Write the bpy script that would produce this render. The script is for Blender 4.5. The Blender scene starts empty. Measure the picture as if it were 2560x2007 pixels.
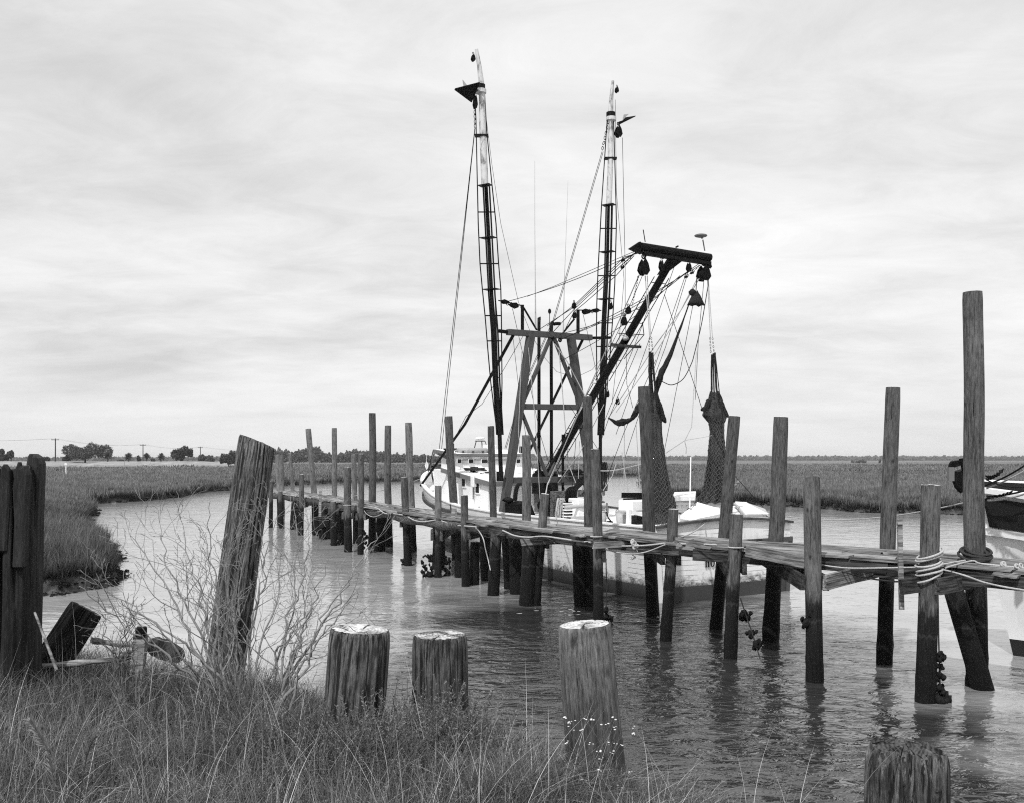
import bpy, math, random
import numpy as np
from mathutils import Vector, Matrix, Quaternion, noise

random.seed(7); np.random.seed(7); noise.seed_set(7)
SC = bpy.context.scene
COL = SC.collection

# ------------------------------------------------------------------ camera, world, sun, exposure
EYE = 3.6            # metres above the water
FPX = 2400.0         # focal length in pixels of the 2560 px wide photograph
UC, VH = 1280.0, 1146.0
cam_d = bpy.data.cameras.new('camera'); cam = bpy.data.objects.new('camera', cam_d); COL.objects.link(cam)
cam.location = (0, 0, EYE); cam.rotation_euler = (math.pi/2, 0, 0)
cam_d.sensor_width = 36; cam_d.lens = FPX/2560*36
cam_d.shift_y = (VH-1003.5)/2560
cam_d.clip_start = .1; cam_d.clip_end = 9000
SC.camera = cam

SUN_EL, SUN_AZ = math.radians(52), math.radians(205)   # azimuth clockwise from +Y: behind the camera, to the left
world = bpy.data.worlds.new('World'); SC.world = world; world.use_nodes = True
W = world.node_tree; W.nodes.clear()
def wn(t, **k):
    n = W.nodes.new(t)
    for a, b in k.items(): setattr(n, a, b)
    return n
def wl(a, b): W.links.new(a, b)
sky = wn('ShaderNodeTexSky', sky_type='NISHITA'); sky.sun_disc = False
sky.sun_elevation = SUN_EL; sky.sun_rotation = SUN_AZ; sky.dust_density = 3
bw = wn('ShaderNodeRGBToBW'); wl(sky.outputs[0], bw.inputs[0])
bg1 = wn('ShaderNodeBackground'); bg1.inputs[1].default_value = .11; wl(bw.outputs[0], bg1.inputs[0])
tc = wn('ShaderNodeTexCoord')
sx = wn('ShaderNodeSeparateXYZ'); wl(tc.outputs['Generated'], sx.inputs[0])
def wm(op, a, b=None, c=None, clamp=False):
    n = wn('ShaderNodeMath', operation=op); n.use_clamp = clamp
    for i, x in enumerate((a, b, c)):
        if x is None: continue
        if isinstance(x, (int, float)): n.inputs[i].default_value = x
        else: wl(x, n.inputs[i])
    return n.outputs[0]
zz = wm('ADD', wm('MAXIMUM', sx.outputs[2], 0.0), .16)
cx = wm('DIVIDE', sx.outputs[0], zz); cy = wm('DIVIDE', sx.outputs[1], zz)
cmb = wn('ShaderNodeCombineXYZ'); wl(cx, cmb.inputs[0]); wl(cy, cmb.inputs[1])
def wnoise(scale, detail, rough, dist, loc, sc=(1, 1, 1), rz=0):
    m = wn('ShaderNodeMapping'); wl(cmb.outputs[0], m.inputs[0])
    m.inputs[1].default_value = loc; m.inputs[3].default_value = sc; m.inputs[2].default_value = (0, 0, rz)
    n = wn('ShaderNodeTexNoise'); wl(m.outputs[0], n.inputs['Vector'])
    n.inputs['Scale'].default_value = scale; n.inputs['Detail'].default_value = detail
    n.inputs['Roughness'].default_value = rough; n.inputs['Distortion'].default_value = dist
    return n.outputs[0]
n1 = wnoise(1.0, 6, .55, .35, (1.9, 8.8, 0), (.75, 1.0, 1), .45)
n2 = wnoise(4.2, 12, .68, .6, (8, 2, 0), (.62, 1.0, 1), .55)
n3 = wnoise(.45, 2, .5, 0, (11.44, 1.33, 0))
def wramp(x, stops):
    r = wn('ShaderNodeValToRGB'); wl(x, r.inputs[0]); e = r.color_ramp.elements
    while len(e) < len(stops): e.new(.5)
    for el, (p, c) in zip(e, stops): el.position = p; el.color = (c, c, c, 1)
    return r.outputs[0]
mixv = wm('ADD', wm('ADD', wm('MULTIPLY', n1, .46), wm('MULTIPLY', n2, .22)), wm('MULTIPLY', n3, .32))
low = wm('MULTIPLY', wm('SUBTRACT', sx.outputs[2], .01), 9.0, clamp=True)      # cloud detail dissolves into even murk at the horizon
mixv = wm('ADD', .505, wm('MULTIPLY', wm('SUBTRACT', mixv, .505), wm('ADD', .25, wm('MULTIPLY', low, .75))))
CLOUD = wramp(mixv, [(.39, .58), (.46, .69), (.52, .79), (.60, .90)])
bg2 = wn('ShaderNodeBackground'); wl(CLOUD, bg2.inputs[0]); bg2.inputs[1].default_value = 1.03
mixw = wn('ShaderNodeMixShader'); mixw.inputs[0].default_value = .88
wl(bg1.outputs[0], mixw.inputs[1]); wl(bg2.outputs[0], mixw.inputs[2])
out = wn('ShaderNodeOutputWorld'); wl(mixw.outputs[0], out.inputs[0])

sd = bpy.data.lights.new('sun', 'SUN'); sun = bpy.data.objects.new('sun', sd); COL.objects.link(sun)
sd.energy = 3.0; sd.angle = math.radians(1.2); sd.color = (1, 1, 1)      # neutral: the photograph is black and white
d = Vector((math.sin(SUN_AZ)*math.cos(SUN_EL), math.cos(SUN_AZ)*math.cos(SUN_EL), math.sin(SUN_EL)))
sun.rotation_euler = d.to_track_quat('Z', 'Y').to_euler()
sun.location = (-20, -20, 40)
SC.view_settings.view_transform = 'Standard'; SC.view_settings.look = 'None'
SC.view_settings.exposure = 0.22; SC.view_settings.gamma = 1
try: SC.view_settings.use_curve_mapping = False
except Exception: pass
SC.cycles.max_bounces = 8; SC.cycles.transparent_max_bounces = 12
SC.cycles.diffuse_bounces = 3; SC.cycles.glossy_bounces = 4; SC.cycles.volume_bounces = 1
SC.cycles.use_denoising = False; SC.cycles.caustics_reflective = False; SC.cycles.caustics_refractive = False; SC.cycles.sample_clamp_indirect = 1.5; SC.cycles.filter_width = 1.15

# ------------------------------------------------------------------ from the photograph's pixels to places
def P(u, v, Y): return Vector(((u-UC)*Y/FPX, Y, EYE-(v-VH)*Y/FPX))
def G(u, v, z=0.0):
    Y = (EYE-z)*FPX/(v-VH); return P(u, v, Y)
BO = Vector((5.6, 25.1, 0)); BA = Vector((-.485, .8745, 0)); BB = Vector((.8745, .485, 0))   # trawler: stern, forward, starboard
def B(s, b, z): return BO+BA*s+BB*b+Vector((0, 0, z))
def ray(u, v): return Vector(((u-UC)/FPX, 1, -(v-VH)/FPX))
def T(u, v, s):          # point in the boat's cross plane s
    r = ray(u, v); Y = (BO+BA*s-Vector((0, 0, 0))).dot(BA)/r.dot(BA); return Vector((0, 0, EYE))+r*Y
def Cp(u, v, b):         # point in the boat's lengthwise plane b
    r = ray(u, v); Y = (BO+BB*b).dot(BB)/r.dot(BB); return Vector((0, 0, EYE))+r*Y

# ------------------------------------------------------------------ object helpers
def tag(o, label=None, cat=None, group=None, kind=None):
    if label: o['label'] = label
    if cat: o['category'] = cat
    if group: o['group'] = group
    if kind: o['kind'] = kind
    return o
def empty(name, loc, label=None, cat=None, group=None):
    o = bpy.data.objects.new(name, None); COL.objects.link(o); o.location = loc; o.empty_display_size = .2
    return tag(o, label, cat, group)
def noisev(p, s=1.0): return noise.noise(Vector(p)*s)

class MB:
    def __init__(s): s.v = []; s.f = []; s.sm = []
    def add(s, vs, fs, smooth=False):
        k = len(s.v); s.v += [tuple(x) for x in vs]; s.f += [tuple(i+k for i in f) for f in fs]; s.sm += [smooth]*len(fs); return s
    def box(s, c, hx, hy, hz, ax=None):
        """ax = three axis vectors"""
        ax = ax or (Vector((1, 0, 0)), Vector((0, 1, 0)), Vector((0, 0, 1))); c = Vector(c)
        vs = [c+ax[0]*hx*i+ax[1]*hy*j+ax[2]*hz*k for i in (-1, 1) for j in (-1, 1) for k in (-1, 1)]
        return s.add(vs, [(0, 1, 3, 2), (4, 6, 7, 5), (0, 4, 5, 1), (2, 3, 7, 6), (0, 2, 6, 4), (1, 5, 7, 3)])
    def beam(s, a, b, w, h, up=Vector((0, 0, 1))):
        a = Vector(a); b = Vector(b); d = b-a; L = d.length; d = d/L
        x = d.cross(up)
        if x.length < 1e-3: x = d.cross(Vector((0, 1, 0)))
        x.normalize(); y = x.cross(d).normalized()
        return s.box((a+b)/2, L/2, w/2, h/2, (d, x, y))
    def tube(s, pts, r, n=8, cap=True):
        pts = [Vector(p) for p in pts]; m = len(pts)
        rr = r if isinstance(r, (list, tuple)) else [r]*m
        ref = None; vs = []
        for i, p in enumerate(pts):
            t = (pts[min(i+1, m-1)]-pts[max(i-1, 0)])
            if t.length < 1e-9: t = Vector((0, 0, 1))
            t.normalize()
            if ref is None: ref = t.orthogonal().normalized()
            x = ref-t*ref.dot(t)
            if x.length < 1e-4: x = t.orthogonal()
            x.normalize(); ref = x; y = t.cross(x)
            for k in range(n):
                a = 2*math.pi*k/n; vs.append(p+(x*math.cos(a)+y*math.sin(a))*rr[i])
        fs = [(i*n+k, i*n+(k+1) % n, (i+1)*n+(k+1) % n, (i+1)*n+k) for i in range(m-1) for k in range(n)]
        s.add(vs, fs, True)
        if cap:
            s.add(vs[:n], [tuple(range(n))[::-1]]); s.add(vs[-n:], [tuple(range(n))])
        return s
    def ring(s, c, R, r, ax, n=20, m=6, sx=1, sy=1):
        """torus in the plane of ax[0],ax[1]"""
        c = Vector(c); vs = []
        for i in range(n):
            a = 2*math.pi*i/n; o = ax[0]*math.cos(a)*R*sx+ax[1]*math.sin(a)*R*sy
            u = (ax[0]*math.cos(a)+ax[1]*math.sin(a))
            w = ax[0].cross(ax[1])
            for k in range(m):
                b = 2*math.pi*k/m; vs.append(c+o+u*math.cos(b)*r+w*math.sin(b)*r)
        fs = [(i*m+k, ((i+1) % n)*m+k, ((i+1) % n)*m+(k+1) % m, i*m+(k+1) % m) for i in range(n) for k in range(m)]
        return s.add(vs, fs, True)
    def ball(s, c, r, n=8, m=6, sc=(1, 1, 1), jit=0):
        c = Vector(c); vs = []
        for i in range(m+1):
            t = math.pi*i/m
            for k in range(n):
                a = 2*math.pi*k/n; q = 1+(random.uniform(-jit, jit) if jit else 0)
                vs.append(c+Vector((math.sin(t)*math.cos(a)*sc[0], math.sin(t)*math.sin(a)*sc[1], math.cos(t)*sc[2]))*r*q)
        fs = [(i*n+k, (i+1)*n+k, (i+1)*n+(k+1) % n, i*n+(k+1) % n) for i in range(m) for k in range(n)]
        return s.add(vs, fs, True)
    def quad(s, a, b, c, d): return s.add([a, b, c, d], [(0, 1, 2, 3)])
    def prism(s, poly, off):
        """closed polygon (list of points) swept by off"""
        n = len(poly); a = [Vector(p) for p in poly]; b = [p+Vector(off) for p in a]
        return s.add(a+b, [tuple(range(n))[::-1], tuple(range(n, 2*n))]+[(i, (i+1) % n, n+(i+1) % n, n+i) for i in range(n)])
    def build(s, name, mat, parent=None, origin=None, bevel=0):
        o0 = Vector(parent.location) if parent is not None else Vector(origin if origin is not None else (0, 0, 0))
        me = bpy.data.meshes.new(name)
        me.from_pydata([(x-o0.x, y-o0.y, z-o0.z) for x, y, z in s.v], [], s.f)
        me.polygons.foreach_set('use_smooth', s.sm); me.materials.append(mat); me.update()
        o = bpy.data.objects.new(name, me); COL.objects.link(o)
        if parent is not None: o.parent = parent
        else: o.location = o0
        if bevel:
            md = o.modifiers.new('bevel', 'BEVEL'); md.width = bevel; md.segments = 1; md.limit_method = 'ANGLE'
        return o

def sag(a, b, drop, n=14):
    a = Vector(a); b = Vector(b)
    return [a.lerp(b, i/n)-Vector((0, 0, 4*drop*(i/n)*(1-i/n))) for i in range(n+1)]
def smooth_path(pts, n=6):
    """Catmull-Rom"""
    pts = [Vector(p) for p in pts]; out = []
    for i in range(len(pts)-1):
        p0 = pts[max(i-1, 0)]; p1 = pts[i]; p2 = pts[i+1]; p3 = pts[min(i+2, len(pts)-1)]
        for k in range(n):
            t = k/n
            out.append(.5*((2*p1)+(p2-p0)*t+(2*p0-5*p1+4*p2-p3)*t*t+(3*p1-p0-3*p2+p3)*t**3))
    out.append(pts[-1]); return out

# ------------------------------------------------------------------ materials
class NT:
    def __init__(s, name):
        s.m = bpy.data.materials.new(name); s.m.use_nodes = True; s.t = s.m.node_tree; s.t.nodes.clear()
        s.out = s.n('ShaderNodeOutputMaterial'); s.b = s.n('ShaderNodeBsdfPrincipled'); s.l(s.b.outputs[0], s.out.inputs[0])
        s.tc = s.n('ShaderNodeTexCoord')
    def n(s, t, **k):
        x = s.t.nodes.new(t)
        for a, b in k.items(): setattr(x, a, b)
        return x
    def l(s, a, b): s.t.links.new(a, b)
    def put(s, inp, x):
        if isinstance(x, (int, float)):
            try: inp.default_value = x
            except Exception: inp.default_value = (x, x, x, 1) if len(inp.default_value) == 4 else (x, x, x)
        else: s.l(x, inp)
    def math(s, op, a, b=0.0, clamp=False):
        x = s.n('ShaderNodeMath', operation=op); x.use_clamp = clamp; s.put(x.inputs[0], a); s.put(x.inputs[1], b); return x.outputs[0]
    def noise(s, scale, detail=4, rough=.55, dist=0, vec=None, sc=(1, 1, 1), rz=0):
        m = s.n('ShaderNodeMapping'); s.l(vec or s.tc.outputs['Object'], m.inputs[0]); m.inputs[3].default_value = sc; m.inputs[2].default_value = (0, 0, rz)
        x = s.n('ShaderNodeTexNoise'); s.l(m.outputs[0], x.inputs['Vector'])
        x.inputs['Scale'].default_value = scale; x.inputs['Detail'].default_value = detail
        x.inputs['Roughness'].default_value = rough; x.inputs['Distortion'].default_value = dist
        return x.outputs[0]
    def voro(s, scale, vec=None, sc=(1, 1, 1), feat='F1'):
        m = s.n('ShaderNodeMapping'); s.l(vec or s.tc.outputs['Object'], m.inputs[0]); m.inputs[3].default_value = sc
        x = s.n('ShaderNodeTexVoronoi', feature=feat); s.l(m.outputs[0], x.inputs['Vector']); x.inputs['Scale'].default_value = scale
        return x.outputs[0]
    def ramp(s, x, stops):
        r = s.n('ShaderNodeValToRGB'); s.l(x, r.inputs[0]); e = r.color_ramp.elements
        while len(e) < len(stops): e.new(.5)
        for el, (p, c) in zip(e, stops): el.position = p; el.color = (c, c, c, 1)
        return r.outputs[0]
    def mix(s, f, a, b):
        x = s.n('ShaderNodeMix', data_type='FLOAT'); s.put(x.inputs[0], f); s.put(x.inputs[2], a); s.put(x.inputs[3], b); return x.outputs[0]
    def bump(s, h, strength=.4, dist=.02, prev=None):
        x = s.n('ShaderNodeBump'); x.inputs['Strength'].default_value = strength; x.inputs['Distance'].default_value = dist
        s.l(h, x.inputs['Height'])
        if prev is not None: s.l(prev, x.inputs['Normal'])
        s.l(x.outputs[0], s.b.inputs['Normal']); return x.outputs[0]
    def fin(s, col=None, rough=.7, metal=0, spec=None):
        if col is not None: s.put(s.b.inputs['Base Color'], col)
        s.put(s.b.inputs['Roughness'], rough); s.put(s.b.inputs['Metallic'], metal)
        if spec is not None: s.b.inputs['Specular IOR Level'].default_value = spec
        return s.m
    def posz(s):
        g = s.n('ShaderNodeNewGeometry'); x = s.n('ShaderNodeSeparateXYZ'); s.l(g.outputs['Position'], x.inputs[0]); return x.outputs[2]
    def pos(s): return s.n('ShaderNodeNewGeometry').outputs['Position']
    def rnd(s): return s.n('ShaderNodeObjectInfo').outputs['Random']
    def normz(s):
        g = s.n('ShaderNodeNewGeometry'); x = s.n('ShaderNodeSeparateXYZ'); s.l(g.outputs['Normal'], x.inputs[0]); return x.outputs[2]

MAT = {}
def post_mat(name, lo, hi, tide=1.45, tidew=.2, wet=.006, fine=1.0, foot_dark=None, checks=False):
    """weathered round timber: grain runs along local Z; wet, weed-stained below the tide mark"""
    t = NT(name)
    g1 = t.noise(3.0*fine, 9, .66, .35, sc=(13, 13, 1.3)); g2 = t.noise(1.3, 4, .6, .8, sc=(2, 2, 1)); g3 = t.noise(22*fine, 6, .7, 0, sc=(7, 7, .9)); g4 = t.noise(6, 5, .75, 1.5, sc=(1.6, 1.6, 1))
    f = t.math('ADD', t.math('ADD', t.math('MULTIPLY', g1, .42), t.math('MULTIPLY', g4, .12)), t.math('ADD', t.math('MULTIPLY', g3, .26), t.math('MULTIPLY', g2, .20)))
    col = t.ramp(f, [(.39, lo*.3), (.455, lo), (.53, lo+(hi-lo)*.45), (.62, hi)])
    crack = t.noise(4.5*fine, 4, .55, .25, sc=(12, 12, .45), rz=.7)
    ck = t.ramp(crack, [(.30, .12), (.36, 1.0)] if not checks else [(.40, .04), (.49, 1.0)])
    col = t.math('MULTIPLY', col, ck)
    knot = t.voro(1.0, sc=(4.2, 4.2, 2.4)); kn = t.ramp(knot, [(.05, .25), (.13, 1.0)])
    col = t.math('MULTIPLY', col, kn)
    col = t.math('MULTIPLY', col, t.math('ADD', .78, t.math('MULTIPLY', t.rnd(), .42)))
    if foot_dark:
        dj = t.noise(3, 5, .65, .3, vec=t.pos(), sc=(4, 4, 1.2)); dh = t.math('ADD', t.posz(), t.math('MULTIPLY', t.math('SUBTRACT', dj, .5), .8))
        w_ = t.n('ShaderNodeMapRange'); t.l(dh, w_.inputs[0]); w_.inputs[1].default_value = foot_dark[0]; w_.inputs[2].default_value = foot_dark[1]; w_.inputs[3].default_value = .3; w_.inputs[4].default_value = 1.0
        col = t.math('MULTIPLY', col, w_.outputs[0])       # colour darkens unevenly towards the foot
    if tide is not None:
        jag = t.noise(2.6, 7, .7, .3, vec=t.pos(), sc=(4.5, 4.5, .8))
        h = t.math('ADD', t.posz(), t.math('MULTIPLY', t.math('SUBTRACT', jag, .5), 1.0))
        w = t.n('ShaderNodeMapRange'); w.interpolation_type = 'SMOOTHSTEP'; t.l(h, w.inputs[0]); w.inputs[1].default_value = tide-tidew; w.inputs[2].default_value = tide+tidew*.4
        w = w.outputs[0]
        weed = t.ramp(t.voro(30, vec=t.pos()), [(.05, wet*3), (.4, wet)])
        # paler band of dried barnacles half way down
        h2 = t.math('ABSOLUTE', t.math('SUBTRACT', t.math('ADD', t.posz(), t.math('MULTIPLY', t.math('SUBTRACT', jag, .5), .25)), .98))
        weed = t.math('ADD', weed, t.math('MULTIPLY', t.ramp(h2, [(.0, .05), (.035, 0.)]), t.noise(20, 4, .7, 0, vec=t.pos())))
        stain = t.math('MULTIPLY', t.math('MULTIPLY', col, .22), t.ramp(t.posz(), [(.5, .5), (.9, 1.)]))
        col = t.mix(w, t.math('ADD', weed, t.math('MULTIPLY', stain, .5)), col)
        rough = t.mix(w, .5, .85)
        t.put(t.b.inputs['Specular IOR Level'], t.mix(w, .06, .25))
    else: rough = .85
    bh = t.math('ADD', t.math('MULTIPLY', g1, .5), t.math('ADD', t.math('MULTIPLY', g3, .3), t.math('MULTIPLY', ck, .25)))
    t.bump(bh, 1.0, .03)
    return t.fin(col, rough)
MAT['post'] = post_mat('weathered_timber', .05, .175)
MAT['post_pale'] = post_mat('pale_timber', .085, .28)
MAT['post_dark'] = post_mat('dark_timber', .006, .05, tide=None)
MAT['post_front'] = post_mat('front_timber', .07, .32, tide=None, foot_dark=(1.9, 2.45))
MAT['post_old'] = post_mat('old_split_timber', .035, .27, tide=None, foot_dark=(1.75, 2.3), checks=True)

def top_mat(name, lo, hi):
    t = NT(name); n = t.noise(9, 8, .72, .8); m = t.noise(3.2, 5, .65, 1.2)
    sp = t.n('ShaderNodeSeparateXYZ'); t.l(t.tc.outputs['Object'], sp.inputs[0])
    r2 = t.math('SQRT', t.math('ADD', t.math('MULTIPLY', sp.outputs[0], sp.outputs[0]), t.math('MULTIPLY', sp.outputs[1], sp.outputs[1])))
    ring = t.math('SINE', t.math('ADD', t.math('MULTIPLY', r2, 330), t.math('MULTIPLY', m, 16)))
    ang = t.math('ARCTAN2', sp.outputs[1], sp.outputs[0]); cr = t.n('ShaderNodeTexNoise'); cr.noise_dimensions = '1D'; t.l(t.math('ADD', t.math('MULTIPLY', ang, 3.2), t.math('MULTIPLY', m, .5)), cr.inputs['W']); cr.inputs['Scale'].default_value = 1.0; cr.inputs['Detail'].default_value = 3
    crk = t.ramp(cr.outputs[0], [(.36, .1), (.41, 1.0)])
    f = t.math('ADD', t.math('ADD', t.math('MULTIPLY', n, .46), t.math('MULTIPLY', m, .5)), t.math('MULTIPLY', ring, .022))
    t.bump(t.math('MULTIPLY', f, crk), 1.0, .03)
    return t.fin(t.math('MULTIPLY', t.ramp(f, [(.38, lo*.15), (.45, lo), (.56, hi)]), crk), .9, spec=.1)
MAT['top'] = top_mat('sunbleached_end_grain', .32, .70)
MAT['top_dark'] = top_mat('dark_end_grain', .04, .22)

def plank_mat(name, lo, hi, rnd=.5):
    t = NT(name)
    g1 = t.noise(5, 6, .65, .2, sc=(.3, 6, 6)); g2 = t.noise(1.6, 6, .65, .8, sc=(.8, 5, 5))
    f = t.math('ADD', t.math('MULTIPLY', g1, .65), t.math('MULTIPLY', g2, .35))
    col = t.ramp(f, [(.37, lo*.2), (.455, lo), (.53, (lo+hi)/2), (.62, hi)])
    col = t.math('MULTIPLY', col, t.math('ADD', 1-rnd/2, t.math('MULTIPLY', t.rnd(), rnd)))
    t.bump(g1, .7, .02)
    return t.fin(col, .85, spec=.2)
MAT['plank'] = plank_mat('sunbleached_deck_board', .10, .38, .9)
MAT['stringer'] = plank_mat('rough_stringer_wood', .02, .13, .9)
MAT['beam'] = plank_mat('cross_beam_wood', .03, .15, 1.1)
MAT['driftwood'] = plank_mat('driftwood', .12, .42)

def paint_mat(name, base, dirt, amount=.5, rough=.5, rust=0.0, scale=2.0, waterline=None):
    t = NT(name)
    n = t.noise(scale, 8, .65, .6, sc=(1, 1, .6)); s2 = t.noise(scale*4, 6, .7, 0, sc=(1, 1, .25))
    f = t.math('ADD', t.math('MULTIPLY', n, .6), t.math('MULTIPLY', s2, .4))
    col = t.ramp(f, [(.30+.2*amount-.1, dirt), (.42+.1*amount, base*.93), (.6, base)])
    if waterline:
        z0, z1 = waterline
        j = t.noise(3.5, 8, .75, .8, sc=(1, 1, 1.5)); h = t.math('ADD', t.posz(), t.math('MULTIPLY', t.math('SUBTRACT', j, .5), 1.15))
        w = t.n('ShaderNodeMapRange'); t.l(h, w.inputs[0]); w.inputs[1].default_value = z0; w.inputs[2].default_value = z1
        weed = t.ramp(t.noise(22, 5, .7), [(.4, .015), (.62, .22)])
        col = t.mix(w.outputs[0], weed, col)
        # seams between the hull planks, where the paint has opened
        seam = t.math('PINGPONG', t.math('ADD', t.posz(), t.math('MULTIPLY', t.noise(.8, 2), .03)), .065)
        sm = t.ramp(seam, [(0, 0.), (.012, 1.)])
        gate = t.ramp(t.noise(1.6, 6, .7, .5, sc=(1, 1, .4)), [(.47, 0.), (.56, 1.)])
        col = t.math('MULTIPLY', col, t.math('SUBTRACT', 1.0, t.math('MULTIPLY', t.math('SUBTRACT', 1.0, sm), t.math('MULTIPLY', gate, .75))))
    t.bump(f, .25, .015)
    return t.fin(col, rough, spec=.3 if base > .3 else .12)
MAT['white'] = paint_mat('white_boat_paint', .84, .55, .05)
MAT['hull'] = paint_mat('white_hull_paint', .84, .4, .12, waterline=(.34, .62))
MAT['hull2'] = paint_mat('white_bow_paint', .8, .45, .1)
MAT['boot'] = paint_mat('boot_stripe_paint', .06, .02, .5)
MAT['grey_paint'] = paint_mat('grey_painted_steel', .075, .02, .4, .5)
MAT['trim'] = paint_mat('grey_trim_paint', .17, .06, .4)
MAT['rub'] = paint_mat('worn_dark_rub_rail', .08, .02, .7)
MAT['pale_steel'] = paint_mat('pale_rusty_spar', .60, .05, .85, scale=3.5)
MAT['boxgrey'] = paint_mat('light_grey_plastic', .42, .2, .3)
MAT['float'] = paint_mat('life_float_cover', .36, .12, .4, scale=5)
MAT['panel2'] = paint_mat('dark_bulwark_paint', .02, .01, .3, .45)

def simple(name, c, rough=.6, var=.4, scale=8, bump=.3, metal=0):
    t = NT(name); n = t.noise(scale, 6, .65, .3); t.bump(n, bump, .01)
    return t.fin(t.ramp(n, [(.3, c*(1-var)), (.7, c*(1+var))]), rough, metal, spec=.2 if c > .03 else .08)
MAT['iron'] = simple('rusty_dark_iron', .005, .6, .6)
MAT['spar'] = simple('dark_spar_steel', .008, .55, .8, 12)
MAT['rope'] = simple('pale_rope', .42, .9, .35, 60, .6)
MAT['rope_dark'] = simple('dark_rope', .035, .9, .4, 60, .5)
MAT['wire'] = simple('steel_wire', .012, .6, .3, 40)
MAT['glass'] = simple('dark_window_glass', .02, .08, .3, 2, .02)
MAT['black'] = simple('black_paint', .012, .5, .5, 6)
MAT['oyster'] = simple('oyster_clump', .014, .85, .9, 30, .9)
MAT['foam'] = simple('foam_fleck', .6, .9)
MAT['lampglass'] = simple('lamp_housing', .55, .4)
# ------------------------------------------------------------------ setting: marsh terrain, water, far trees
LEFT_EDGE = [(-60, 1489), (87, 1484), (145, 1486), (200, 1479), (240, 1472), (289, 1464), (312, 1444), (300, 1428), (286, 1416), (304, 1398),
             (296, 1385), (280, 1371), (235, 1345), (193, 1323), (215, 1308), (228, 1295), (231, 1281), (222, 1268), (228, 1259),
             (289, 1256), (360, 1251), (437, 1243), (482, 1233), (520, 1228), (572, 1225), (640, 1219), (700, 1214), (800, 1209),
             (875, 1206), (1000, 1203), (1100, 1200), (1200, 1195), (1345, 1190.5), (1500, 1190.5), (1600, 1189.5), (1900, 1188),
             (2200, 1187.5), (2700, 1187)]
RIGHT_EDGE = [(1616, 1199), (1622, 1215), (1636, 1236), (1690, 1244), (1740, 1245), (1810, 1251), (1880, 1260), (1960, 1264), (2058, 1271), (2140, 1279), (2207, 1281),
              (2300, 1283), (2413, 1286), (2560, 1290), (2900, 1300)]
def gxy(l): return [tuple(G(u, v).xy) for u, v in l]
def rough_edge(pts, amp):
    out = []
    for a, b in zip(pts[:-1], pts[1:]):
        L = math.hypot(b[0]-a[0], b[1]-a[1]); n = max(1, min(14, int(L/1.2)))
        for i in range(n):
            t = i/n; x = a[0]+(b[0]-a[0])*t; y = a[1]+(b[1]-a[1])*t
            out.append((x+amp*noisev((x*.35, y*.35, 3.1))+amp*.5*noisev((x*1.3, y*1.3, 9)), y+amp*noisev((x*.35, y*.35, 7.7))))
    out.append(pts[-1]); return out
PL = [(-600, 20)]+[(-40, 23)]+rough_edge(gxy(LEFT_EDGE), .55)+[(900, 215), (6500, 600), (6500, 6500), (-6500, 6500), (-6500, 20)]
PR = rough_edge(gxy(RIGHT_EDGE), .8)+[(400, 60), (400, 186), (120, 186), (60, 184), (32, 180)]
PL = np.array(PL); PR = np.array(PR)
def inpoly(p, poly):
    x, y = p[:, 0], p[:, 1]; ins = np.zeros(len(p), bool)
    a = poly; b = np.roll(poly, -1, 0)
    for (x1, y1), (x2, y2) in zip(a, b):
        if y1 == y2: continue
        c = ((y1 > y) != (y2 > y)) & (x < (x2-x1)*(y-y1)/(y2-y1)+x1); ins ^= c
    return ins
def sdist(p, poly):
    dm = np.full(len(p), 1e9)
    for a, b in zip(poly, np.roll(poly, -1, 0)):
        d = b-a; L2 = (d**2).sum()
        if L2 < 1e-9: continue
        t = np.clip(((p-a)@d)/L2, 0, 1); q = a+t[:, None]*d
        dm = np.minimum(dm, np.hypot(p[:, 0]-q[:, 0], p[:, 1]-q[:, 1]))
    return np.where(inpoly(p, poly), dm, -dm)
def ss(x): x = np.clip(x, 0, 1); return x*x*(3-2*x)
def road_h(x, y):
    yc = 292+.0*x
    return 2.3*ss((14-np.abs(y-yc))/9)*ss((-70-x)/25)
def marsh_h(p):
    s = np.maximum(sdist(p, PL), sdist(p, PR))
    x, y = p[:, 0], p[:, 1]
    wig = .5+.5*np.sin(x*1.7+np.sin(y*1.3)*2)
    up = .38*ss(s/(.35+.5*wig))+.15*ss(s/4)
    z = np.where(s > 0, up, -.9*ss(-s/1.4))
    z = z+np.where(s > .2, .05*np.sin(x*.9+1.3*np.sin(y*.7)), 0)
    return z+road_h(x, y)*(s > 0), s

th = np.radians(np.concatenate([np.linspace(-175, -50, 26)[:-1], np.linspace(-50, 40, 420), np.linspace(40, 175, 28)[1:]]))
rr = np.concatenate([np.geomspace(14, 260, 330), np.geomspace(264, 6400, 60)])
TH, RR = np.meshgrid(th, rr); X = (RR*np.sin(TH)).ravel(); Yy = (RR*np.cos(TH)).ravel()
pp = np.stack([X, Yy], 1); zt, sdv = marsh_h(pp)
zt = np.where(RR.ravel() < 14.5, -.9, zt)
nr, nt = TH.shape
idx = np.arange(nr*nt).reshape(nr, nt)
faces = np.stack([idx[:-1, :-1].ravel(), idx[:-1, 1:].ravel(), idx[1:, 1:].ravel(), idx[1:, :-1].ravel()], 1)
def np_mesh(name, v, f, mat, smooth=True):
    me = bpy.data.meshes.new(name); me.from_pydata(v.tolist() if hasattr(v, 'tolist') else v, [], f.tolist() if hasattr(f, 'tolist') else f)
    me.polygons.foreach_set('use_smooth', [smooth]*len(me.polygons)); me.materials.append(mat); me.update()
    o = bpy.data.objects.new(name, me); COL.objects.link(o); return o

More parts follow.
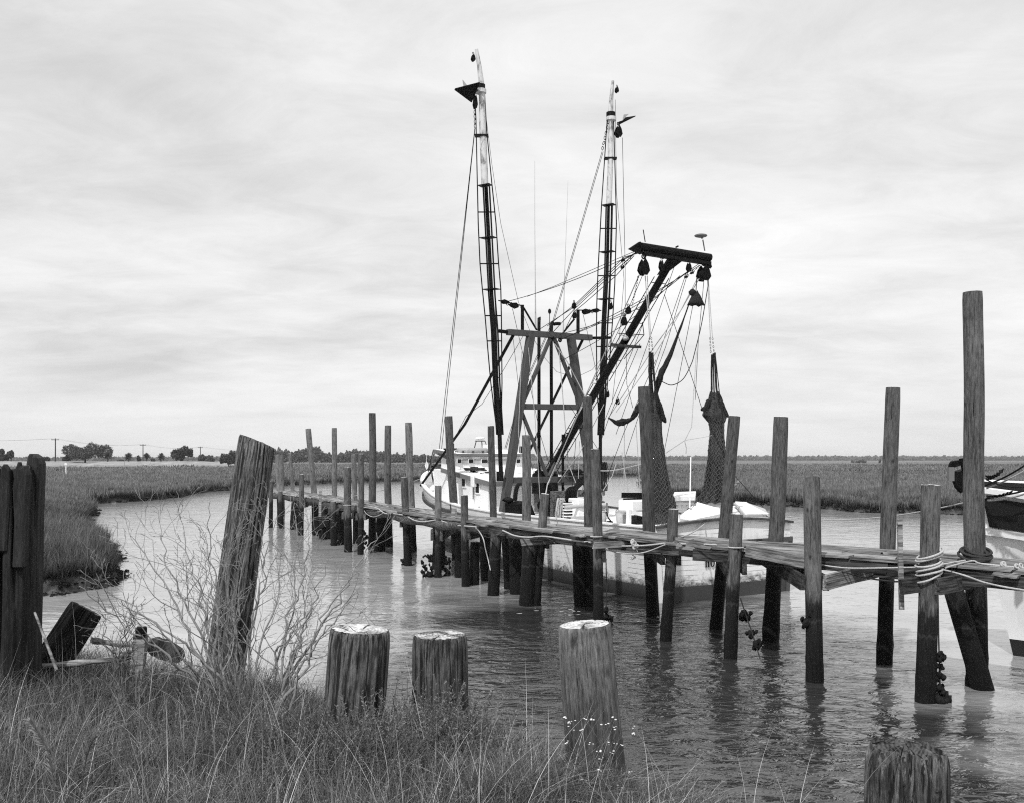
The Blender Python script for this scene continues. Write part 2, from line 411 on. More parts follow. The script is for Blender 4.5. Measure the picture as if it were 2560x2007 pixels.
t = NT('marsh_mud'); z = t.posz()
mud = t.ramp(t.noise(1.6, 8, .7, .5, vec=t.pos()), [(.35, .02), (.5, .05), (.65, .13)])
grs = t.ramp(t.noise(.012, 9, .68, .6, vec=t.pos(), sc=(.35, 2.2, 1)), [(.38, .05), (.48, .12), (.56, .17), (.64, .26)])
w = t.n('ShaderNodeMapRange'); t.l(z, w.inputs[0]); w.inputs[1].default_value = .42; w.inputs[2].default_value = .54
col = t.mix(w.outputs[0], mud, grs)
w2 = t.n('ShaderNodeMapRange'); t.l(z, w2.inputs[0]); w2.inputs[1].default_value = .9; w2.inputs[2].default_value = 1.9
col = t.mix(w2.outputs[0], col, t.ramp(t.noise(.4, 5, .6, 0, vec=t.pos()), [(.3, .2), (.7, .36)]))
t.bump(t.noise(3, 8, .7, 0, vec=t.pos()), .8, .15); MAT['mud'] = t.fin(col, .75, spec=.3)
ter = np_mesh('marsh_ground', np.stack([X, Yy, zt], 1), faces, MAT['mud']); ter['kind'] = 'structure'

t = NT('creek_water')
p = t.pos()
a = t.noise(1.25, 2, .45, .6, vec=p, sc=(1, 1.25, 1), rz=.45)
b = t.noise(4.2, 3, .5, .9, vec=p, sc=(.8, 1.3, 1), rz=.25)
# the wind-ruffled reach before the hull; calmer water to either side
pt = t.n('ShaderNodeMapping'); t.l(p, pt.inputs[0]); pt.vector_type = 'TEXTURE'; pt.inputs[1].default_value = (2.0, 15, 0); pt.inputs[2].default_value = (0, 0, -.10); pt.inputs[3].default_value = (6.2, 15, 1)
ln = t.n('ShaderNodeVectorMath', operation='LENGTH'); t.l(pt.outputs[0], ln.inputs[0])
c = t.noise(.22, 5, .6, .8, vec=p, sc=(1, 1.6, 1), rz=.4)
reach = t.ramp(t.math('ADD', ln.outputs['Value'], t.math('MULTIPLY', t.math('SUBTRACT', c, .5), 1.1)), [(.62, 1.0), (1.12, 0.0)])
amp = t.math('MULTIPLY', t.mix(reach, .30, 1.0), t.ramp(c, [(.32, .7), (.62, 1.1)]))
h = t.math('MULTIPLY', t.math('ADD', t.math('MULTIPLY', a, .62), t.math('MULTIPLY', b, .27)), amp)
t.bump(h, 1.0, .12)
t.b.inputs['IOR'].default_value = 1.95
silt_shade = t.math('MULTIPLY', t.ramp(t.noise(.35, 5, .6, 1.2, vec=p, sc=(1, 1.8, 1)), [(.35, .8), (.65, 1.1)]), t.mix(reach, .36, .032))  # silt tone with shade and sky reflection painted in: dark reach, bright sides
MAT['water'] = t.fin(silt_shade, .035)
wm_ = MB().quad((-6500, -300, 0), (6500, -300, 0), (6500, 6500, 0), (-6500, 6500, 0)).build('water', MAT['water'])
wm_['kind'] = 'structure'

# near bank on which the camera stands
CR = [(-14, 9.6), (-9, 9.2), (-4.6, 8.6), (-3.4, 8.3), (-2.4, 7.75), (-1.7, 7.0), (-1.0, 6.45), (-.3, 6.05), (.35, 5.6), (.9, 5.15), (1.35, 4.6), (1.7, 4.0), (2.1, 3.0), (3.2, 1.6), (5, .6), (9, .0), (14, -.6)]
CRX = np.array([a for a, b in CR]); CRY = np.array([b for a, b in CR])
def bank_d(x, y):
    yc = np.interp(x, CRX, CRY); sl = (np.interp(x+.1, CRX, CRY)-np.interp(x-.1, CRX, CRY))/.2
    return (yc-y)/np.sqrt(1+sl*sl)
def bank_h(x, y):
    d_ = bank_d(x, y)+.12*np.sin(x*3.1+1)+.06*np.sin(x*9.3)
    z = -1.0+2.78*ss((d_+1.3)/1.55)
    return z+.05*np.sin(x*2.2+y*1.7)*ss(d_)+.03*np.sin(x*6.1-y*5)*ss(d_+.5)+.10*ss(d_/3)
gx = np.linspace(-13, 13, 260); gy = np.concatenate([np.linspace(-14, 1.5, 30)[:-1], np.linspace(1.5, 11.2, 150)])
GX, GY = np.meshgrid(gx, gy); gz = bank_h(GX, GY)
ii = np.arange(GX.size).reshape(GX.shape)
t = NT('bank_soil'); n = t.noise(7, 8, .7, .3)
t.bump(n, 1, .05); MAT['soil'] = t.fin(t.ramp(n, [(.35, .01), (.65, .03)]), .9, spec=.1)
bank = np_mesh('bank_ground', np.stack([GX.ravel(), GY.ravel(), gz.ravel()], 1),
               np.stack([ii[:-1, :-1].ravel(), ii[:-1, 1:].ravel(), ii[1:, 1:].ravel(), ii[1:, :-1].ravel()], 1), MAT['soil'])
bank['kind'] = 'structure'

# ------------------------------------------------------------------ scattering (ground cover only)
def leafmat(name, lo, hi, trans=.25, rough=.6, base=0):
    t = NT(name); r = t.rnd(); n = t.noise(.35, 4, .6, .5, vec=t.pos())
    f = t.math('ADD', t.math('MULTIPLY', r, .5), t.math('MULTIPLY', n, .5))
    c = t.ramp(f, [(.25, lo), (.75, hi)])
    if base:      # blade colour darkens towards the root
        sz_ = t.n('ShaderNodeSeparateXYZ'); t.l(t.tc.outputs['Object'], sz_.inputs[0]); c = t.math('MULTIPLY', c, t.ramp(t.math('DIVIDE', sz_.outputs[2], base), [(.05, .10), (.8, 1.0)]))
    t.b.inputs['Transmission Weight'].default_value = 0
    m = t.fin(c, rough, spec=.25)
    if trans:
        tr = t.n('ShaderNodeBsdfTranslucent'); t.l(c, tr.inputs[0]); mx = t.n('ShaderNodeMixShader'); mx.inputs[0].default_value = trans
        t.l(t.b.outputs[0], mx.inputs[1]); t.l(tr.outputs[0], mx.inputs[2]); t.l(mx.outputs[0], t.out.inputs[0])
    return m
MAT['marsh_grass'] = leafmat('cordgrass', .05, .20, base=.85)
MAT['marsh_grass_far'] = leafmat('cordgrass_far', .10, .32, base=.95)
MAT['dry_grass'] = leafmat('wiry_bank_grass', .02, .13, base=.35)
MAT['curl_grass'] = leafmat('curled_dry_grass', .08, .38)
MAT['bright_grass'] = leafmat('bleached_grass_blades', .16, .6, .15)
MAT['weed'] = leafmat('weed_leaves', .045, .26)
MAT['weed_dark'] = leafmat('dark_weed', .02, .07)
MAT['leaf_far'] = leafmat('far_tree_leaves', .03, .085, .15)
MAT['bark'] = simple('far_tree_bark', .05, .9)
MAT['twig'] = simple('bare_twig_bark', .22, .85, .4, 30)
MAT['twig_dark'] = simple('dark_twig_bark', .12, .85, .4, 30)

def variants(name, fn, n, mat):
    c = bpy.data.collections.new(name)
    for i in range(n):
        m = MB(); fn(m, i); o = m.build('%s_%02d' % (name, i), mat); COL.objects.unlink(o); c.objects.link(o)
    return c, n
def scatter(name, pts, scl, rot, var, kind='stuff', label=None):
    coll, n = var
    me = bpy.data.meshes.new(name); me.vertices.add(len(pts)); me.vertices.foreach_set('co', np.asarray(pts, 'f').ravel())
    a = me.attributes.new('scl', 'FLOAT_VECTOR', 'POINT'); a.data.foreach_set('vector', np.asarray(scl, 'f').ravel())
    a = me.attributes.new('rot', 'FLOAT_VECTOR', 'POINT'); a.data.foreach_set('vector', np.asarray(rot, 'f').ravel())
    a = me.attributes.new('pick', 'INT', 'POINT'); a.data.foreach_set('value', np.random.randint(0, n, len(pts)).astype('i'))
    o = bpy.data.objects.new(name, me); COL.objects.link(o)
    g = bpy.data.node_groups.new(name, 'GeometryNodeTree')
    g.interface.new_socket('Geometry', in_out='INPUT', socket_type='NodeSocketGeometry'); g.interface.new_socket('Geometry', in_out='OUTPUT', socket_type='NodeSocketGeometry')
    gi = g.nodes.new('NodeGroupInput'); go = g.nodes.new('NodeGroupOutput'); ip = g.nodes.new('GeometryNodeInstanceOnPoints')
    ci = g.nodes.new('GeometryNodeCollectionInfo'); ci.inputs[0].default_value = coll; ci.inputs[1].default_value = True; ci.inputs[2].default_value = True
    g.links.new(gi.outputs[0], ip.inputs['Points']); g.links.new(ci.outputs[0], ip.inputs['Instance']); ip.inputs['Pick Instance'].default_value = True
    for nm, ty, s in (('pick', 'INT', 'Instance Index'), ('rot', 'FLOAT_VECTOR', 'Rotation'), ('scl', 'FLOAT_VECTOR', 'Scale')):
        na = g.nodes.new('GeometryNodeInputNamedAttribute'); na.data_type = ty; na.inputs[0].default_value = nm; g.links.new(na.outputs[0], ip.inputs[s])
    g.links.new(ip.outputs[0], go.inputs[0])
    md = o.modifiers.new('scatter', 'NODES'); md.node_group = g
    o['kind'] = kind
    if label: o['label'] = label
    return o

def blade(m, base, ang, lean, L, w, curl, seg=4, az2=0):
    """a flat curved blade"""
    dx = Vector((math.cos(ang), math.sin(ang), 0)); side = Vector((-math.sin(ang+az2), math.cos(ang+az2), 0))
    p = Vector(base); a = lean; vs = []
    for i in range(seg+1):
        t_ = i/seg; ww = w*(1-t_**1.6)*.5
        vs += [p-side*ww, p+side*ww] if i < seg else [p]
        p = p+(dx*math.sin(a)+Vector((0, 0, math.cos(a))))*L/seg; a += curl/seg
    fs = [(2*i, 2*i+1, 2*i+3, 2*i+2) for i in range(seg-1)]+[(2*seg-2, 2*seg-1, 2*seg)]
    m.add(vs, fs, True)
def f_marsh(m, i):
    hh = random.uniform(.7, 1.25)
    for k in range(26):
        r = random.uniform(0, .22); a = random.uniform(0, 6.28)
        blade(m, (r*math.cos(a), r*math.sin(a), -.05), a, random.uniform(0, .38), hh*random.uniform(.45, 1.1), random.uniform(.013, .024), random.uniform(0, .9), 3)
def f_marsh_far(m, i):
    for k in range(44):
        r = random.uniform(0, .9)**.7; a = random.uniform(0, 6.28)
        blade(m, (r*math.cos(a), r*math.sin(a), -.05), random.uniform(0, 6.28), random.uniform(0, .25), random.uniform(.6, 1.05), random.uniform(.04, .07), random.uniform(0, .5), 2)
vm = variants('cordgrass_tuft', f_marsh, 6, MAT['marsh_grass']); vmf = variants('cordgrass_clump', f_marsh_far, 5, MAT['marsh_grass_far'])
def marsh_pts(N, y0, y1, u0=-500, u1=3000):
    Y = np.exp(np.random.uniform(math.log(y0), math.log(y1), N)); u = np.random.uniform(u0, u1, N)
    p = np.stack([(u-UC)*Y/FPX, Y], 1); z, s = marsh_h(p)
    k = (s > np.random.uniform(.15, .8, N)) & (z < 1.2); return p[k], z[k], s[k]
def lay(name, N, y0, y1, var, wide, label):
    p, z, s = marsh_pts(N, y0, y1); n = len(p)
    big = .5+.5*np.sin(p[:, 0]*.21+2*np.sin(p[:, 1]*.13))*np.sin(p[:, 1]*.07)
    edge = np.clip(s/2.5, .78, 1)
    hs = (.62+.4*big*np.random.uniform(.6, 1.2, n)+np.random.uniform(-.16, .2, n))*edge
    ws = wide(p[:, 1])*np.random.uniform(.8, 1.2, n)
    lean = np.random.normal(0, .07, (n, 2))
    return scatter(name, np.stack([p[:, 0], p[:, 1], z], 1), np.stack([ws, ws, hs], 1), np.stack([lean[:, 0], lean[:, 1], np.random.uniform(0, 6.28, n)], 1), var, label=label)
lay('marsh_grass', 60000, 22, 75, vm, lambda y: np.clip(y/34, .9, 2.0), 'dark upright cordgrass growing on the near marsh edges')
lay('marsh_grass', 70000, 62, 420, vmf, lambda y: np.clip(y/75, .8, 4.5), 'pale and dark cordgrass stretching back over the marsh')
# low ragged clumps hanging over the mud lip of the near marsh
def f_edge(m, i):
    for k in range(40):
        r = random.uniform(0, .3); a = random.uniform(0, 6.28)
        blade(m, (r*math.cos(a), r*math.sin(a), -.05), a+random.uniform(-.5, .5), random.uniform(.3, 1.2), random.uniform(.25, .6), random.uniform(.01, .02), random.uniform(.5, 1.6), 3)
ve = variants('edge_grass_tuft', f_edge, 4, MAT['marsh_grass'])
p, z, s = marsh_pts(220000, 22, 150); k = (s < 1.0); p, z, s = p[k], z[k], s[k]; n = len(p)
sc_ = np.clip(p[:, 1]/40, .7, 2.2)*np.random.uniform(.7, 1.2, n)
scatter('edge_grass', np.stack([p[:, 0], p[:, 1], z], 1), np.stack([sc_, sc_, sc_*.8], 1), np.stack([np.zeros(n), np.zeros(n), np.random.uniform(0, 6.28, n)], 1), ve, label='ragged low grass hanging over the mud lip of the marsh')
# mud clods and oyster shells along the lip
def f_clod(m, i):
    for k in range(7): m.ball((random.uniform(-.25, .25), random.uniform(-.25, .25), random.uniform(-.04, .06)), random.uniform(.04, .12), 6, 4, (1, 1, .6), .35)
vc = variants('mud_clod', f_clod, 4, MAT['oyster'])
p, z, s = marsh_pts(160000, 22, 150)
q = np.random.uniform(0, 1, 200000); Y_ = np.exp(np.random.uniform(math.log(22), math.log(150), 200000)); u_ = np.random.uniform(-100, 2900, 200000)
p = np.stack([(u_-UC)*Y_/FPX, Y_], 1); z, s = marsh_h(p); k = (s > -.28) & (s < .3) & (np.random.uniform(0, 1, len(s)) < .5); p, z = p[k], z[k]; n = len(p)
sc_ = np.clip(p[:, 1]/40, .6, 1.8)*np.random.uniform(.25, .7, n)
scatter('oyster_shells', np.stack([p[:, 0], p[:, 1], np.maximum(z, -.05)], 1), np.stack([sc_]*3, 1), np.stack([np.zeros(n), np.zeros(n), np.random.uniform(0, 6.28, n)], 1), vc, label='dark mud clods and oyster shells along the waterline of the marsh')

# ------------------------------------------------------------------ far trees
def crown_mb(m, lobes, count, size):
    vol = [l[3]*l[4]*l[5] for l in lobes]; tot = sum(vol)
    for (cx_, cy_, cz_, rx, ry, rz), v in zip(lobes, vol):
        for k in range(int(count*v/tot)+8):
            a = random.uniform(0, 6.28); c_ = random.uniform(-.75, 1); s_ = math.sqrt(1-c_*c_); r = random.uniform(.45, 1.0)**.5*random.uniform(.85, 1.08)
            q = Vector((cx_+rx*r*s_*math.cos(a), cy_+ry*r*s_*math.sin(a), cz_+rz*r*c_))
            ax = Vector((random.gauss(0, 1), random.gauss(0, 1), random.gauss(0, 1))).normalized(); ay = ax.orthogonal().normalized()
            sz = size*random.uniform(.5, 1.3); m.quad(q-ax*sz, q+ay*sz*.6, q+ax*sz, q-ay*sz*.6)
def far_tree(name, u, vb, vt, w_px, Y, label, cat, lobes=7, kind='tree', group='trees beyond the marsh', leaf=.30, cnt=2600, zb=None):
    base = P(u, vb, Y); H = 1.08*(vb-vt)*Y/FPX; Wd = 1.12*w_px*Y/FPX
    root = empty(name, base, label, cat, group)
    rnd = random.Random(int(u*7)); tr = MB(); cr = MB()
    if kind == 'palm':
        tr.tube([base-Vector((0, 0, 1.2)), base+Vector((.1, 0, H*.62))], [.25, .2], 6)
        c0 = base+Vector((.1, 0, H*.62))
        for k in range(150):
            a = random.uniform(0, 6.28); e = random.uniform(-.9, 1.5); L = Wd*.5*random.uniform(.75, 1.05)
            dr = Vector((math.cos(a)*math.cos(e), math.sin(a)*math.cos(e), math.sin(e))); sd_ = dr.orthogonal().normalized()*L*.1
            pts = c0+dr*L*.35; en = c0+dr*L-Vector((0, 0, L*.12))
            cr.quad(c0, pts-sd_, en, pts+sd_)
    else:
        tr.tube([base-Vector((0, 0, 1.2)), base+Vector((0, 0, H*.28)), base+Vector((.2, 0, H*.5))], [H*.045, H*.035, H*.02], 7)
        ls = []
        for k in range(lobes):
            x = rnd.uniform(-.5, .5)*Wd*.72; hz = H*(.42+rnd.uniform(-.16, .34)*(1-abs(x)/(Wd*.55)))
            if kind == 'bush': hz = H*rnd.uniform(.25, .55)
            rx = Wd*rnd.uniform(.11, .2); rz = H*rnd.uniform(.2, .32)
            if kind == 'bush': rz = H*rnd.uniform(.25, .42)
            ls.append((base.x+x, base.y+rnd.uniform(-.3, .3)*Wd, base.z+hz, rx, rx, min(rz, H-hz)))
            if kind == 'tree': tr.tube([base+Vector((0, 0, H*.25)), base+Vector((x*.5, 0, H*.38)), Vector((base.x+x, base.y, base.z+hz))], [H*.02, H*.014, H*.005], 5)
        crown_mb(cr, ls, cnt, leaf)
        if kind == 'bush' : pass
    tr.build('trunk', MAT['bark'], root); cr.build('crown', MAT['leaf_far'], root)
    return root
YT = 300
far_tree('live_oak', 213, 1156, 1103, 112, YT, 'broad spreading oak with a domed crown, largest tree on the left causeway', 'tree', 12, cnt=5200)
far_tree('live_oak', 452, 1156, 1112, 62, YT, 'loose open-crowned oak standing alone right of the small palms', 'tree', 8, cnt=2200)
far_tree('live_oak', 6, 1156, 1119, 46, YT, 'tall dark tree cut by the left edge of the photo', 'tree', 6)
far_tree('round_tree', 28, 1156, 1123, 28, YT, 'small rounded tree just behind the broken post at far left', 'tree', 5, cnt=1400)
far_tree('roadside_bush', 110, 1156, 1139, 34, YT, 'low flat bush under the tallest utility pole', 'bush', 5, 'bush', cnt=700)
far_tree('roadside_bush', 164, 1156, 1133, 26, YT, 'low bush against the left side of the broad oak', 'bush', 4, 'bush', cnt=700)
far_tree('cabbage_palm', 269, 1157, 1128, 25, YT, 'leaning round-headed palm directly right of the broad oak', 'palm tree', kind='palm')
far_tree('roadside_bush', 298, 1156, 1146, 26, YT, 'lowest dark bush between the first two palms', 'bush', 4, 'bush', cnt=500)
far_tree('cabbage_palm', 321, 1157, 1132, 23, YT, 'round-headed palm standing apart in the middle of the causeway', 'palm tree', kind='palm')
far_tree('roadside_bush', 347, 1156, 1134, 20, YT, 'dark bush left of the pole with the second crossarm', 'bush', 4, 'bush', cnt=600)
far_tree('cabbage_palm', 366, 1157, 1131, 21, YT, 'palm behind the second utility pole', 'palm tree', kind='palm')
far_tree('roadside_bush', 386, 1156, 1142, 18, YT, 'small bush between two palms right of the second pole', 'bush', 3, 'bush', cnt=400)
far_tree('cabbage_palm', 402, 1157, 1133, 22, YT, 'palm nearest the loose open-crowned oak', 'palm tree', kind='palm')
far_tree('roadside_bush', 516, 1158, 1129, 44, YT, 'wide dark thicket under the third utility pole', 'bush', 6, 'bush', cnt=1600)
far_tree('cedar_tree', 572, 1161, 1126, 44, 270, 'dark bushy cedar beside the leaning foreground piling', 'tree', 8, 'bush', cnt=2200)
far_tree('cedar_tree', 592, 1162, 1129, 26, 270, 'smaller cedar half hidden by the leaning foreground piling', 'tree', 5, 'bush', cnt=1200)
for u, vb, vt, w_, lb in ((2147, 1157, 1148, 30, 'low wide bush out on the open marsh at right'), (2160, 1157, 1146, 14, 'taller round bush beside the low wide marsh bush'),
                          (2199, 1158, 1147, 6, 'tiny pointed shrub alone on the right marsh'), (2233, 1157, 1145, 20, 'dark bush behind the tall right piling with the flat top'),
                          (2390, 1157, 1148, 20, 'bush seen just above the anchor of the right-hand boat')):
    far_tree('marsh_bush', u, vb, vt, w_, 700, lb, 'bush', 4, 'bush', group='bushes far out on the marsh', leaf=.5, cnt=500)

def woods(name, prof, Y, vb, depth, n, leaf, label):
    m = MB(); us = [a for a, b in prof]; vs_ = [b for a, b in prof]
    for k in range(n):
        u = random.uniform(us[0], us[-1]); top = np.interp(u, us, vs_)
        YY = Y+random.uniform(0, depth)
        bumpy = 1-.22*abs(math.sin(u*.11+math.sin(u*.037)*3))-.1*abs(math.sin(u*.37))
        H = 1.3*(vb-top)*Y/FPX*bumpy*(.82+.18*random.random()**.3); z = EYE-(vb-VH)*Y/FPX+H*random.uniform(0, 1)**.75
        q = Vector(((u-UC)*YY/FPX, YY, z))
        ax = Vector((random.gauss(0, 1), random.gauss(0, 1), random.gauss(0, 1))).normalized(); ay = ax.orthogonal().normalized()
        s_ = leaf*random.uniform(.5, 1.4); m.quad(q-ax*s_, q+ay*s_*.7, q+ax*s_, q-ay*s_*.7)
    o = m.build(name, MAT['leaf_far']); o['kind'] = 'stuff'; o['label'] = label; return o
woods('distant_woodland', [(585, 1128), (640, 1124), (700, 1123), (725, 1128), (760, 1121), (785, 1117), (800, 1124), (820, 1134), (850, 1134), (875, 1126), (890, 1124), (920, 1125), (950, 1128), (980, 1133), (1030, 1139), (1060, 1137), (1100, 1140), (1160, 1142), (1250, 1143)],
      480, 1155, 40, 26000, .55, 'dark rounded woodland across the marsh behind the pier')
woods('far_woodland', [(1040, 1141), (1300, 1140), (1600, 1141), (1900, 1140.5), (2200, 1140), (2560, 1141), (3000, 1141)], 1700, 1152, 120, 26000, 2.6, 'low hazy line of woodland on the horizon at right')
woods('far_woodland', [(-300, 1143), (60, 1144), (500, 1143), (900, 1139)], 1400, 1152, 120, 9000, 2.6, 'faint low treeline beyond the causeway at left')

# utility poles and their line
tops = []
for (u, vt, Y, lb) in ((138.5, 1097, 300, 'tallest wooden utility pole, standing left of the broad oak'), (357.5, 1111, 372, 'middle utility pole rising behind the palms'),
                       (501, 1117, 430, 'farthest and shortest utility pole, above the dark thicket')):
    b_ = P(u, 1156, Y); tp = P(u, vt, Y); r_ = empty('utility_pole', b_, lb, 'utility pole', 'utility poles along the causeway')
    MB().tube([b_-Vector((0, 0, 1)), tp+Vector((0, 0, .3))], [.22, .16], 8).build('pole', MAT['bark'], r_)
    MB().box(tp-Vector((0, .25, .15)), 1.15, .09, .1).build('crossarm', MAT['bark'], r_)
    for dx in (-1, 0, 1): MB().tube([tp+Vector((dx, -.25, -.05)), tp+Vector((dx, -.25, .22))], .08, 6).build('insulator', MAT['boxgrey'], r_)
    tops.append(tp+Vector((0, -.25, .2)))
tops = [P(-420, 1087, 250)]+tops+[P(700, 1124, 520)]
pw = MB()
for a_, b_ in zip(tops[:-1], tops[1:]):
    for dx in (-1, 0, 1): pw.tube(sag(a_+Vector((dx, 0, 0)), b_+Vector((dx, 0, 0)), 1.1), .011, 3, False)
tag(pw.build('power_line', MAT['wire'], origin=tops[0]), 'thin sagging power wires strung between the utility poles', 'power line')
b_ = P(165, 1172, 150); m = MB(); m.tube([b_-Vector((0, 0, 1.0)), b_+Vector((0, 0, 1.0))], .09, 8); m.box(b_+Vector((0, -.1, .8)), .2, .02, .16)
tag(m.build('marker_post', MAT['white'], origin=b_), 'small white marker post standing in the left marsh', 'post')

hm = bpy.data.materials.new('haze'); hm.use_nodes = True; hm.node_tree.nodes.clear()
ho = hm.node_tree.nodes.new('ShaderNodeOutputMaterial'); hv = hm.node_tree.nodes.new('ShaderNodeVolumePrincipled'); hm.node_tree.links.new(hv.outputs[0], ho.inputs['Volume'])
hv.inputs['Color'].default_value = (.9, .9, .9, 1); hv.inputs['Density'].default_value = .00016; hv.inputs['Anisotropy'].default_value = .2
hm.cycles.homogeneous_volume = True
HZ = MB().box((0, 3100, 9.25), 6600, 3500, 11.25).build('haze', hm); HZ['kind'] = 'stuff'; HZ['label'] = 'thin pale sea haze lying over the whole marsh'
# ------------------------------------------------------------------ pilings
def crack_field(seed, n):
    r = random.Random(seed)
    return [(r.uniform(0, 6.283), r.uniform(-.2, 1.0), r.uniform(.25, 1.1), r.uniform(.03, .085), r.uniform(.4, 1.0), r.uniform(0, 50)) for _ in range(n)]
def post_mesh(m, L, r0, r1, seed, nseg=20, nz=30, rough=.06, cracks=(), depth=0., wob=.05, barn=None, top='flat', flare=0, jag=0, bend=0, slant=(0, 0), erode=0):
    """timber along +Z from 0 to L; r0 at the foot, r1 at the head; barn = local height below which shells grow"""
    vs = []; sd = Vector((seed*3.7, seed*1.3, seed*.7))
    for i in range(nz+1):
        tt = i/nz; z = L*tt
        r = r0+(r1-r0)*tt
        bx = wob*noise.noise(Vector((seed, z*.35, 0)))+bend*math.sin(tt*math.pi); by = wob*noise.noise(Vector((seed+9, z*.35, 4)))
        for k in range(nseg):
            a = 2*math.pi*k/nseg; ca, sa = math.cos(a), math.sin(a)
            q = r*(1+rough*noise.noise(Vector((ca*1.2, sa*1.2, z*.9))+sd)+rough*.5*noise.noise(Vector((ca*4, sa*4, z*1.2))+sd))
            if depth:
                q -= depth*.3*max(0, noise.noise(Vector((ca*9, sa*9, z*1.1))+sd)+.15)
                for (ca_, z0, ln, w_, dp, ph) in cracks:
                    if z0 < z/L < z0+ln:
                        dd = (a-ca_-.10*noise.noise(Vector((z*1.6, ph, 0)))+math.pi) % (2*math.pi)-math.pi
                        e = min(1, (z/L-z0)*6, (z0+ln-z/L)*6+.2)
                        q -= depth*dp*e*math.exp(-(dd/w_)**2)
            if barn is not None and z < barn+.12*noise.noise(Vector((ca*2, sa*2, seed))):
                q += .022*max(0, noise.noise(Vector((ca*5, sa*5, z*8))+sd)+.25)
            if erode and tt > .9:
                q *= 1-erode*(1+.9*noise.noise(Vector((ca*4, sa*4, seed))))*max(0, (tt-.9-.06*noise.noise(Vector((ca*7, sa*7, seed+2))))/.1)**2.2
            zz_ = z
            if i == nz:
                zz_ += jag*noise.noise(Vector((ca*3, sa*3, seed)))*1.6
            f = tt if i < nz else 1
            zz_ += (slant[0]*ca+slant[1]*sa)*q*max(0, (tt-.8)/.2) if tt > .8 else 0
            if i == nz and top != 'jag': q *= .955; 
            vs.append((bx+q*ca, by+q*sa, zz_))
    fs = [(i*nseg+k, i*nseg+(k+1) % nseg, (i+1)*nseg+(k+1) % nseg, (i+1)*nseg+k) for i in range(nz) for k in range(nseg)]
    m.add(vs, fs, True); ring = vs[-nseg:]
    return ring, (bx, by)
def cap_mesh(m, ring, c, seed, domed=.0, rag=.006, hole=None, inset=.0):
    n = len(ring); cx_ = sum(p[0] for p in ring)/n; cy_ = sum(p[1] for p in ring)/n; cz_ = sum(p[2] for p in ring)/n
    vs = list(ring); R = 6
    for j in range(1, R):
        f = 1-j/R
        for p in ring:
            x = cx_+(p[0]-cx_)*f; y = cy_+(p[1]-cy_)*f; z = cz_+(p[2]-cz_)*f
            z += domed*(1-f*f)+rag*noise.noise(Vector((x*30, y*30, seed)))*1.5
            if hole:
                d = math.hypot(x-cx_-hole[0], y-cy_-hole[1]); z -= hole[2]*math.exp(-(d/hole[3])**2)
            vs.append((x, y, z))
    vs.append((cx_, cy_, cz_+domed))
    fs = [(j*n+k, j*n+(k+1) % n, (j+1)*n+(k+1) % n, (j+1)*n+k) for j in range(R-1) for k in range(n)]
    fs += [((R-1)*n+k, (R-1)*n+(k+1) % n, R*n) for k in range(n)]
    m.add(vs, fs, False)
def place_axis(o, a, b):
    o.location = a; o.rotation_euler = (Vector(b)-Vector(a)).to_track_quat('Z', 'Y').to_euler()

PO = {}
def piling(pid, ut, vt, ub, vb, mode, w, label, mat='post', z_deck=None, cat='piling', group='mooring pilings along the pier', hi=False, topm='top', taper=1.06, jag=.0, **kw):
    if mode == 'w': Y = EYE*FPX/(vb-VH)
    elif mode == 'd': Y = (EYE-(z_deck or 2.0))*FPX/(vb-VH)
    else: Y = mode
    tp = P(ut, vt, Y); bs = P(ub, vb, Y); ax = (bs-tp).normalized()
    foot = tp+ax*((tp.z+1.3)/max(.3, -ax.z)); L = (tp-foot).length
    r = w*Y/FPX/2
    root = empty('piling', foot, label, cat, group)
    m = MB(); sdv_ = (hash((round(ut), round(vt))) % 997)/31.0
    sdv_ = (ut*1.7+vt*.9) % 37
    ring, c = post_mesh(m, L, r*taper, r*.98, sdv_, barn=1.3+.42, jag=jag, **kw)
    m2 = MB(); cap_mesh(m2, ring, c, sdv_, domed=.01)
    sh = m.build('shaft', MAT[mat]); tpo = m2.build('end_grain', MAT[topm])
    q = (tp-foot).to_track_quat('Z', 'Y').to_euler()
    for o in (sh, tpo): o.parent = root
    root.rotation_euler = q
    PO[pid] = dict(foot=foot, top=tp, Y=Y, r=r, root=root, ax=-ax)
    return root
def at_z(pid, z):
    p = PO[pid]; k = (z-p['foot'].z)/p['ax'].z; return p['foot']+p['ax']*k
zd_far = 1.8
piling(1, 693, 1136, 697, 1213, 'd', 10.5, 'pale thin piling at the far end of the pier, nearest the leaning foreground piling', z_deck=zd_far, mat='post_pale')
piling(2, 703, 1136, 705, 1218, 'd', 12, 'right one of the twin thin pilings at the far end of the pier', z_deck=zd_far, mat='post_pale')
piling(3, 724, 1132, 732, 1226, 'd', 9.5, 'slim piling leaning left, just right of the twin far pilings', z_deck=zd_far, mat='post_pale')
piling(4, 771, 1071, 786, 1231, 'd', 14, 'tall far piling leaning left with a pale worn streak near the deck', z_deck=zd_far, mat='post_pale')
piling(5, 754, 1185, 752, 1337, 'w', 12.5, 'short piling on the near side in front of the leaning far piling')
piling(6, 701, 1227, 703, 1320, 'w', 11, 'cut off stub of a piling on the near side below the twin far pilings')
piling(7, 835, 1069, 836, 1240, 'd', 13, 'tall straight slim piling alone between the leaning far piling and the low cluster', z_deck=zd_far, mat='post_pale')
piling(8, 833, 1253, 836, 1363, 'w', 15, 'squat piling ending under the deck edge below the tall slim one')
piling(10, 869, 1168, 870, 1379, 'w', 19, 'stocky piling with a dark split knot, left one of the low cluster of three')
piling(11, 884, 1136, 887, 1251, 'd', 12.5, 'middle piling of the low cluster, standing behind the deck', z_deck=zd_far, mat='post_pale')
